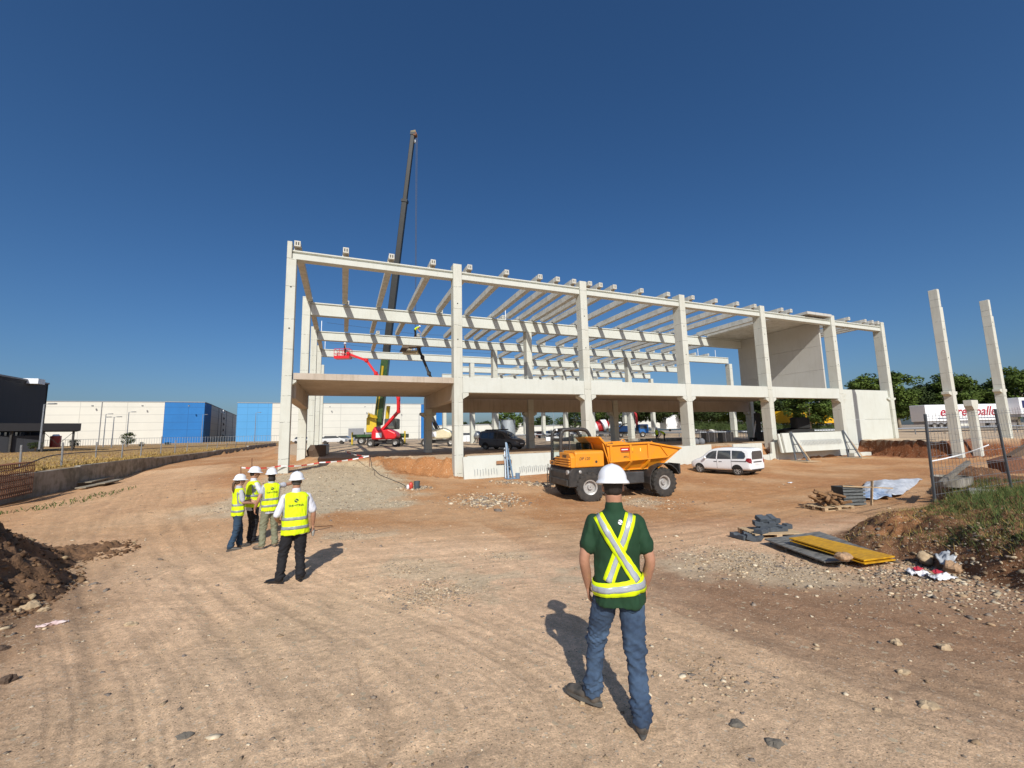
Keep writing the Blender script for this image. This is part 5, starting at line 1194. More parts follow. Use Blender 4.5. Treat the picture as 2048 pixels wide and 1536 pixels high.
for k, x, yt, yb, D, lb, sx in rt: tree_px(k, x, yt, yb, D, lb, G1, sx)
G2 = 'row of trees seen under the first floor behind the site'
ws = ['between the mixer drum and the third column', 'behind the mixer drum', 'behind the thin white pillars', 'behind the blue machine', 'behind the red crane arm', 'behind the two yellow vested workers', 'left of the fourth column', 'right of the fourth column', 'behind the grey block stacks', 'behind the fifth column', 'beside the yellow awning', 'above the yellow awning', 'right of the yellow awning', 'behind the sixth column']
for k, (x, yt, yb, D) in enumerate([(1185, 800, 862, 92), (1215, 790, 862, 96), (1245, 812, 862, 105), (1275, 798, 860, 98), (1308, 780, 860, 92), (1340, 800, 860, 98), (1378, 798, 860, 92), (1415, 790, 860, 88), (1450, 782, 860, 92), (1490, 786, 860, 88), (1530, 776, 862, 84), (1575, 780, 862, 88), (1622, 772, 872, 72), (1668, 780, 862, 84)]):
    tree_px(('plane_a', 'plane_b', 'plane_c')[k % 3], x, yt, yb, D, 'leafy tree seen under the first floor, '+ws[k], G2, 1.15)
G3 = 'distant trees beyond the site'
fs_ = ['right of the second column', 'beyond the mixer on the ground', 'above the roof of the dark grey van', 'left of the round tank', 'directly behind the round tank', 'right of the round tank', 'beyond the red parked cars', 'above the dumper cab', 'left of the third column']
for k, (x, yt, yb, D) in enumerate([(922, 842, 868, 170), (952, 846, 868, 175), (972, 842, 868, 170), (1012, 822, 868, 150), (1038, 834, 868, 160), (1068, 842, 868, 175), (1088, 832, 866, 160), (1128, 836, 866, 165), (1152, 816, 866, 150)]):
    tree_px(('far_a', 'far_b')[k % 2], x, yt, yb, D, 'distant green tree low on the horizon '+fs_[k], G3, 1.15)
tree_px('bush_a', 254, 864, 893, 72, 'dark round bush beyond the fence in front of the white warehouse', sx=.9, cat='shrub')
tree_px('bush_a', 148, 879, 895, 60, 'small leafy bush under the end of the dark canopy', sx=1.2, cat='shrub')
tree_px('bush_a', 284, 884, 894, 75, 'low bush right of the dark round bush', sx=1.2, cat='shrub')
tree_px('bush_a', 70, 884, 900, 50, 'leafy bush in front of the dark building entrance', sx=1.6, cat='shrub')
tree_px('bush_a', 335, 884, 892, 90, 'low green bush before the blue warehouse wall', sx=1.6, cat='shrub')

# hedge behind the site
n = 5200; hm, _ = crown_mesh(5, 1.7, 1.0, 10, .1, LEAF2)
p0 = atD(1385, 858, 82); p1 = atD(1700, 866, 70)
X = rng.uniform(0, 1, n); P = np.array(p0)[None]+(np.array(p1)-np.array(p0))[None]*X[:, None]; P[:, 2] += rng.uniform(0, 1.5, n)+.1*np.sin(X*60); P[:, 1] += rng.uniform(-.5, .5, n)
a = rng.standard_normal((n, 3)); a /= np.linalg.norm(a, axis=1)[:, None]; b_ = np.cross(a, rng.standard_normal((n, 3))); b_ /= np.linalg.norm(b_, axis=1)[:, None]; s_ = .16
V = np.stack([P-a*s_, P-b_*s_*.6, P+a*s_, P+b_*s_*.6], 1).reshape(-1, 3).tolist()
hm = MB().add(V, [(4*i, 4*i+1, 4*i+2, 4*i+3) for i in range(n)]); hm.bar(tuple(p0+Vector((0, 0, .6))), tuple(p1+Vector((0, 0, .6))), .5, 1.2)
tag(hm.build('hedge', LEAF2), 'long clipped dark green hedge behind the site fence', 'hedge')

# ------------------------------------------------------------------ far warehouses on the left
def facade_mat(name, h, joint=1.0, var=.05, seam_h=2.4, seam_v=11.0):
    m = mat(name, hexc(h), rough=.7, var=var, vscale=.15); t = NT(m); b = t.n['Principled BSDF']; src = b.inputs['Base Color'].links[0].from_socket
    tc = t.add('ShaderNodeTexCoord'); sp = t.add('ShaderNodeSeparateXYZ'); t.ln(tc.outputs['Object'], sp.inputs[0]); outs = []
    for ax, per in ((2, seam_h), (0, seam_v)):
        d = t.add('ShaderNodeMath', operation='DIVIDE'); t.ln(sp.outputs[ax], d.inputs[0]); d.inputs[1].default_value = per
        f = t.add('ShaderNodeMath', operation='FRACT'); t.ln(d.outputs[0], f.inputs[0]); l_ = t.add('ShaderNodeMath', operation='LESS_THAN'); t.ln(f.outputs[0], l_.inputs[0]); l_.inputs[1].default_value = .06*2.4/per*joint; outs.append(l_.outputs[0])
    mx_ = t.add('ShaderNodeMath', operation='MAXIMUM'); t.ln(outs[0], mx_.inputs[0]); t.ln(outs[1], mx_.inputs[1])
    ml = t.add('ShaderNodeMath', operation='MULTIPLY'); t.ln(mx_.outputs[0], ml.inputs[0]); ml.inputs[1].default_value = .45
    x = t.add('ShaderNodeMix', data_type='RGBA', blend_type='MULTIPLY'); t.ln(ml.outputs[0], x.inputs[0]); t.ln(src, x.inputs[6]); x.inputs[7].default_value = (.4, .4, .42, 1); t.ln(x.outputs[2], b.inputs['Base Color'])
    return m
FW_ = facade_mat('warehouse_white', '#cfccc0'); FB = facade_mat('warehouse_blue', '#1a6db0', seam_v=6, var=.12); FB2 = facade_mat('warehouse_pale_blue', '#4d94c8', seam_v=3, joint=.8); FDK = facade_mat('dark_cladding', '#36383d', seam_v=1.2, seam_h=50, joint=.4)
def wall_between(nm, m, parent, P, Q, z0, z1, th=.4, back=None):
    """wall panel whose outer face runs from P to Q (xy); object frame: x along the wall so that its seams follow it"""
    P = Vector((P[0], P[1])); Q = Vector((Q[0], Q[1])); d = Q-P; L = d.length; a = math.atan2(d.y, d.x)
    o = MB().bb(0, L, 0, th, 0, z1-z0).build(nm, m, parent); o.location = (P.x, P.y, z0); o.rotation_euler = (0, 0, a)
    if z1 > 12 and L > 8:
        q = MB().bb(-.05, L+.05, -.12, th+.05, z1-z0+.004, z1-z0+.22).build('parapet', mat('parapet_grey', (.30, .31, .32), rough=.6), parent); q.location = o.location; q.rotation_euler = o.rotation_euler
        for k in range(1, int(L/22)+1): d_ = MB().cyl((k*22-6, -.12, 0), (k*22-6, -.12, z1-z0), .09, n=6).build('downpipe', MATS['parapet_grey'], parent); d_.location = o.location; d_.rotation_euler = o.rotation_euler
    return o
ZG = 1.9
def top_at(x, y, Z): return atz(x, y, Z)
wA = empty('warehouse', (0, 0, 0), label='long white warehouse with a blue corner block at the left horizon', cat='building')
ZR = 15.5
A0 = top_at(60, 803, ZR); A1 = top_at(330, 804.5, ZR); A2 = top_at(410, 805.5, ZR)
E0 = atD(422, 807, A2.y*0+ (A2-CAM).dot(FW)+6); 
wall_between('wall', FW_, wA, A0, A1, ZG, ZR); wall_between('blue_wall', FB, wA, A1, A2, ZG, ZR+.05)
d2 = Vector((.42, 1.0, 0)).normalized(); B1 = A2+d2*6; B2 = A2+d2*62
# side faces run back along the line of sight of the gap
def sidept(px, D): return atD(px, 850, D)
D0 = (A2-CAM).dot(FW); S1 = sidept(421, D0+9); S2 = sidept(472, D0+75)
wall_between('blue_wall', FB, wA, A2, S1, ZG, ZR+.05); wall_between('wall', FW_, wA, S1, S2, ZG, ZR)
rf = MB(); rf.prism([(A0.x, A0.y+.5), (A2.x, A2.y+.5), (S2.x, S2.y), (A0.x, A0.y+80)], ZR-.6, ZR-.3, 'Z'); rf.build('roof', mat('roof_grey', (.3, .3, .3)), wA)
for px in (185, 285, 378): 
    c = top_at(px, 811, 14.3); MB().cyl((c.x, c.y-.25, 14.2), (c.x, c.y+.3, 14.2), .2, n=10).build('vent', mat('vent_grey', (.2, .2, .2)), wA)
# escape stair tower
es = empty('escape_stair', (0, 0, 0)); es.parent = wA
for k in range(5):
    P = atD(446, 850, D0+34); z = ZG+2.4*k+1; q = P+Vector((-2.0, -1.0, 0)); 
    MB().bar((q.x-.9, q.y, z), (q.x+1.8, q.y+3, z+2.2), .35, .9).build('flight', STEEL if k == 4 else BLKM, es)
for px in (438, 446, 455):
    P = atD(px, 850, D0+32); MB().bar((P.x-2, P.y-1, ZG), (P.x-2, P.y-1, ZR-1.2), .3).build('post', WHT if px == 446 else BLKM, es)
P = atD(446, 850, D0+32); MB().bb(P.x-4.4, P.x+.5, P.y-2.2, P.y+.5, ZR-1.6, ZR-1.4).bb(P.x-4.4, P.x+.5, P.y-2.3, P.y-2.2, ZR-1.4, ZR-.2).build('landing', WHT, es)
wB = empty('warehouse', (0, 0, 0), label='long white warehouse with pale blue end bays behind the red boom lift', cat='building')
C0 = top_at(475, 806, ZR); C1 = top_at(545, 806.5, ZR); C2 = top_at(842, 808.5, ZR); C3 = top_at(884, 809, ZR)
wall_between('blue_wall', FB2, wB, C0, C1, ZG, ZR); wall_between('wall', FW_, wB, C1, C2, ZG, ZR); wall_between('blue_wall', FB, wB, C2, C3, ZG, ZR)
MB().prism([(C0.x, C0.y+.5), (C3.x, C3.y+.5), (C3.x+10, C3.y+60), (C0.x, C0.y+60)], ZR-.6, ZR-.3, 'Z').build('roof', MATS['roof_grey'], wB)
for (xa, xb, yt) in ((550, 572, 874), (560, 595, 876), (698, 729, 857), (733, 752, 857)):
    p = top_at(xa, 807, ZR); q = top_at(xb, 807, ZR); p2 = Vector((p.x, p.y, 0)); ht = atD(xa, yt, (p-CAM).dot(FW)).z
    wall_between('loading_door', mat('door_grey', (.22, .22, .23)), wB, (p.x, p.y-.25), (q.x, q.y-.25), ZG, ht, th=.2)
for px in (600, 660, 730, 800):
    c = top_at(px, 813, 14.3); MB().cyl((c.x, c.y-.25, 14.2), (c.x, c.y+.3, 14.2), .2, n=10).build('vent', MATS['vent_grey'], wB)
# dark building with canopy at the left edge
dB = empty('dark_building', (0, 0, 0), label='dark grey clad building with a flat black canopy at the left edge', cat='building')
ZD = 12.2; q1 = top_at(97, 769, ZD); q0 = q1+(top_at(0, 752, ZD)-q1)*3.2
wall_between('wall', FDK, dB, q0, q1, 5.6, ZD, th=2); dn = Vector((-(q1-q0).y, (q1-q0).x, 0)).normalized()
q2 = q1+dn*30; wall_between('wall', FDK, dB, q1, q2, 1.8, ZD, th=.4)
rg = MB(); rg.prism([(q0.x, q0.y), (q1.x, q1.y), (q2.x, q2.y), (q0.x+dn.x*30, q0.y+dn.y*30)], ZD-.5, ZD-.3, 'Z'); rg.build('roof', MATS['roof_grey'], dB)
un = (q1-q0).normalized(); wall_between('glazing', GLASS, dB, q0+dn*1.2, q1+dn*1.2, 1.8, 5.6, th=.1)
for k in range(16):
    p = q1-un*(1.2+k*2.0)+dn*.9; MB().bb(p.x-.12, p.x+.12, p.y-.12, p.y+.12, 1.8, 5.6).build('mullion', BLKM, dB)
# canopy: towards the camera side and right
ca0 = atz(-60, 848, 5.6); ca1 = atz(163, 846, 5.75); cb = atz(95, 851, 5.75)
cano = empty('canopy', (0, 0, 0)); cano.parent = dB
tdir = (ca1-ca0); tdir.z = 0; tdir.normalize(); nd = Vector((-tdir.y, tdir.x, 0))
MB().prism([(ca0.x, ca0.y), (ca1.x, ca1.y), ((ca1+nd*7).x, (ca1+nd*7).y), ((ca0+nd*7).x, (ca0+nd*7).y)], 4.75, 5.7, 'Z').build('canopy_roof', mat('canopy_black', (.016, .015, .017), rough=.5), cano)
for k in range(9):
    p = ca1-tdir*(.6+k*2.6)+nd*.5; MB().bb(p.x-.09, p.x+.09, p.y-.09, p.y+.09, 1.6, 4.76).build('post', BLKM, cano)
p = ca1-tdir*.6+nd*.5; q = ca1-tdir*3.2+nd*.5
MB().bar((p.x, p.y, 4.6), ((p.x+q.x)/2, (p.y+q.y)/2, 3.0), .05).bar((q.x, q.y, 4.6), ((p.x+q.x)/2, (p.y+q.y)/2, 3.0), .05).build('brace', BLKM, cano)
wall_between('screen', FDK, cano, q-tdir*4, q+nd*.6-tdir*.3, 1.6, 4.2, th=.1)
# roof skylight box
c = top_at(58, 758, ZD+.25); MB().bb(c.x-1, c.x+1, c.y, c.y+1.5, ZD-.4, ZD+.35).build('skylight', WHT, dB)

# ------------------------------------------------------------------ lamps
def lamp(x, ytop, ybase, D, label, heads=1, name='street_lamp'):
    b_ = atD(x, ybase, D); t_ = atD(x, ytop, D); h = t_.z-b_.z; e = empty(name, tuple(b_), 0, label, 'street lamp', 'lamp posts around the site')
    MB().cyl((0, 0, -.3), (0, 0, h), .10, .06, n=8).build('pole', STEEL, e)
    for s in ([1] if heads == 1 else [1, -1]):
        MB().bar((0, 0, h), (s*.7*_cy, -s*.7*_sy, h+.05), .05).build('arm', STEEL, e); MB().box((s*.9*_cy, -s*.9*_sy, h+.04), (.7, .3, .12), rz=-YAW).build('lamp_head', STEEL, e)
lamp(79, 808, 893, 44, 'tall grey lamp post in front of the dark building canopy', 1)
lamp(206, 828, 893, 78, 'thin lamp post before the left white warehouse, left of the double lamp'); lamp(223, 834, 893, 70, 'lamp post with two heads before the left white warehouse', 2); lamp(252, 824, 892, 76, 'lamp post right behind the dark round bush')
lamp(402, 829, 888, 110, 'thin lamp post in front of the blue corner block'); lamp(509, 825, 886, 105, 'thin lamp post in front of the pale blue warehouse bays')
lamp(755, 822, 884, 100, 'lamp post beside the green crane boom'); lamp(838, 829, 884, 100, 'lamp post at the right end of the far white warehouse', 1)
for k, (x, yt) in enumerate([(947, 818), (996, 815), (1064, 826), (1108, 816), (1132, 822)]): lamp(x, yt, 868, 140, 'distant thin lamp post '+['right of the second column', 'above the dark grey van', 'just right of the round tank', 'above the dumper cab', 'left of the third column'][k])

# ------------------------------------------------------------------ left retaining wall, its fence and field
CWL = concrete('weathered_concrete', (.36, .335, .29), stain=.5, mould=.35)
rw = empty('retaining_wall', (0, 0, 0), label='long weathered grey concrete retaining wall beside the dirt road', cat='wall')
seg = [(16, 25.3, 1.70), (25.32, 30.5, 1.72), (30.52, 40.3, 1.84), (40.32, 57, 1.80), (57.02, 75, 1.92), (75.02, 104, 2.15)]
for a_, b__, z in seg: 
    MB().prism([(a_, .1), (b__, .1), (b__, z+.03), (a_, z-.02)], -13.65, -13.4, 'X').build('wall_section', CWL, rw, bevel=.012)
# cracks and board on top
MB().bar((-13.52, 33, 1.80), (-13.52, 38.6, 1.86), .16, .06).build('board', mat('grey_board', (.12, .10, .08), rough=.9), rw)
fe = empty('wire_fence', (0, 0, 0), label='wire mesh fence on leaning steel posts behind the retaining wall', cat='fence')
for x, yt, yb in ((40, 890, 936), (123, 885, 933), (191, 884, 917), (243, 887, 918), (281, 884, 914), (321, 873, 910), (349, 880, 908), (373, 883, 905), (413, 885, 902), (433, 882, 899), (452, 886, 898), (470, 884, 897), (490, 884, 895), (510, 884, 893), (530, 884, 892)):
    b_ = atz(x, yb, 1.78); D = (b_-CAM).dot(FW); t_ = atD(x+3, yt, D); MB().bar((b_.x, b_.y, 1.5), tuple(t_), .07).build('post', STEEL, fe)
cabp = [(-10, 944, 1.9), (30, 938, 2.0), (70, 922, 2.2), (100, 912, 2.4), (150, 906, 2.45), (205, 903, 2.4), (243, 901, 2.4), (320, 896, 2.4), (430, 891, 2.3), (550, 886, 2.3)]
tag(MB().tube(smooth_poly([tuple(atz(*p)) for p in cabp], 6), .03, 6).build('cable', BLKM), 'thick black cable hanging along the wire fence', 'cable')
# far site fence of thin bars before the warehouses
ff = MB(); 
for k in range(110):
    x = 2+k*5.1; b_ = atD(x, 897-(x*.021), 66); ff.bar(tuple(b_), (b_.x, b_.y, b_.z+1.2), .03)
for dz in (.1, 1.15):
    P = atD(2, 897, 66); Q = atD(560, 885.5, 66); ff.bar((P.x, P.y, P.z+dz), (Q.x, Q.y, Q.z+dz), .03)
tag(ff.build('bar_fence', STEEL), 'thin metal bar fence at the far side of the dry field', 'fence')
# dry grass of the field
def blades(name, X, Y, Z, h, w, m, label, cat, lean=.35, bend=True):
    n = len(X); a = rng.uniform(0, 2*PI, n); l = rng.normal(0, lean, (n, 2)); hh = h*rng.uniform(.5, 1.4, n)
    dx = np.cos(a)*w; dy = np.sin(a)*w
    p0 = np.stack([X-dx, Y-dy, Z], -1); p1 = np.stack([X+dx, Y+dy, Z], -1); m1 = np.stack([X+l[:, 0]*hh*.4, Y+l[:, 1]*hh*.4, Z+hh*.6], -1); t1 = np.stack([X+l[:, 0]*hh, Y+l[:, 1]*hh, Z+hh*(1-.3*np.abs(l).sum(1))], -1)
    V = np.stack([p0, p1, m1+np.stack([dx, dy, 0*dx], -1)*.6, m1-np.stack([dx, dy, 0*dx], -1)*.6, t1], 1).reshape(-1, 3)
    i = np.arange(n)*5; F4 = np.stack([i, i+1, i+2, i+3], -1); F3 = np.stack([i+3, i+2, i+4], -1)
    me = bpy.data.meshes.new(name); me.vertices.add(len(V)); me.vertices.foreach_set('co', V.ravel()); me.loops.add(7*n); me.loops.foreach_set('vertex_index', np.concatenate([F4.ravel(), F3.ravel()]))
    me.polygons.add(2*n); me.polygons.foreach_set('loop_start', np.concatenate([np.arange(n)*4, 4*n+np.arange(n)*3])); me.update(calc_edges=True); me.materials.append(m)
    o = bpy.data.objects.new(name, me); COL.objects.link(o); tag(o, label, cat, kind='stuff'); return o
STRAW = mat('dry_straw', hexc('#b49555'), rough=.95, var=.3, vscale=.25, col2=hexc('#8a7442')); 
n = 16000; X = -13.8-np.exp(rng.uniform(math.log(.3), math.log(45), n)); Y = np.exp(rng.uniform(math.log(17), math.log(75), n)); k = vnoise(X*.3, Y*.3, 3)+vnoise(X*1.2, Y*1.2, 4) > -.35; X, Y = X[k], Y[k]
blades('dry_grass', X, Y, ground_h(X, Y, False)-.03, .18, .025, STRAW, 'yellow dry grass covering the field behind the retaining wall', 'grass', .5)
# small hut things near the dark building
b_ = atD(110, 892, 62); rc = empty('skip_container', tuple(b_), 0, 'small red cylindrical container near the dark building canopy', 'container'); MB().cyl((0, 0, -.2), (0, 0, 1.5), .6, n=16).build('drum', paint('red_drum', '#b0302a'), rc); MB().cyl((0, 0, 1.5), (0, 0, 1.75), .45, .3, n=12).build('lid', WHT, rc)
# ------------------------------------------------------------------ mobile crane
YEL = paint('crane_yellow', '#d8b82a', dirt=.2); GRNP = paint('crane_green', '#1f4a24', dirt=.2); REDP = paint('lift_red', '#d01724', dirt=.06); BEI = paint('lift_cream', '#d9cfae', dirt=.15)
def pD(x, y, D): return atD(x, y, D)
DC = 62.0
cb_ = pD(762, 888, DC); zg = gz(cb_.x, cb_.y)
cr = empty('mobile_crane', (cb_.x, cb_.y, zg), -YAW, 'green and yellow mobile crane with a long black telescopic boom', 'crane')
def L(x, y, D=DC, dz=0):      # photo point at depth D in the crane's frame
    p = pD(x, y, D)-Vector((cb_.x, cb_.y, zg)); c, s = math.cos(YAW), math.sin(YAW); return Vector((c*p.x-s*p.y, s*p.x+c*p.y, p.z+dz))
MB().bb(-3.6, 3.9, -1.0, 1.2, .9, 1.5).build('carrier', GRNP, cr, bevel=.05)
for s in (-1, 1):
    x1 = s*3.9; MB().bb(min(x1, s*.5), max(x1, s*.5), -1.35, -1.05, 1.15, 1.55).build('outrigger_beam', GRNP, cr)
    MB().cyl((x1, -1.2, .1), (x1, -1.2, 1.9), .12, n=10).build('outrigger_leg', YEL, cr); MB().cyl((x1, -1.2, 0), (x1, -1.2, .12), .4, n=12).build('foot_pad', GRNP, cr)
for x in (-2.6, -1.2, 1.6, 2.8):
    wheel(cr, (x, -.9, .62), .62, .4, rimr=.5, disc=True)
MB().bb(-1.9, -.4, -1.1, 1.1, 1.8, 4.0).build('counterweight', YEL, cr, bevel=.08)
m = MB()
for k in range(7): m.tube([(-1.6+.2*k, -1.2, 3.9), (-1.5+.2*k, -1.3, 4.7-.08*k), (-1.2+.15*k, -1.2, 3.9)], .13, 6)
m.build('hose_bundle', YEL, cr)
MB().bb(.8, 2.6, -1.2, .9, 2.2, 3.8).build('operator_cab', mat('crane_cab_grey', (.12, .12, .09), rough=.4), cr, bevel=.12); MB().bb(.95, 2.45, -1.23, -1.2, 2.7, 3.7).build('window', GLASS, cr)
MB().bb(-.6, 1.0, -1.0, 1.0, 1.5, 2.4).build('turntable', BLKM, cr)
bpts = [(756, 868), (775, 700), (773.5, 715), (827, 268)]
BK = mat('boom_black', (.018, .019, .017), rough=.5, var=.3, vscale=2)
a0 = L(757, 850); a1 = L(772, 712); a2 = L(793, 540); a3 = L(810, 400); a4 = L(826.5, 266)
MB().bar(a0, a1, .98, 1.1).build('boom_base', GRNP, cr, bevel=.06)
MB().bar(a0+Vector((-.5, -.1, -.2)), a1+Vector((-.52, -.2, -1.5)), .16, .8).build('boom_stripe', YEL, cr)
for p, q, w in ((a1, a2, .86), (a2, a3, .70), (a3, a4, .56)):
    MB().bar(p, q, w, w*1.1).build('boom_section', BK, cr, bevel=.05); MB().bar(q-(q-p).normalized()*.4, q, w*1.22, w*1.3).build('boom_collar', BK, cr)
MB().bar(a4+Vector((-.35, 0, .05)), a4+Vector((.4, 0, .2)), .4, .35).build('boom_head', mat('boom_head_ochre', (.20, .16, .07), rough=.6), cr); MB().cyl(a4+Vector((.3, -.3, -.3)), a4+Vector((.3, .3, -.3)), .3, n=12).build('sheave', RUST, cr)
MB().bar(a1+Vector((-1.3, 0, -.2)), a1+Vector((1.0, 0, .3)), .12).build('bracket', BLKM, cr)
MB().cyl(L(771, 868), L(777, 812), .28, n=10).build('lift_cylinder', YEL, cr)
MB().bar(a4+Vector((.45, 0, -.2)), L(830, 655, DC-.5), .05).bar(a4+Vector((.62, 0, -.2)), L(831.5, 655, DC-.5), .04).build('hoist_rope', BLKM, cr)
MB().ball(L(830, 283), (.16, .16, .35), 8, 6).build('limit_weight', STEEL, cr)

# ------------------------------------------------------------------ articulated boom lifts
def boomlift(name, px, pybase, D, pm, label, pts, basket, dark=(), sc_=1.0, man=None):
    b_ = pD(px, pybase, D); z = gz(b_.x, b_.y); e = empty(name, (b_.x, b_.y, z), -YAW, label, 'boom lift')
    def T(x, y, dz=0):
        p = pD(x, y, D)-Vector((b_.x, b_.y, z)); c, s = math.cos(YAW), math.sin(YAW); return Vector((c*p.x-s*p.y, s*p.x+c*p.y, p.z+dz))
    for x in (-1.55, 1.55):
        for y in (-1.0, 1.0): wheel(e, (x, y, .48), .48, .35, axis_dir=(1 if y < 0 else -1), rimr=.5, disc=True)
    MB().bb(-1.7, 1.7, -.55, .55, .42, .82).build('chassis', BLKM, e, bevel=.04)
    MB().prism([(-1.5, .9), (-1.5, 1.9), (-1.1, 2.6), (-.7, 2.0), (.6, 2.2), (1.5, 1.75), (1.7, 1.25), (1.4, .9)], -1.0, 1.0, 'Y').build('turret_hood', pm, e, bevel=.18, segs=3)
    MB().bb(-.9, -.2, -1.03, -1.0, 1.15, 1.75).build('sticker', WHT, e)
    P = [T(*q) for q in pts]
    for i in range(len(P)-1):
        mm = BLKM if i in dark else pm; w = .30 if i < 2 else .24
        if i < 2: 
            for dy in (-.25, .25): MB().bar(P[i]+Vector((0, dy, 0)), P[i+1]+Vector((0, dy, 0)), .10, w).build('arm', mm, e, bevel=.02)
            MB().bar(P[i]+Vector((.15, 0, .45)), P[i+1]+Vector((.15, 0, .1)), .08, .12).build('tie_rod', mm, e)
        else: MB().bar(P[i], P[i+1], w, w*1.2).build('arm', mm, e, bevel=.02)
        MB().box(P[i+1], (.42, .5, .5)).build('knuckle', mm, e, bevel=.08)
    c = T(*basket); m = MB(); w_, d_, h_ = .95, .45, 1.1
    for x in (-w_, -.3, .3, w_):
        for y in (-d_, d_): m.bar(c+Vector((x, y, 0)), c+Vector((x, y, h_)), .045)
    for z_ in (.5, 1.1):
        m.bar(c+Vector((-w_, -d_, z_)), c+Vector((w_, -d_, z_)), .045).bar(c+Vector((-w_, d_, z_)), c+Vector((w_, d_, z_)), .045).bar(c+Vector((-w_, -d_, z_)), c+Vector((-w_, d_, z_)), .045).bar(c+Vector((w_, -d_, z_)), c+Vector((w_, d_, z_)), .045)
    m.build('basket_rail', pm, e); MB().box(c+Vector((0, 0, .05)), (2*w_, 2*d_, .35)).build('basket_floor', pm, e)
    return e, e.matrix_basis, c
bl1, _, c1 = boomlift('boom_lift', 771, 890, 52, REDP, 'red articulated boom lift with its arm raised over the slab', [(757, 868), (797, 823), (797, 797), (780, 775), (752, 747), (733, 721), (697, 708)], (686, 716))
bl2, _, c2 = boomlift('boom_lift', 879, 890, 50, BEI, 'cream articulated boom lift with a black lower arm right of the red one', [(877, 866), (863, 834), (883, 803), (866, 765), (858, 747), (845, 715), (838, 700)], (822, 706), dark=(0, 3, 4, 5))
def wpos(e, c):
    a = e.rotation_euler.z; return Vector((math.cos(a)*c.x-math.sin(a)*c.y, math.sin(a)*c.x+math.cos(a)*c.y, c.z))+e.location
w1 = wpos(bl1, c1)
ORV = mat('orange_vest', (.75, .22, .04), rough=.8)
far_person('worker in dark clothes standing in the raised basket of the red lift', (w1.x+.2, w1.y, w1.z+.22), -YAW-1.0, 1.75, BLKC, BLKC)
rp = atY(830, 671, 47.2)
far_person('worker bending over on top of a roof beam beside the crane rope', (rp.x, 47.2, 14.26), -YAW-1.7, 1.72, HVY, BLKC, 'bend')
# hanging spreader / joist being lifted
jb = atD(822, 695, 49)
tag(MB().prism([(-1.3, -.55), (-.9, .35), (1.2, .35), (1.2, .05), (-.3, 0), (-.6, -.55)], -.35, .35, 'Y').build('steel_saddle', mat('brown_steel', (.16, .12, .085), rough=.8), loc=tuple(jb)), 'brown steel saddle beside the raised basket of the cream lift', 'saddle')

# ------------------------------------------------------------------ machines and things behind the frame
def place(x, y, D, z=None):
    p = pD(x, y, D); return Vector((p.x, p.y, gz(p.x, p.y) if z is None else z))
# concrete mixer truck
b_ = place(1205, 868, 88); mx = empty('mixer_truck', b_, -YAW, 'concrete mixer truck with a red and white striped drum', 'truck')
for x in (-2.6, -1.3, 1.6): wheel(mx, (x, -1.0, .52), .52, .35, rimr=.5, disc=True)
MB().bb(-3.2, 2.4, -.9, .9, .8, 1.1).build('chassis', BLKM, mx); MB().bb(2.0, 4.0, -1.15, 1.15, .7, 3.0).build('cab', WHT, mx, bevel=.15); MB().bb(2.3, 3.9, -1.18, -1.15, 1.9, 2.7).build('window', GLASS, mx)
RD = paint('drum_red', '#b3202a', dirt=.08); ax = Vector((1, 0, .30)).normalized(); Mx = Matrix.Rotation(-.28, 3, 'Y')
for (x0, r0, x1, r1, mm) in ((-2.6, .45, -1.9, .85, BLKM), (-1.9, .85, -1.0, 1.15, WHT), (-1.0, 1.15, .1, 1.3, RD), (.1, 1.3, 1.2, 1.05, WHT), (1.2, 1.05, 1.7, .5, RD)):
    MB().cyl(Mx @ Vector((x0, 0, 0))+Vector((-.2, 0, 2.3)), Mx @ Vector((x1, 0, 0))+Vector((-.2, 0, 2.3)), r0, r1, n=20).build('drum', mm, mx, smooth='auto')
MB().bar((-2.4, 0, 1.1), (-3.2, 0, 2.6), .3).bar((-3.1, 0, 1.9), (-4.1, 0, 1.0), .3, .1).build('chute', BLKM, mx)
# blue truck with red crane arm
BLU = paint('machine_blue', '#1462a8', dirt=.1)
b_ = place(1262, 872, 74); bt = empty('crane_truck', b_, -YAW, 'blue truck with an upright red loading arm behind the thin white pillars', 'truck')
for x in (-2.2, 0, 1.8): wheel(bt, (x, -1.0, .5), .5, .35, rimr=.5, disc=True)
MB().bb(-3.0, 2.8, -.9, .9, .75, 1.05).build('chassis', BLKM, bt); MB().bb(-2.6, .5, -1.1, 1.1, 1.05, 2.1).build('body', BLU, bt, bevel=.05); MB().bb(1.2, 2.9, -1.1, 1.1, .7, 2.3).build('cab', BLU, bt, bevel=.15)
MB().bb(1.4, 2.7, -1.13, -1.1, 1.5, 2.1).build('window', GLASS, bt)
MB().bar((1.0, -.4, 1.2), (1.1, -.4, 3.0), .3).build('crane_post', BLKM, bt); MB().bar((1.05, -.5, 2.2), (.9, -.5, 4.3), .38, .38).build('crane_arm', RD, bt, bevel=.05); MB().bar((.9, -.5, 4.3), (-.2, -.5, 5.0), .22).build('crane_arm', RD, bt)
MB().tube([(-2.6, -1.2, 1.5), (-1.5, -1.2, 2.4), (-.2, -1.2, 2.5)], .12, 6).build('hose', BLKM, bt)
far_person('worker in a yellow vest standing left of the pair beyond the frame', place(1315, 886, 52), -YAW-.4, 1.75, HVY, BLKC)
far_person('worker in a yellow vest bending at the right of the pair beyond the frame', place(1330, 886, 50), -YAW+1.2, 1.75, HVY, BLKC, 'bend')
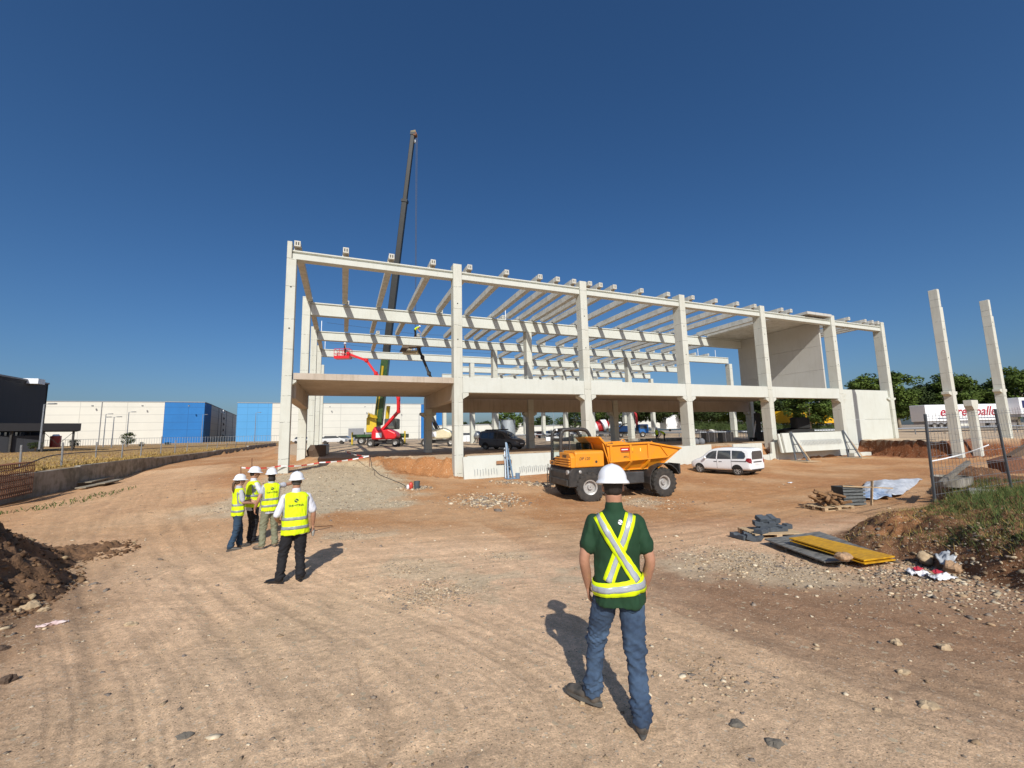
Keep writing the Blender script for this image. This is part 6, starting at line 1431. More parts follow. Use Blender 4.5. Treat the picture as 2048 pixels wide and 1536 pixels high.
# tank
b_ = place(1017, 873, 90); tk = empty('tank', b_, 0, 'round galvanised tank beyond the dark grey van', 'tank'); MB().cyl((0, 0, 0), (0, 0, 4.0), 1.55, n=32).build('shell', mat('galvanised_sheet', (.42, .46, .48), rough=.5, metal=.4, var=.2, stretch=(4, 4, .3)), tk, smooth='auto'); MB().cyl((0, 0, 4.0), (0, 0, 4.1), 1.6, n=32).build('rim', STEEL, tk)
MB().bb(-3.2, -2.0, -.6, .6, 0, 3.9).build('panel_box', mat('grey_blue_sheet', (.2, .24, .28), rough=.6), tk)
# block stacks
BLO = mat('grey_block', (.20, .205, .20), rough=.9, var=.3, vscale=6)
for k, (x, D) in enumerate(((1419, 44), (1452, 44.5))):
    b_ = place(x, 884, D); e = empty('block_stack', b_, -YAW+.1, ('left' if k == 0 else 'right')+' stack of strapped grey building blocks in the shade of the slab', 'block stack', 'strapped block stacks'); 
    for i in range(3): MB().bb(-.62+i*.42, -.22+i*.42, -.5, .5, .14, 1.12).build('block_column', BLO, e, bevel=.03)
    MB().bb(-.66, .66, -.55, .55, 0, .12).build('pallet', WOOD, e)
    for x_ in (-.3, .3): MB().bb(x_-.02, x_+.02, -.51, .51, .1, 1.13).build('strap', WHT, e)
for k, x in enumerate((1392, 1403)):
    b_ = place(x, 884, 41); e = MB().ball((0, 0, .28), (.34, .34, .36), 10, 7).build('debris_bag', mat('grey_bag', (.16, .17, .19), rough=.9), loc=b_, smooth=True); tag(e, ('first' if k == 0 else 'second')+' grey filled bag left of the block stacks', 'bag', 'filled bags by the block stacks')
# telehandler in the deep shade
b_ = place(1592, 884, 46); th_ = empty('telehandler', b_, -YAW, 'black silhouetted telehandler in the shade behind the sixth column', 'telehandler')
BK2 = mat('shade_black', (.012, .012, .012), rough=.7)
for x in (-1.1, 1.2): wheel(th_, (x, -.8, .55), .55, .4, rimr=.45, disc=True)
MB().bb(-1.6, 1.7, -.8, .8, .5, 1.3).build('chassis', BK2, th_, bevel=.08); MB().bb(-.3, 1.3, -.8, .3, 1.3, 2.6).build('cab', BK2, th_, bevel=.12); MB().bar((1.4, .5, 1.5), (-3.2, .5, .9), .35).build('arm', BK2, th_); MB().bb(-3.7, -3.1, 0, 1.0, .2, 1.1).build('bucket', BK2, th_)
# timber props, dark trunk like machine at 1515
b_ = place(1517, 886, 48); pl = empty('pile_driver', b_, -YAW, 'dark upright drilling mast between the fifth column and the block stacks', 'drill rig')
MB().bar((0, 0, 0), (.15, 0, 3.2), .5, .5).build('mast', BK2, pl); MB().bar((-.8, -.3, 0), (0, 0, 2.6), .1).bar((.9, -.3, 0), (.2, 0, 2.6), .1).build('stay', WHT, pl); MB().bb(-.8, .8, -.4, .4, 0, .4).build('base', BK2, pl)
# awnings and tents
YA = mat('yellow_canvas', hexc('#d9a400'), rough=.7); 
b_ = pD(1610, 843, 80); tag(MB().prism([(-6.5, -.4), (-6.5, 1.2), (-5.2, 2.1), (1.6, 2.3), (3.4, .9), (4.6, .2), (4.6, -.4)], -1.5, 1.5, 'Y').build('yellow_awning', YA, loc=tuple(b_)), 'big yellow canvas awning behind the hedge', 'awning').rotation_euler = (0, 0, -YAW)
for k, (x, y, w, lb) in enumerate(((1412, 838, 5, 'white tent roof right of the fourth column'), (1492, 838, 5, 'white tent roof left of the fifth column'), (1360, 832, 4, 'white tent roof behind the red loading arm'), (1690, 838, 4, 'white tent roof right of the yellow awning'))):
    b_ = pD(x, y+6, 95); e = tag(MB().prism([(-w, -2.2), (-w, .0), (-w*.5, .9), (0, 1.3), (w*.5, .9), (w, .0), (w, -2.2)], -2, 2, 'Y').build('tent', WHT, loc=tuple(b_)), lb, 'tent', 'white tents behind the hedge'); e.rotation_euler = (0, 0, -YAW)
# pale distant buildings
for k, (x, y0, y1, w, lb) in enumerate(((1255, 812, 850, 11, 'pale far building behind the thin white pillars'), (1345, 800, 850, 8, 'pale far building left of the fourth column'), (955, 850, 862, 16, 'long low pale building on the horizon right of the second column'), (1090, 852, 862, 14, 'long low pale building on the horizon behind the round tank'), (1930, 790, 860, 5, 'pale building far behind the free columns'))):
    b_ = pD(x, y1, 150); t_ = pD(x, y0, 150); h = t_.z-b_.z; e = empty('far_building', tuple(b_), -YAW, lb, 'building'); MB().bb(-w, w, 0, 8, -1, h).build('wall', FW_, e); MB().bb(-w-.2, w+.2, -.2, 8.2, h, h+.3).build('roof', MATS['roof_grey'], e)
# guard rail behind the site
gr = empty('guard_rail', (0, 0, 0), label='long steel guard rail along the road behind the site', cat='guard rail')
gp = [(900, 872, 86), (1180, 868, 80), (1400, 862, 68), (1540, 861, 64), (1700, 858, 60), (1830, 860, 60), (1900, 862, 60), (2080, 862, 60)]
gpw = [pD(*p) for p in gp]; mz_ = [max(gz(p.x, p.y), 1.6) for p in gpw]
m = MB(); m.tube([Vector((p.x, p.y, z+.75)) for p, z in zip(gpw, mz_)], .14, 6); m.build('rail', STEEL, gr)
for i in range(len(gpw)-1):
    n_ = int((gpw[i+1]-gpw[i]).length/3)
    for k in range(n_):
        p = gpw[i].lerp(gpw[i+1], k/n_); z = mz_[i]*(1-k/n_)+mz_[i+1]*k/n_
        if len([1 for c in COL.objects if c.parent == gr]) < 60: MB().bb(p.x-.05, p.x+.05, p.y-.05, p.y+.05, z-.3, z+.7).build('post', STEEL, gr)
# construction barriers behind
bf = MB()
for k in range(60):
    x = 1388+k*5.5; p = pD(x, 875, 56); z = gz(p.x, p.y); bf.bar((p.x, p.y, z), (p.x, p.y, z+1.1), .03)
for dz in (.15, 1.1):
    pts = [(lambda p: (p.x, p.y, gz(p.x, p.y)+dz))(pD(1388+k*33, 875, 56)) for k in range(11)]; bf.tube(pts, .025, 5)
tag(bf.build('barrier', STEEL), 'row of grey metal crowd barriers behind the block stacks', 'barrier')
# parked cars far away (right of second column)
CARC = [('#c8c9c8', 'white'), ('#8e9194', 'silver'), ('#9c1f24', 'red'), ('#2a2c30', 'black'), ('#d8d8d6', 'white'), ('#6b7178', 'grey')]
def far_car(x, y, D, hx_, lb, rz=0):
    b_ = place(x, y, D); e = empty('parked_car', b_, -YAW+rz, lb, 'car', 'cars parked far behind the site'); pm = paint('car_'+hx_[1:], hx_, dirt=.05)
    MB().prism([(-2.1, .35), (-2.1, .8), (-1.9, .98), (1.1, 1.0), (2.1, .78), (2.15, .35)], -.85, .85, 'Y').build('body', pm, e, bevel=.08, segs=2); MB().prism([(-1.8, .97), (-1.45, 1.42), (.3, 1.44), (1.1, .97)], -.72, .72, 'Y').build('cabin', GLASS, e, bevel=.06); MB().bb(-1.4, .3, -.7, .7, 1.42, 1.47).build('roof', pm, e, bevel=.03)
    for xx in (-1.3, 1.3):
        for yy in (-.8, .8): MB().cyl((xx, yy-.1, .32), (xx, yy+.1, .32), .32, n=14).build('wheel', RUB, e)
lbs = ['white car parked just right of the second column', 'silver car parked left of the dark grey van', 'black car parked behind the dark grey van', 'white car right of the round tank', 'red car parked beyond the mid column', 'grey car parked left of the dumper cab', 'white car seen over the dumper cab', 'silver car parked before the third column', 'white car parked left under the slab near the warehouse', 'white car parked beside the crane outrigger', 'white van shaped car between the crane and left slab column', 'silver car parked in front of the warehouse door']
for k, (x, y, D, c) in enumerate([(928, 872, 84, 0), (945, 871, 95, 1), (990, 868, 100, 3), (1078, 872, 90, 4), (1092, 871, 88, 2), (1108, 871, 86, 5), (1130, 870, 88, 0), (1150, 870, 92, 1), (668, 886, 72, 0), (640, 884, 92, 4), (607, 886, 92, 0), (690, 886, 92, 1)]): far_car(x, y, D, CARC[c][0], lbs[k], random.uniform(-.5, .5))
# piles of material and boxes on the far pad
for k, (x, y, D, w, h, lb) in enumerate([(1128, 884, 60, 1.4, .6, 'pallet of grey boxes beyond the dumper cab'), (1105, 884, 62, 1.0, .7, 'dark crate beyond the dumper cab'), (1288, 886, 54, 2.2, .35, 'flat grey slab pile right of the blue truck'), (930, 884, 66, .9, 1.1, 'white caged water tank right of the second column'), (1165, 886, 56, 1.2, .5, 'low pile of pale rubble bags before the third column'), (1350, 886, 52, 3, .4, 'long grey concrete strip right of the two workers')]):
    b_ = place(x, y, D); e = empty('material_pile', b_, -YAW, lb, 'material pile'); 
    for i in range(3): MB().bb(-w+i*w*.66, -w+i*w*.66+w*.62, -.5, .5, .02, h*random.uniform(.8, 1)).build('package', (BLO, WHT, CWL, WHT, CWL, CWL)[k], e, bevel=.02)
# small mixer right of second column
b_ = place(955, 886, 58); cmx = empty('cement_mixer', b_, -YAW, 'small site cement mixer left of the dark grey van', 'cement mixer'); MB().lathe([(.2, -.5), (.55, -.1), (.55, .3), (.3, .6)], 16, M=Matrix.Rotation(1.2, 3, 'Y'), c=(0, 0, 1.1), caps=False).build('drum', STEEL, cmx, smooth=True); MB().bar((-.6, 0, 0), (0, 0, 1.0), .08).bar((.6, 0, 0), (0, 0, 1.0), .08).bar((0, .5, 0), (0, 0, 1), .08).build('frame', BLKM, cmx)
# stacked precast beams and excavator bucket near the left rear columns
b_ = place(646, 905, 37); tag(MB().box((0, 0, .45), (.9, 4.5, .8), rz=0).build('precast_block', CJ, loc=b_, bevel=.03), 'grey hollow precast piece lying beside the rear left columns', 'precast piece')
b_ = place(634, 914, 33.5); bk = empty('digger_bucket', b_, .5, 'rusty brown digger bucket lying at the edge of the ramp', 'bucket')
MB().prism([(-.5, 0), (-.62, .5), (-.3, .95), (.45, .9), (.38, .82), (-.22, .82), (-.5, .48), (-.38, .08), (.4, .06), (.45, 0)], -.55, .55, 'Y').build('shell', mat('rust_brown', (.13, .085, .055), rough=.9), bk); MB().prism([(-.5, 0), (-.62, .5), (-.3, .95), (.45, .9), (.45, 0)], -.57, -.53, 'Y').build('cheek', mat('rust_brown', (.13, .085, .055)), bk)

# safety line posts on the roof beams
for k, (x, y, Yr) in enumerate(((643, 657, 46.9), (650, 694, 56.5), (1011, 633+8, 36.9), (1396, 708, 46.9), (1431, 712, 46.9))):
    p = atY(x, y, Yr); e = MB().bar((p.x, Yr, 14.25), (p.x, Yr, 15.35), .06).build('guard_post', WHT); tag(e, ['white guard post on the third roof beam near the left end', 'white guard post on the fourth roof beam near the left end', 'white guard post on the second roof beam right of the second column', 'white guard post on the third roof beam right of the fourth column', 'white guard post second from the right on the third roof beam'][k], 'post', 'guard posts on the roof beams')
for Yr, z, lb in ((46.9, 15.2, 'thin safety rope strung above the third roof beam'), (56.5, 15.1, 'thin safety rope strung above the fourth roof beam')):
    tag(MB().tube([(-1.8, Yr, z), (8, Yr, z-.6), (16.8, Yr, z-.25), (36, Yr, z-.5)], .014, 5).build('safety_rope', BLKM), lb, 'rope')

# ------------------------------------------------------------------ white trailers on the road at the right
def trailer(xl, yl, xr, yr, D, hgt, label, text=None, dark=False):
    a_ = pD(xl, yl, D); b_ = pD(xr, yr, D*1.03); zb = 3.15; d = Vector((b_.x-a_.x, b_.y-a_.y, 0)); Ln = d.length; an = math.atan2(d.y, d.x)
    e = empty('trailer', (a_.x, a_.y, 0), an, label, 'trailer')
    zt_ = a_.z; zb = pD(xl, yl+33, D).z
    MB().bb(0, Ln, 0, 2.5, zb, zt_).build('box_body', WHT, e, bevel=.04)
    MB().bb(.2, Ln-.2, .2, 2.3, zb-.5, zb-.01).build('side_guard', mat('trailer_grey', (.25, .25, .26)), e)
    for x in (1.6, 2.9, 4.2): wheel(e, (x, .3, zb-.75), .5, .35, rimr=.5, disc=True)
    MB().bb(Ln*.7, Ln*.72, .5, 1, zb-1.2, zb-.4).build('support_leg', BLKM, e)
    H = zt_-zb
    if text:
        RL = mat('logo_red', hexc('#a3142f'), rough=.5)
        text_obj('lettering', text, H*.80, RL, e, frameM((Ln*.47, -.02, zb+H*.55), (1, 0, 0), (0, 0, 1)), shear=.35, bold=.03, extrude=.01)
        MB().bb(Ln*.12, Ln*.86, -.02, -.004, zb+H*.13, zb+H*.17).build('underline', mat('logo_navy', hexc('#26304f')), e)
    return e, Ln, zb, zt_
trailer(1849, 810, 2030, 796, 70, 3, 'white box trailer with red italic lettering beyond the free columns', 'expresspallet')
e, Ln, zb, zt_ = trailer(2037, 795, 2150, 789, 70, 3, 'white box trailer with a navy blue band cut by the right edge')
MB().bb(.5, Ln, -.03, -.005, zb+1.0, zt_-.5).build('band', mat('navy', hexc('#1d2456')), e)
# kerbs and pale slabs of the road side
for k, (x0, x1, y, D, lb) in enumerate(((1890, 2060, 868, 62, 'long pale concrete kerb behind the free columns, upper one'), (1885, 2060, 876, 50, 'long pale concrete kerb behind the free columns, lower one'))):
    a_ = pD(x0, y, D); b_ = pD(x1, y-2, D); z = min(gz(a_.x, a_.y), 2.4); zc_ = a_.z; tag(MB().bar((a_.x, a_.y, zc_), (b_.x, b_.y, b_.z), .4, .45).build('kerb', CWL), lb, 'kerb')
# ------------------------------------------------------------------ leaning precast panels with rebars and their props
def leaning(nm, x0, x1, y, z0, z1, label, lean=.18, rebar=(), group=None):
    e = empty(nm, (x0, y, z0), 0, label, 'panel', group); Lx = x1-x0; H = z1-z0
    m = MB(); m.prism([(0, 0), (H*lean, H), (H*lean+.16, H), (.16, 0)], 0, Lx, 'X'); m.build('panel', CW, e, bevel=.01)
    for k, x in enumerate(rebar):
        zz = H*.42+.04*math.sin(k*2.1); yy = zz*lean-.01
        MB().tube([(x, yy+.05, zz), (x+.0, yy-.05, zz+.0), (x-.03, yy-.16, zz-.33)], .012, 5).build('rebar', STEEL, e)
    return e
p0 = atz(980, 964, .3)
gl0 = gz(8, 25.4)
le1 = leaning('leaning_panel', 7.05, 13.6, 25.2, .22, 1.60, 'long white precast panel with bent rebars leaning by the second column', rebar=[.7+.19*k for k in range(9)]+[2.9, 3.15]+[3.9+.155*k for k in range(16)])
le1.rotation_euler = (0, 0, R(4))
MB().bb(2.2, 3.3, .02, .06, .85, 1.05).build('wood_patch', mat('orange_ply', (.35, .18, .09)), le1)
MB().bb(2.95, 3.25, -.005, .04, .45, 1.1).build('slot', mat('slot_blue', (.05, .09, .13)), le1)
le2 = leaning('leaning_panel', 7.5, 16.9, 26.0, .2, 1.62, 'second white precast panel standing just behind the long leaning one', lean=.05)
# blue steel prop in front
BLS = paint('prop_blue', '#5f83a0', dirt=.25)
ap = empty('blue_prop', (9.7, 24.5, gz(9.7, 24.4)), 0, 'pale blue steel prop standing before the long leaning panel', 'prop')
MB().bar((0, 0, 0), (.15, .7, 2.25), .09, .12).build('post', BLS, ap); MB().bar((.28, -.1, 0), (.2, .7, 2.2), .07, .1).build('post', BLS, ap); MB().bar((-.14, .1, 0.05), (.05, .7, 1.9), .05).build('stay', BLS, ap); MB().bb(-.2, .55, -.3, .3, 0, .05).build('foot', BLS, ap)
for z in (.7, 1.3, 1.8): MB().bb(-.05, .33, z*.31-.05, z*.31+.05, z, z+.06).build('bracket', STEEL, ap)
MB().cyl((.55, -.2, .0), (.55, -.2, .35), .14, n=12).build('bucket', BLS, ap)
# panel on trestles at the right
px0, px1 = 36.9, 46.4
le3 = empty('raised_panel', (px0, 25.3, 0), 0, 'white precast panel with rebars held up between steel trestles', 'panel'); zz0, zz1 = .62, 1.98
ztr = gz(40, 24)
MB().prism([(0, .72), (.25, 2.45), (.42, 2.45), (.17, .72)], 0, px1-px0, 'X').build('panel', CW, le3, bevel=.01)
MB().prism([(.2, .70), (.45, 2.40), (.6, 2.40), (.35, .70)], -.25, .0, 'X').build('panel_end', CW, le3)
for k in range(30): MB().tube([(2.2+.2*k, .10, 1.75), (2.2+.2*k, -.04, 1.62), (2.25+.2*k, -.09, 1.30)], .016, 5).build('rebar', STEEL, le3)
def trestle(x, lb):
    e = empty('trestle', (x, 24.7, gz(x, 24.5)), 0, lb, 'trestle', 'steel trestles holding the panel'); m = BLS if False else mat('trestle_grey', (.13, .15, .17), rough=.6)
    z = 2.55-e.location.z
    MB().bar((0, .5, 0), (0, .75, z), .12).build('post', m, e); MB().bar((.15, -.45, 0), (0, .7, z), .10).build('brace', m, e); MB().bar((0, -.6, .05), (0, .9, .05), .10).build('foot', m, e); MB().bar((0, -.3, .8), (0, .6, .8), .07).build('tie', m, e); MB().bar((0, .1, 1.5), (0, .65, 1.5), .07).build('tie', m, e); MB().bar((.75, -.35, 0), (.05, .6, z-.3), .08).build('strut', WOOD, e); MB().box((0, .0, .03), (1.8, 2.2, .06)).build('base_board', WOOD, e)
trestle(37.9, 'steel trestle under the left end of the rebarred panel'); trestle(45.6, 'steel trestle under the right end of the rebarred panel')
tag(MB().bb(46.6, 49.4, 25.2, 25.7, -.05, .3).build('precast_offcut', CW, bevel=.02), 'short pale precast offcut on the ground below the tall white wall', 'offcut')
# ------------------------------------------------------------------ tape, stakes, bucket
TAPE = bpy.data.materials.new('barrier_tape'); TAPE.use_nodes = True; t = NT(TAPE); b = t.n['Principled BSDF']; tc = t.add('ShaderNodeTexCoord'); sp = t.add('ShaderNodeSeparateXYZ'); t.ln(tc.outputs['Object'], sp.inputs[0])
ad_ = t.add('ShaderNodeMath', operation='MULTIPLY'); t.ln(sp.outputs[0], ad_.inputs[0]); ad_.inputs[1].default_value = 1.6; fr = t.add('ShaderNodeMath', operation='FRACT'); t.ln(ad_.outputs[0], fr.inputs[0]); gt_ = t.add('ShaderNodeMath', operation='GREATER_THAN'); t.ln(fr.outputs[0], gt_.inputs[0]); gt_.inputs[1].default_value = .55
mx_ = t.add('ShaderNodeMix', data_type='RGBA'); t.ln(gt_.outputs[0], mx_.inputs[0]); mx_.inputs[6].default_value = (.8, .78, .74, 1); mx_.inputs[7].default_value = (.6, .05, .04, 1); t.ln(mx_.outputs[2], b.inputs['Base Color'])
def ribbon(nm, pts, w, m, label, cat, sag=.12, group=None):
    V = []; 
    for i in range(len(pts)-1):
        p, q = Vector(pts[i]), Vector(pts[i+1])
        for k in range(9):
            u = k/8; c = p.lerp(q, u); c.z -= sag*4*u*(1-u); tw = .5*math.sin(u*7+i); V += [c+Vector((0, .5*w*math.sin(tw), .5*w*math.cos(tw))), c-Vector((0, .5*w*math.sin(tw), .5*w*math.cos(tw)))]
    n_ = len(V)//2; o = MB().add(V, [(2*i, 2*i+1, 2*i+3, 2*i+2) for i in range(n_-1)]).build(nm, m); md = o.modifiers.new('t', 'SOLIDIFY'); md.thickness = .002; return tag(o, label, cat, group)
def tz(x, y, Y): p = atY(x, y, Y); return (p.x, p.y, p.z)
ribbon('barrier_tape', [tz(482, 935, 25.5), tz(560, 932, 26.3), tz(640, 925, 27.5), tz(738, 912, 28.2)], .075, TAPE, 'red and white barrier tape strung across the foot of the first column', 'tape', .08)
ribbon('barrier_tape', [tz(738, 912, 28.2), tz(690, 903, 36), tz(720, 896, 42)], .07, TAPE, 'red and white barrier tape running back over the pad from the stake', 'tape', .1)
for x, y0, y1, Y, lb in ((482, 933, 950, 25.5, 'rusty rebar stake at the left end of the barrier tape'), (504, 916, 945, 25.8, 'tall thin rebar stake left of the first column'), (739, 910, 924, 28.2, 'rebar stake where the two barrier tapes meet')):
    a_ = atY(x, y0, Y); b_ = atY(x, y1, Y); tag(MB().cyl(tuple(b_-Vector((0, 0, .3))), tuple(a_), .02, n=6).build('rebar_stake', RUST), lb, 'stake')
c = atY(829, 972, 21.6); zc_ = gz(c.x, c.y)
bu = empty('bucket', (c.x+.12, c.y, zc_), 0, 'dark blue grey plastic bucket standing at the foot of the ramp', 'bucket'); MB().lathe([(.13, 0), (.16, .38), (.15, .38), (.12, .02)], 18, caps=False).build('shell', mat('slate_plastic', (.06, .085, .10), rough=.5), bu, smooth='auto'); MB().cyl((0, 0, .01), (0, 0, .02), .13, n=18).build('bottom', MATS['slate_plastic'], bu)
rb = empty('red_bag', (c.x-.18, c.y-.05, zc_), 0, 'small red and white bag beside the dark bucket', 'bag'); MB().ball((0, 0, .17), (.11, .10, .20), 10, 7).build('bag', paint('bag_red', '#c23a2e'), rb, smooth=True); MB().ball((-.15, .02, .12), (.08, .09, .13), 8, 6).build('white_bag', WHT, rb, smooth=True)
tag(MB().tube([tz(740, 912, 28), tz(744, 935, 26), tz(760, 950, 24.5), tz(800, 966, 22.8), tz(818, 976, 21.8)], .02, 5).build('cable', BLKM), 'dark cable trailing down the right edge of the gravel ramp', 'cable')
tag(MB().cyl(tz(628, 1054, 9.2), tz(665, 1051, 9.6), .006, n=5).build('stick', RUST), 'thin stick lying on the ground right of the vested man', 'stick')
# ------------------------------------------------------------------ soil heap at the lower left
SOILD = mat('dark_clay', hexc('#836347'), rough=.97, var=.4, vscale=3, col2=hexc('#553d28'), bump=.6, bscale=28, bumpdist=.03)
def heap(name, cx, cy, rx, ry, h, rz, label, m, n=150, seed=0, amp=1.0, clod=1.0):
    u = np.linspace(-1.25, 1.25, n); U, V_ = np.meshgrid(u, u); x = U*rx; y = V_*ry; c, s = math.cos(rz), math.sin(rz); wx = cx+c*x-s*y; wy = cy+s*x+c*y
    r = np.sqrt(U**2+V_**2)+.16*fbm(wx*.9, wy*.9, 3, seed+1)
    z = h*(sstep(1.05, .0, r)**.8 if h < 1 else np.clip((1.06-r)/.64, 0, 1)); z = z+amp*(.20*fbm(wx*1.6, wy*1.6, 4, seed+2, .6)+.075*np.abs(fbm(wx*6, wy*6, 4, seed+3, .65))*clod*2+.05*fbm(wx*14, wy*14, 2, seed+5))*sstep(1.15, .8, r)
    g = ground_h(wx, wy, False); Z = g+np.where(r > 1.12, -.15, z-.03); P = np.stack([wx, wy, Z], -1).reshape(-1, 3)
    i = np.arange(n*n).reshape(n, n); q = np.stack([i[:-1, :-1], i[:-1, 1:], i[1:, 1:], i[1:, :-1]], -1).reshape(-1, 4)
    keep = (r.reshape(-1)[q].min(1) < 1.13); q = q[keep]
    me = bpy.data.meshes.new(name); me.from_pydata(P.tolist(), [], q.tolist()); me.update(); bm = bmesh.new(); bm.from_mesh(me); bmesh.ops.delete(bm, geom=[v for v in bm.verts if not v.link_faces], context='VERTS'); bm.to_mesh(me); bm.free()
    me.polygons.foreach_set('use_smooth', [True]*len(me.polygons)); me.materials.append(m); o = bpy.data.objects.new(name, me); COL.objects.link(o); return tag(o, label, 'soil heap')
hp1 = heap('soil_heap', -8.8, 9.0, 4.3, 6.2, 2.3, .43, 'lumpy heap of dark brown soil at the lower left edge', SOILD, 300, 3, 1.3)
hp2 = heap('soil_heap', -5.6, 12.6, 1.1, 1.1, .14, .2, 'low spill of dark clods at the right foot of the soil heap', SOILD, 110, 9, .7)
n = 14000; X = rng.uniform(-10, -2.6, n); Y = rng.uniform(5.5, 16.5, n); _u = (X+8.8)*math.cos(.43)+(Y-9.0)*math.sin(.43); _v = -(X+8.8)*math.sin(.43)+(Y-9.0)*math.cos(.43); k = ((_u/4.5)**2+(_v/6.4)**2 < 1.08) & ((_u/4.5)**2+(_v/6.4)**2 > .12) | (((X+5.6)/1.25)**2+((Y-12.6)/1.3)**2 < 1); X, Y = X[k], Y[k]
bh = BVHTree.FromPolygons([v.co.copy() for v in hp1.data.vertices], [tuple(p.vertices) for p in hp1.data.polygons]); Zc = []
for x, y in zip(X, Y):
    h = bh.ray_cast(Vector((x, y, 9)), Vector((0, 0, -1)))[0]; g = gz(x, y); Zc.append(max(h.z if h else -9, g))
clc = np.array([hexc('#6a503a'), hexc('#5a4330'), hexc('#7d634a'), hexc('#a08a6c')])[rng.choice(4, len(X), p=[.4, .3, .24, .06])]
stones('soil_clods', X, Y, np.exp(rng.normal(math.log(.017), .5, len(X))), np.array(Zc), clc, 'loose dark clods covering the soil heap', 'clods', smat, flat=.85)
STM = mat('boulder_stone', hexc('#b49d7d'), rough=.9, var=.3, vscale=8, bump=.5, bscale=25)
def rock(x, y, z, r, label, m=STM, seed=1, rz=0, group=None):
    me = MB().ball((0, 0, 0), r, 18, 12).mesh('rock'); 
    for v in me.vertices: v.co *= 1+.55*mnoise.noise(v.co*(1.4/max(r))+Vector((seed, 0, 0)))+.22*mnoise.noise(v.co*(4/max(r)))
    me.polygons.foreach_set('use_smooth', [seed == 23]*len(me.polygons)); me.materials.append(m); o = bpy.data.objects.new('rock', me); COL.objects.link(o); o.location = (x, y, z); o.rotation_euler = (0, 0, rz); return tag(o, label, 'rock', group)
def rpx(x, y, w, label, seed, h=.6, zg_=None, m=STM, depth=.8):
    """rock whose foot stands on the ground at this photo pixel and reads w pixels wide"""
    z = .6
    for _ in range(6): p = atz(x, y, z); z = gz(p.x, p.y)
    D = (p-CAM).dot(FW); r = w/2*D/F; return rock(p.x, p.y, z+r*h*.35, (r, r*depth, r*h), label, m, seed, random.uniform(-.3, .3))
rpx(60, 1216, 30, 'largest round stone at the foot of the soil heap', 2); rpx(35, 1222, 14, 'small stone left of the round stone at the heap', 3); rpx(86, 1222, 16, 'small pale stone right of the round stone at the heap', 4)
rpx(10, 1365, 28, 'dark stone at the left edge of the photo', 5, m=mat('dark_stone2', hexc('#574638'), rough=.9)); rpx(4, 1300, 20, 'dark stone above another at the left edge', 6, m=MATS['dark_stone2'])
rpx(262, 1250, 24, 'flat half buried stone in the road at the left', 7, .35); rpx(1857, 1414, 34, 'flat pale stone lying in the wheel track at the lower right', 8, .35); rpx(1548, 1488, 34, 'flat dark slate stone at the lower right', 9, .3, m=mat('slate_stone', hexc('#6b6459'), rough=.85))
rpx(1890, 1298, 24, 'yellowish round stone right of a stone cluster', 10, .6); rpx(1793, 1287, 22, 'brown stone left of a stone cluster', 11, .5); rpx(1475, 1450, 30, 'flat grey stone sunk in the earth right of the walking man', 12, .25, m=MATS['slate_stone']); rpx(368, 1473, 26, 'dark stone near the bottom left', 13, .3, m=MATS['slate_stone'])
rpx(1755, 1422, 14, 'thin pale stone beside the wheel track', 14, .5); rpx(1808, 1345, 22, 'oval grey pebble in the wheel track', 15, .4)
rpx(1165, 1410, 12, 'small pale stone under the raised boot', 16, .8)
# ------------------------------------------------------------------ boards and pallets on the right
def gp3(x, y):
    z = .5
    for _ in range(8): p = atz(x, y, z); z = .5*z+.5*gz(max(p.x, -13.3), p.y)
    return Vector((p.x, p.y, z))
ply = [gp3(1530, 1090), gp3(1650, 1134), gp3(1790, 1124), gp3(1640, 1074)]
zz = max(p.z for p in ply)
def slab(nm, P, th, m, label, cat, lift=.02, par=None):
    n_ = len(P); V = [p+Vector((0, 0, lift)) for p in P]+[p+Vector((0, 0, lift+th)) for p in P]; o = MB().add(V, [tuple(range(n_-1, -1, -1)), tuple(range(n_, 2*n_))]+[(i, (i+1) % n_, n_+(i+1) % n_, n_+i) for i in range(n_)]).build(nm, m, par, bevel=.004); return tag(o, label, cat) if label else o
for p in ply: p.z = zz*.4+p.z*.6
PLYM = mat('dusty_black_plywood', hexc('#4a4b49'), rough=.55, var=.5, vscale=5, col2=hexc('#8d8a82'), stretch=(1, 2.5, 1))
slab('plywood_sheet', ply, .03, PLYM, 'dusty dark plywood sheet lying on the stones', 'plywood sheet', .05)
YB = mat('formwork_yellow', hexc('#d9a310'), rough=.55, var=.15, vscale=6, col2=hexc('#a87a1c'), stretch=(1, 5, 1))
yb0, yb1, yb2, yb3 = atz(1578, 1077, zz+.14), atz(1728, 1122, zz+.14), atz(1790, 1114, zz+.14), atz(1622, 1072, zz+.14)
fb = empty('formwork_board', (0, 0, 0), label='long yellow formwork board lying on the dark plywood sheet', cat='board'); slab('board', [yb0, yb1, yb2, yb3], .028, YB, None, None, -.01, fb); slab('board', [p+Vector((-.02, -.02, 0)) for p in (yb0, yb1, yb2, yb3)], .02, YB, None, None, -.055, fb)
p = atz(1688, 1116, zz+.16); rock(p.x, p.y, p.z+.02, (.21, .13, .075), 'rough flat rock resting on the yellow formwork board', mat('rough_rock', hexc('#a8896a'), rough=.95, var=.4, vscale=10, bump=.7, bscale=30), 21, .5)
p = gp3(1850, 1116); rock(p.x, p.y, p.z+.05, (.115, .10, .10), 'round pale cream boulder at the foot of the weedy bank', STM, 23)
p = gp3(1906, 1146); rock(p.x, p.y, p.z+.06, (.13, .11, .11), 'brown rock beside the torn grey plastic', mat('rough_rock', hexc('#a8896a')), 25)
def gpx(x, y, h=0): p = gp3(x, y); p.z += h; return p
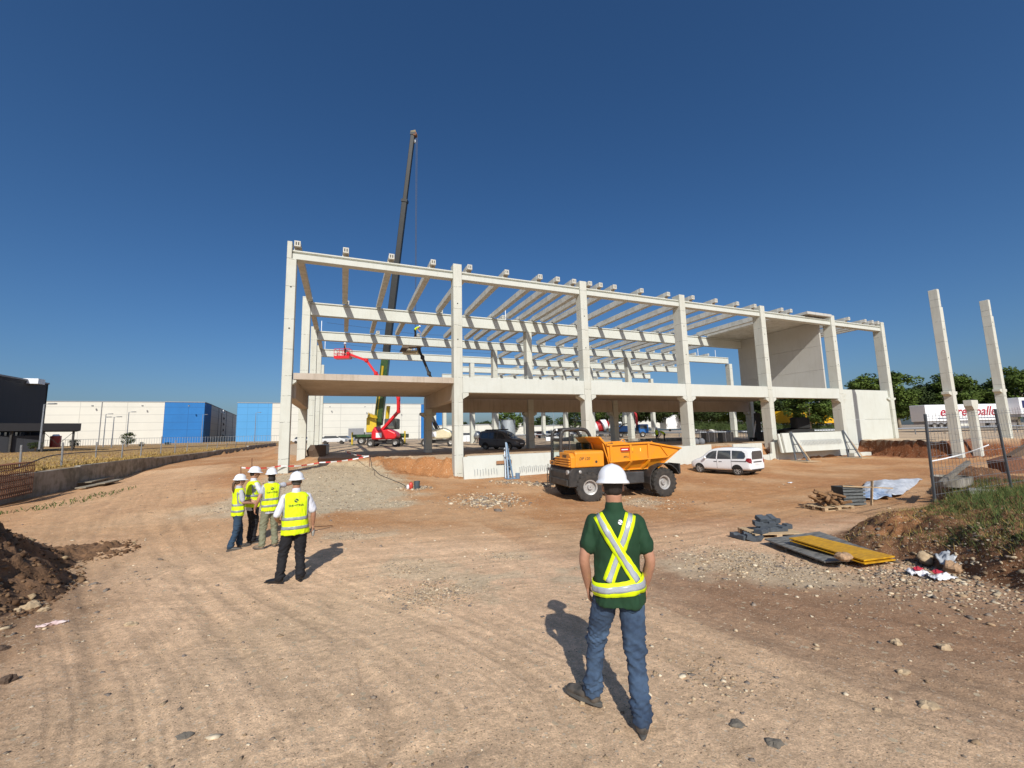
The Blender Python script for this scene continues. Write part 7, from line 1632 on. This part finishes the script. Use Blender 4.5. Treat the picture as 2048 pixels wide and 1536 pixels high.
def pallet(name, P, rz, label, L_=1.2, Wd=.8, lift=0):
    e = empty(name, P, rz, label, 'pallet')
    for y in (-Wd/2+.05, 0, Wd/2-.05):
        for x in (-L_/2+.07, 0, L_/2-.07): MB().bb(x-.07, x+.07, y-.05, y+.05, .022, .10).build('block', WOOD, e)
        MB().bb(-L_/2, L_/2, y-.05, y+.05, 0, .02).build('runner', WOOD, e)
    for k in range(7): y = -Wd/2+.05+k*(Wd-.1)/6; MB().bb(-L_/2, L_/2, y-.045, y+.045, .102, .124).build('deck_board', WOOD, e)
    return e
bp_ = gp3(1560, 1078); pz = gp3(1556, 1074)
pal = pallet('pallet', (pz.x+.05, pz.y+.25, pz.z-.01), R(-22), 'pale wooden pallet under the dark grey blocks')
KB = mat('anthracite_block', hexc('#4b5157'), rough=.85, var=.25, vscale=9)
def kblock(x, y, z, rz, tilt, lb, s=1.0):
    m = MB(); m.prism([(-.24, 0), (.24, 0), (.24, .11), (.10, .11), (.08, .07), (-.02, .07), (-.04, .11), (-.24, .11)], -.10, .10, 'Y'); o = m.build('grey_block', KB, bevel=.006); o.location = (x, y, z); o.rotation_euler = (tilt, 0, rz); o.scale = (s, s, s); return tag(o, lb, 'block', 'dark grey blocks heaped on the pallet')
bx, by, bz_ = pal.location; 
for k, (dx, dy, dz, rz, tl, lb) in enumerate([(-.38, -.1, .125, .2, 0, 'dark grey block at the left end of the pallet'), (.06, -.15, .125, -.3, 0, 'dark grey block in the middle of the pallet front'), (.42, -.02, .125, -.35, .0, 'dark grey block at the right end of the pallet'), (.1, .12, .125, -.4, 0, 'dark grey block at the rear middle of the pallet'), (.3, .1, .24, .3, .05, 'dark grey block on the second layer at the right'), (-.12, .05, .24, -.6, .1, 'dark grey block on the second layer at the left'), (-.02, .08, .36, -.2, .45, 'dark grey block tilted on top of the heap'), (-.85, -.05, .02, .9, .35, 'dark grey block leaning on the ground left of the pallet'), (-.68, -.2, .0, .5, -.3, 'dark grey block lying half buried left of the pallet'), (-.95, .1, .0, 1.4, .1, 'leftmost dark grey block lying on the ground')]):
    kblock(bx+dx, by+dy, bz_+dz, rz, tl, lb)
# rusty brick pallet further back
bq = gp3(1668, 1018); pal2 = pallet('pallet', (bq.x, bq.y+.2, bq.z), R(-10), 'weathered pallet under a heap of broken brown timber', 1.3, .9)
TM = mat('old_timber', hexc('#8c6a48'), rough=.95, var=.35, vscale=5)
for k in range(30):
    rs = random.Random(k); o = MB().box((0, 0, 0), (rs.uniform(.25, .6), .10, .07)).build('timber_piece', TM, bevel=.006); o.location = (bq.x+rs.uniform(-.5, .45), bq.y+.2+rs.uniform(-.3, .3), bq.z+.17+k*.013); o.rotation_euler = (rs.uniform(-.4, .4), rs.uniform(-.4, .4), rs.uniform(0, 3)); tag(o, 'broken piece of brown timber heaped on the weathered pallet', 'timber piece', 'broken timber heaped on the weathered pallet')
# big bags and plastic sheet
BAG = mat('white_bag_plastic', (.55, .57, .60), rough=.45, var=.3, vscale=6, bump=.3, bscale=14, bumpdist=.03)
def cloth(name, P, label, cat, m, n=26, amp=.12, seed=0, bulge=.1):
    """creased sheet over four world corners"""
    V = []; 
    for j in range(n+1):
        for i in range(n+1):
            u, v = i/n, j/n; p = P[0]*(1-u)*(1-v)+P[1]*u*(1-v)+P[2]*u*v+P[3]*(1-u)*v; q = Vector((u*3+seed, v*3, seed)); p = p+Vector((0, 0, amp*mnoise.noise(q)+amp*.5*mnoise.noise(q*3.1)+bulge*math.sin(PI*u)*math.sin(PI*v)))+Vector((amp*.6*mnoise.noise(q*2+Vector((9, 0, 0))), 0, 0)); V.append(p)
    o = MB().add(V, [(j*(n+1)+i, j*(n+1)+i+1, (j+1)*(n+1)+i+1, (j+1)*(n+1)+i) for j in range(n) for i in range(n)]).build(name, m, smooth=True); md = o.modifiers.new('t', 'SOLIDIFY'); md.thickness = .006; return tag(o, label, cat)
P4 = [gpx(1712, 992, .10), gpx(1800, 996, .10), gpx(1846, 962, .12), gpx(1735, 966, .10)]
cloth('plastic_sheet', P4, 'crumpled translucent plastic sheet draped by the fence post', 'plastic sheet', BAG, 30, .14, 3, .22)
P5 = [gpx(1715, 1003, .12), gpx(1785, 1000, .12), gpx(1780, 986, .14), gpx(1720, 988, .12)]
cloth('cement_bag', P5, 'white and blue crumpled bags below the plastic sheet', 'bag', mat('blue_white_bag', (.6, .64, .68), rough=.5, var=.3, vscale=7, col2=(.10, .22, .42)), 18, .10, 6, .12)
e = empty('crate', tuple(gp3(1698, 1010)), R(-20), 'grey slatted crate with a leaning plank beside the brown bank', 'crate')
for k in range(6): MB().bb(-.42, .42, -.3, -.27, .05+.12*k, .13+.12*k).build('slat', mat('grey_slat', (.12, .13, .13), rough=.8), e)
MB().bb(-.38, .38, -.26, .3, .05, .7).build('fill', mat('dark_fill', (.05, .055, .05)), e); MB().bar((-.45, -.32, .76), (1.5, -.3, .62), .06, .04).build('plank', WOOD, e); MB().bar((.55, -.36, .02), (.72, -.33, .92), .09, .03).build('plank', WOOD, e)
# red and white debris, torn plastic
RWH = mat('red_white_print', (.75, .75, .76), rough=.5, var=.05, vscale=3.5)
p = gp3(1835, 1150); q = gp3(1880, 1160)
cloth('torn_bag', [p+Vector((-.16, -.1, .03)), p+Vector((.14, -.14, .03)), p+Vector((.2, .1, .06)), p+Vector((-.12, .12, .05))], 'crumpled white and red torn bag, left one at the foot of the bank', 'torn bag', RWH, 14, .07, 8, .03)
cloth('torn_bag', [q+Vector((-.16, -.06, .03)), q+Vector((.24, -.12, .03)), q+Vector((.26, .05, .04)), q+Vector((-.1, .1, .05))], 'crumpled white and red torn bag, right one at the foot of the bank', 'torn bag', RWH, 14, .06, 12, .03)
RPR = mat('red_print', (.45, .03, .05), rough=.5)
for a_, lb in (((p.x-.02, p.y-.02), 'small torn red printed scrap on the left white bag'), ((q.x+.05, q.y+.05), 'small torn red printed scrap on the right white bag')):
    z_ = gz(*a_)+.10; c_ = Vector((a_[0], a_[1], z_)); cloth('red_scrap', [c_+Vector((-.09, -.03, 0)), c_+Vector((.08, -.05, 0)), c_+Vector((.1, .04, .02)), c_+Vector((-.06, .05, .02))], lb, 'scrap', RPR, 8, .03, 3, .02)
TRN = mat('grey_film', (.40, .42, .44), rough=.3, var=.2); p = gp3(1905, 1135)
cloth('plastic_film', [p+Vector((-.3, -.05, .02)), p+Vector((.1, -.2, .08)), p+Vector((.45, .1, .16)), p+Vector((-.1, .2, .14))], 'torn translucent grey plastic film on the bank foot', 'plastic film', TRN, 16, .10, 15, .03)
p = gp3(105, 1252); cloth('tape_scrap', [p+Vector((-.14, -.05, .015)), p+Vector((.12, .02, .015)), p+Vector((.13, .06, .02)), p+Vector((-.12, .0, .03))], 'pink and white scrap of tape on the earth at the left', 'tape scrap', mat('pale_tape', (.72, .66, .62), rough=.6, var=.2, col2=(.55, .38, .36)), 12, .04, 2, .01)
p = gp3(1580, 966); cloth('paper_scrap', [p+Vector((-.2, -.06, .02)), p+Vector((.2, -.06, .02)), p+Vector((.25, .06, .03)), p+Vector((-.15, .08, .03))], 'small white scrap lying on the yard behind the white van', 'scrap', WHT, 8, .03, 4, .01)
# mesh fence at the right with two posts
mf = empty('mesh_fence', (0, 0, 0), label='leaning wire mesh fence panel on two thick grey posts among the weeds', cat='fence')
f0 = atz(1869, 1000, .85); f1 = atz(2024, 975, .95); D0_ = (f0-CAM).dot(FW); D1_ = (f1-CAM).dot(FW)
t0 = atD(1850, 828, D0_); t1 = atD(1990, 818, D1_)
MB().bar((f0.x, f0.y, .5), tuple(t0), .06).build('post', mat('fence_post_grey', (.10, .11, .12), rough=.5, metal=.3), mf, bevel=.01); MB().bar((f1.x, f1.y, .5), tuple(t1), .06).build('post', MATS['fence_post_grey'], mf, bevel=.01)
m = MB(); f2 = f1+(f1-f0)*1.0; t2 = t1+(t1-t0)*1.0
for a_, b_, c_, d_, nv in ((f0, t0, f1, t1, 22), (f1, t1, f2, t2, 22)):
    for k in range(1, nv): u = k/nv; m.bar(a_.lerp(c_, u)+Vector((0, 0, .05)), b_.lerp(d_, u), .006)
    for v in (.06, .2, .34, .36, .5, .64, .66, .8, .94, .97): m.bar(a_.lerp(b_, v), c_.lerp(d_, v), .008)
m.build('mesh', STEEL, mf)
ribbon('white_tape', [t0.lerp(f0, .55)+Vector((0, 0, 0)), t0.lerp(f0, .5).lerp(t1.lerp(f1, .42), .8)], .03, WHT, 'white tape tied between the mesh fence posts', 'tape', .05)
# timber beam sticking up by the post, concrete ring behind
a_ = atz(1882, 966, .95); b_ = atz(1937, 924, 1.55); tag(MB().bar(tuple(a_), tuple(b_), .12).build('timber_beam', mat('grey_timber', (.20, .175, .14), rough=.9, var=.3)), 'grey timber beam sticking up right of the fence post', 'timber')
kk = atz(1905, 972, .75); tag(MB().lathe([(.5, 0), (.55, .35), (.45, .35), (.4, 0)], 28, c=tuple(kk), caps=False).build('concrete_ring', CWL, smooth='auto'), 'pale concrete manhole ring half hidden in the weeds', 'concrete ring')
cst = [atz(1945, 990, 1.0), atz(2100, 992, 1.0), atz(2100, 966, 1.0), atz(1935, 968, 1.0)]
slab('concrete_slab', cst, .10, CWL, 'grey concrete slab edge in the weeds at the right', 'concrete slab', -.22)
# weeds on the bank
WEED = mat('weed_green', hexc('#434f27'), rough=.9, var=.4, vscale=1.5, col2=hexc('#75743a')); WEED2 = mat('weed_dark_green', hexc('#37481f'), rough=.9, var=.4, vscale=2, col2=hexc('#5c6b30'))
n = 170000; X = rng.uniform(8.0, 22, n); Y = rng.uniform(-1.5, 9.5, n); bd = poly_sd(X, Y, BANK); dens = vnoise(X*.9, Y*.9, 41)+.6*vnoise(X*2.5, Y*2.5, 42)+.25-.9*sstep(-.2, -1.0, -np.clip(-bd, 0, 1.2))*0
left = sstep(11.6, 10.2, X)*sstep(4.6, 6.0, Y); az_ = np.arctan2(X, Y); k = (bd < -.4) & (rng.random(n) < np.clip(.3+dens*1.3, 0.0, 1)*(.07+.93*sstep(R(64), R(69), az_+.05*vnoise(X*2, Y*2, 5)))); X, Y = X[k], Y[k]
h1 = rng.random(len(X)) < .55
blades('weeds', X[h1], Y[h1], ground_h(X[h1], Y[h1])-.02, .10, .0045, WEED, 'green and yellow weeds covering the earth bank at the right', 'weeds', .7)
blades('weeds', X[~h1], Y[~h1], ground_h(X[~h1], Y[~h1])-.02, .08, .006, WEED2, 'dark green low weeds mixed through the earth bank at the right', 'weeds', .9)
n = 5000; X = rng.normal(14.5, 2.8, n); Y = rng.normal(4.2, 1.5, n); k = (poly_sd(X, Y, BANK) < -.3) & (np.arctan2(X, Y) > R(68)); X, Y = X[k], Y[k]
blades('tall_weeds', X, Y, ground_h(X, Y)-.02, .42, .0040, WEED2, 'tall thin weed stalks around the mesh fence', 'weeds', .55)
n = 700; X = rng.uniform(-13.2, -9.5, n); Y = rng.uniform(21, 27, n); k = np.abs(X+10.7-.28*(Y-22)) < .7; X, Y = X[k], Y[k]
blades('weeds', X, Y, ground_h(X, Y)-.02, .16, .02, WEED2, 'dark low weeds along the foot of the retaining wall', 'weeds', .8)
n = 16000; X = rng.uniform(8.5, 20, n); Y = rng.uniform(-1.5, 9.5, n); k = (poly_sd(X, Y, BANK) < -.25) & (np.arctan2(X, Y) > R(60)+.12*vnoise(X*2, Y*2, 8)); X, Y = X[k], Y[k]
blades('dry_weeds', X, Y, ground_h(X, Y)-.02, .14, .004, STRAW, 'dry straw coloured stalks among the weeds of the earth bank', 'dry weeds', .9)
# bank stones
n = 800; X = rng.uniform(8.2, 11.5, n); Y = rng.uniform(1.6, 7.0, n); bd = poly_sd(X, Y, BANK); k = (bd < .35) & (bd > -1.1); X, Y = X[k], Y[k]
stones('bank_stones', X, Y, np.exp(rng.normal(math.log(.022), .5, len(X))), ground_h(X, Y), stone_cols(len(X), 1)*.85, 'stones embedded in the face of the earth bank', 'stones', smat)
# boards by the retaining wall, rebar cage at the left edge
def brd(nm, P, w, th, m, lb, cat): return tag(MB().bar(tuple(P[0]), tuple(P[1]), w, th).build(nm, m, bevel=.01), lb, cat)
GB = mat('weathered_board', hexc('#8d8371'), rough=.9, var=.3); 
def gpx(x, y, h=0): p = gp3(x, y); p.z += h; return p
tag(MB().bar(tuple(gpx(86, 988, .17)), tuple(gpx(152, 972, .17)), .35, .36).build('concrete_kerb', CWL, bevel=.02), 'long low concrete block lying before the retaining wall', 'concrete block')
for k, (a_, b_, w, h) in enumerate((((160, 980), (228, 966), .5, .10), ((168, 974), (214, 962), .6, .24), ((200, 974), (238, 965), .4, .17))):
    brd('board', (gpx(*a_, h), gpx(*b_, h)), w, .06, GB, ['lowest weathered board of the pile by the retaining wall', 'topmost weathered board of the pile by the retaining wall', 'rightmost weathered board of the pile by the retaining wall'][k], 'board')
rk = empty('rebar_cage', (0, 0, 0), label='rusty rebar mesh cage standing at the left edge before the wall', cat='rebar cage')
def atX(x, y, X_): d = ray(x, y); return CAM+d*(X_/d.x)
A_ = atX(-40, 1008, -12.9); B_ = atX(63, 985, -12.9); up_ = Vector((0, 0, atX(63, 924, -12.9).z-B_.z))
for v in (0, .12, .3, .5, .7, .9, 1.0): MB().bar(A_+up_*v, B_+up_*v, .035).build('bar', RUST, rk)
for k in range(26): u = k/25; MB().bar(A_.lerp(B_, u), A_.lerp(B_, u)+up_*1.02, .022).build('bar', RUST, rk)
for k in range(26): u = k/25; MB().bar(A_.lerp(B_, u)+up_*1.0, A_.lerp(B_, u)+up_+Vector((-.75, .1, -.02)), .02).build('bar', RUST, rk)
for k in range(3): brd('pipe', (gpx(52+k*10, 993-k, .08), gpx(60+k*10, 989-k, .08)), .10, .10, WHT, ['leftmost short white pipe end below the rebar cage', 'middle short white pipe end below the rebar cage', 'rightmost short white pipe end below the rebar cage'][k], 'pipe')
# excavator arm parts in the pit at the right edge
p = atz(2035, 905, 1.0); pb = empty('digger_wreck', (30.5, 9.8, 1.0), -.4, 'rusty digger arm resting in the pit at the right edge', 'digger'); MB().bar((0, 0, .2), (1.6, .2, .9), .28).build('arm', mat('rust_brown', (.13, .085, .055)), pb); MB().prism([(-.6, -.5), (-.7, .1), (.1, .3), (.5, -.1), (.2, -.5)], -.4, .4, 'Y').build('bucket', RUST, pb)

# back pockets and belt loops on the jeans of the man in green
tr_ = [c for c in COL.objects if c.parent == man and c.name.startswith('trousers')][0]; bt_ = bvh_of(tr_)
for s_ in (-1, 1):
    wrap_band(bt_, 'back_pocket', JEAN2, tr_, (lambda u, v, s_=s_: ((s_*(.035+.105*u)*1.0, -.8, .80+.115*v-.018*(1-abs(2*u-1))*(1-v)), (0, 1, 0))), 8, 8, off=.0035, closed=False)
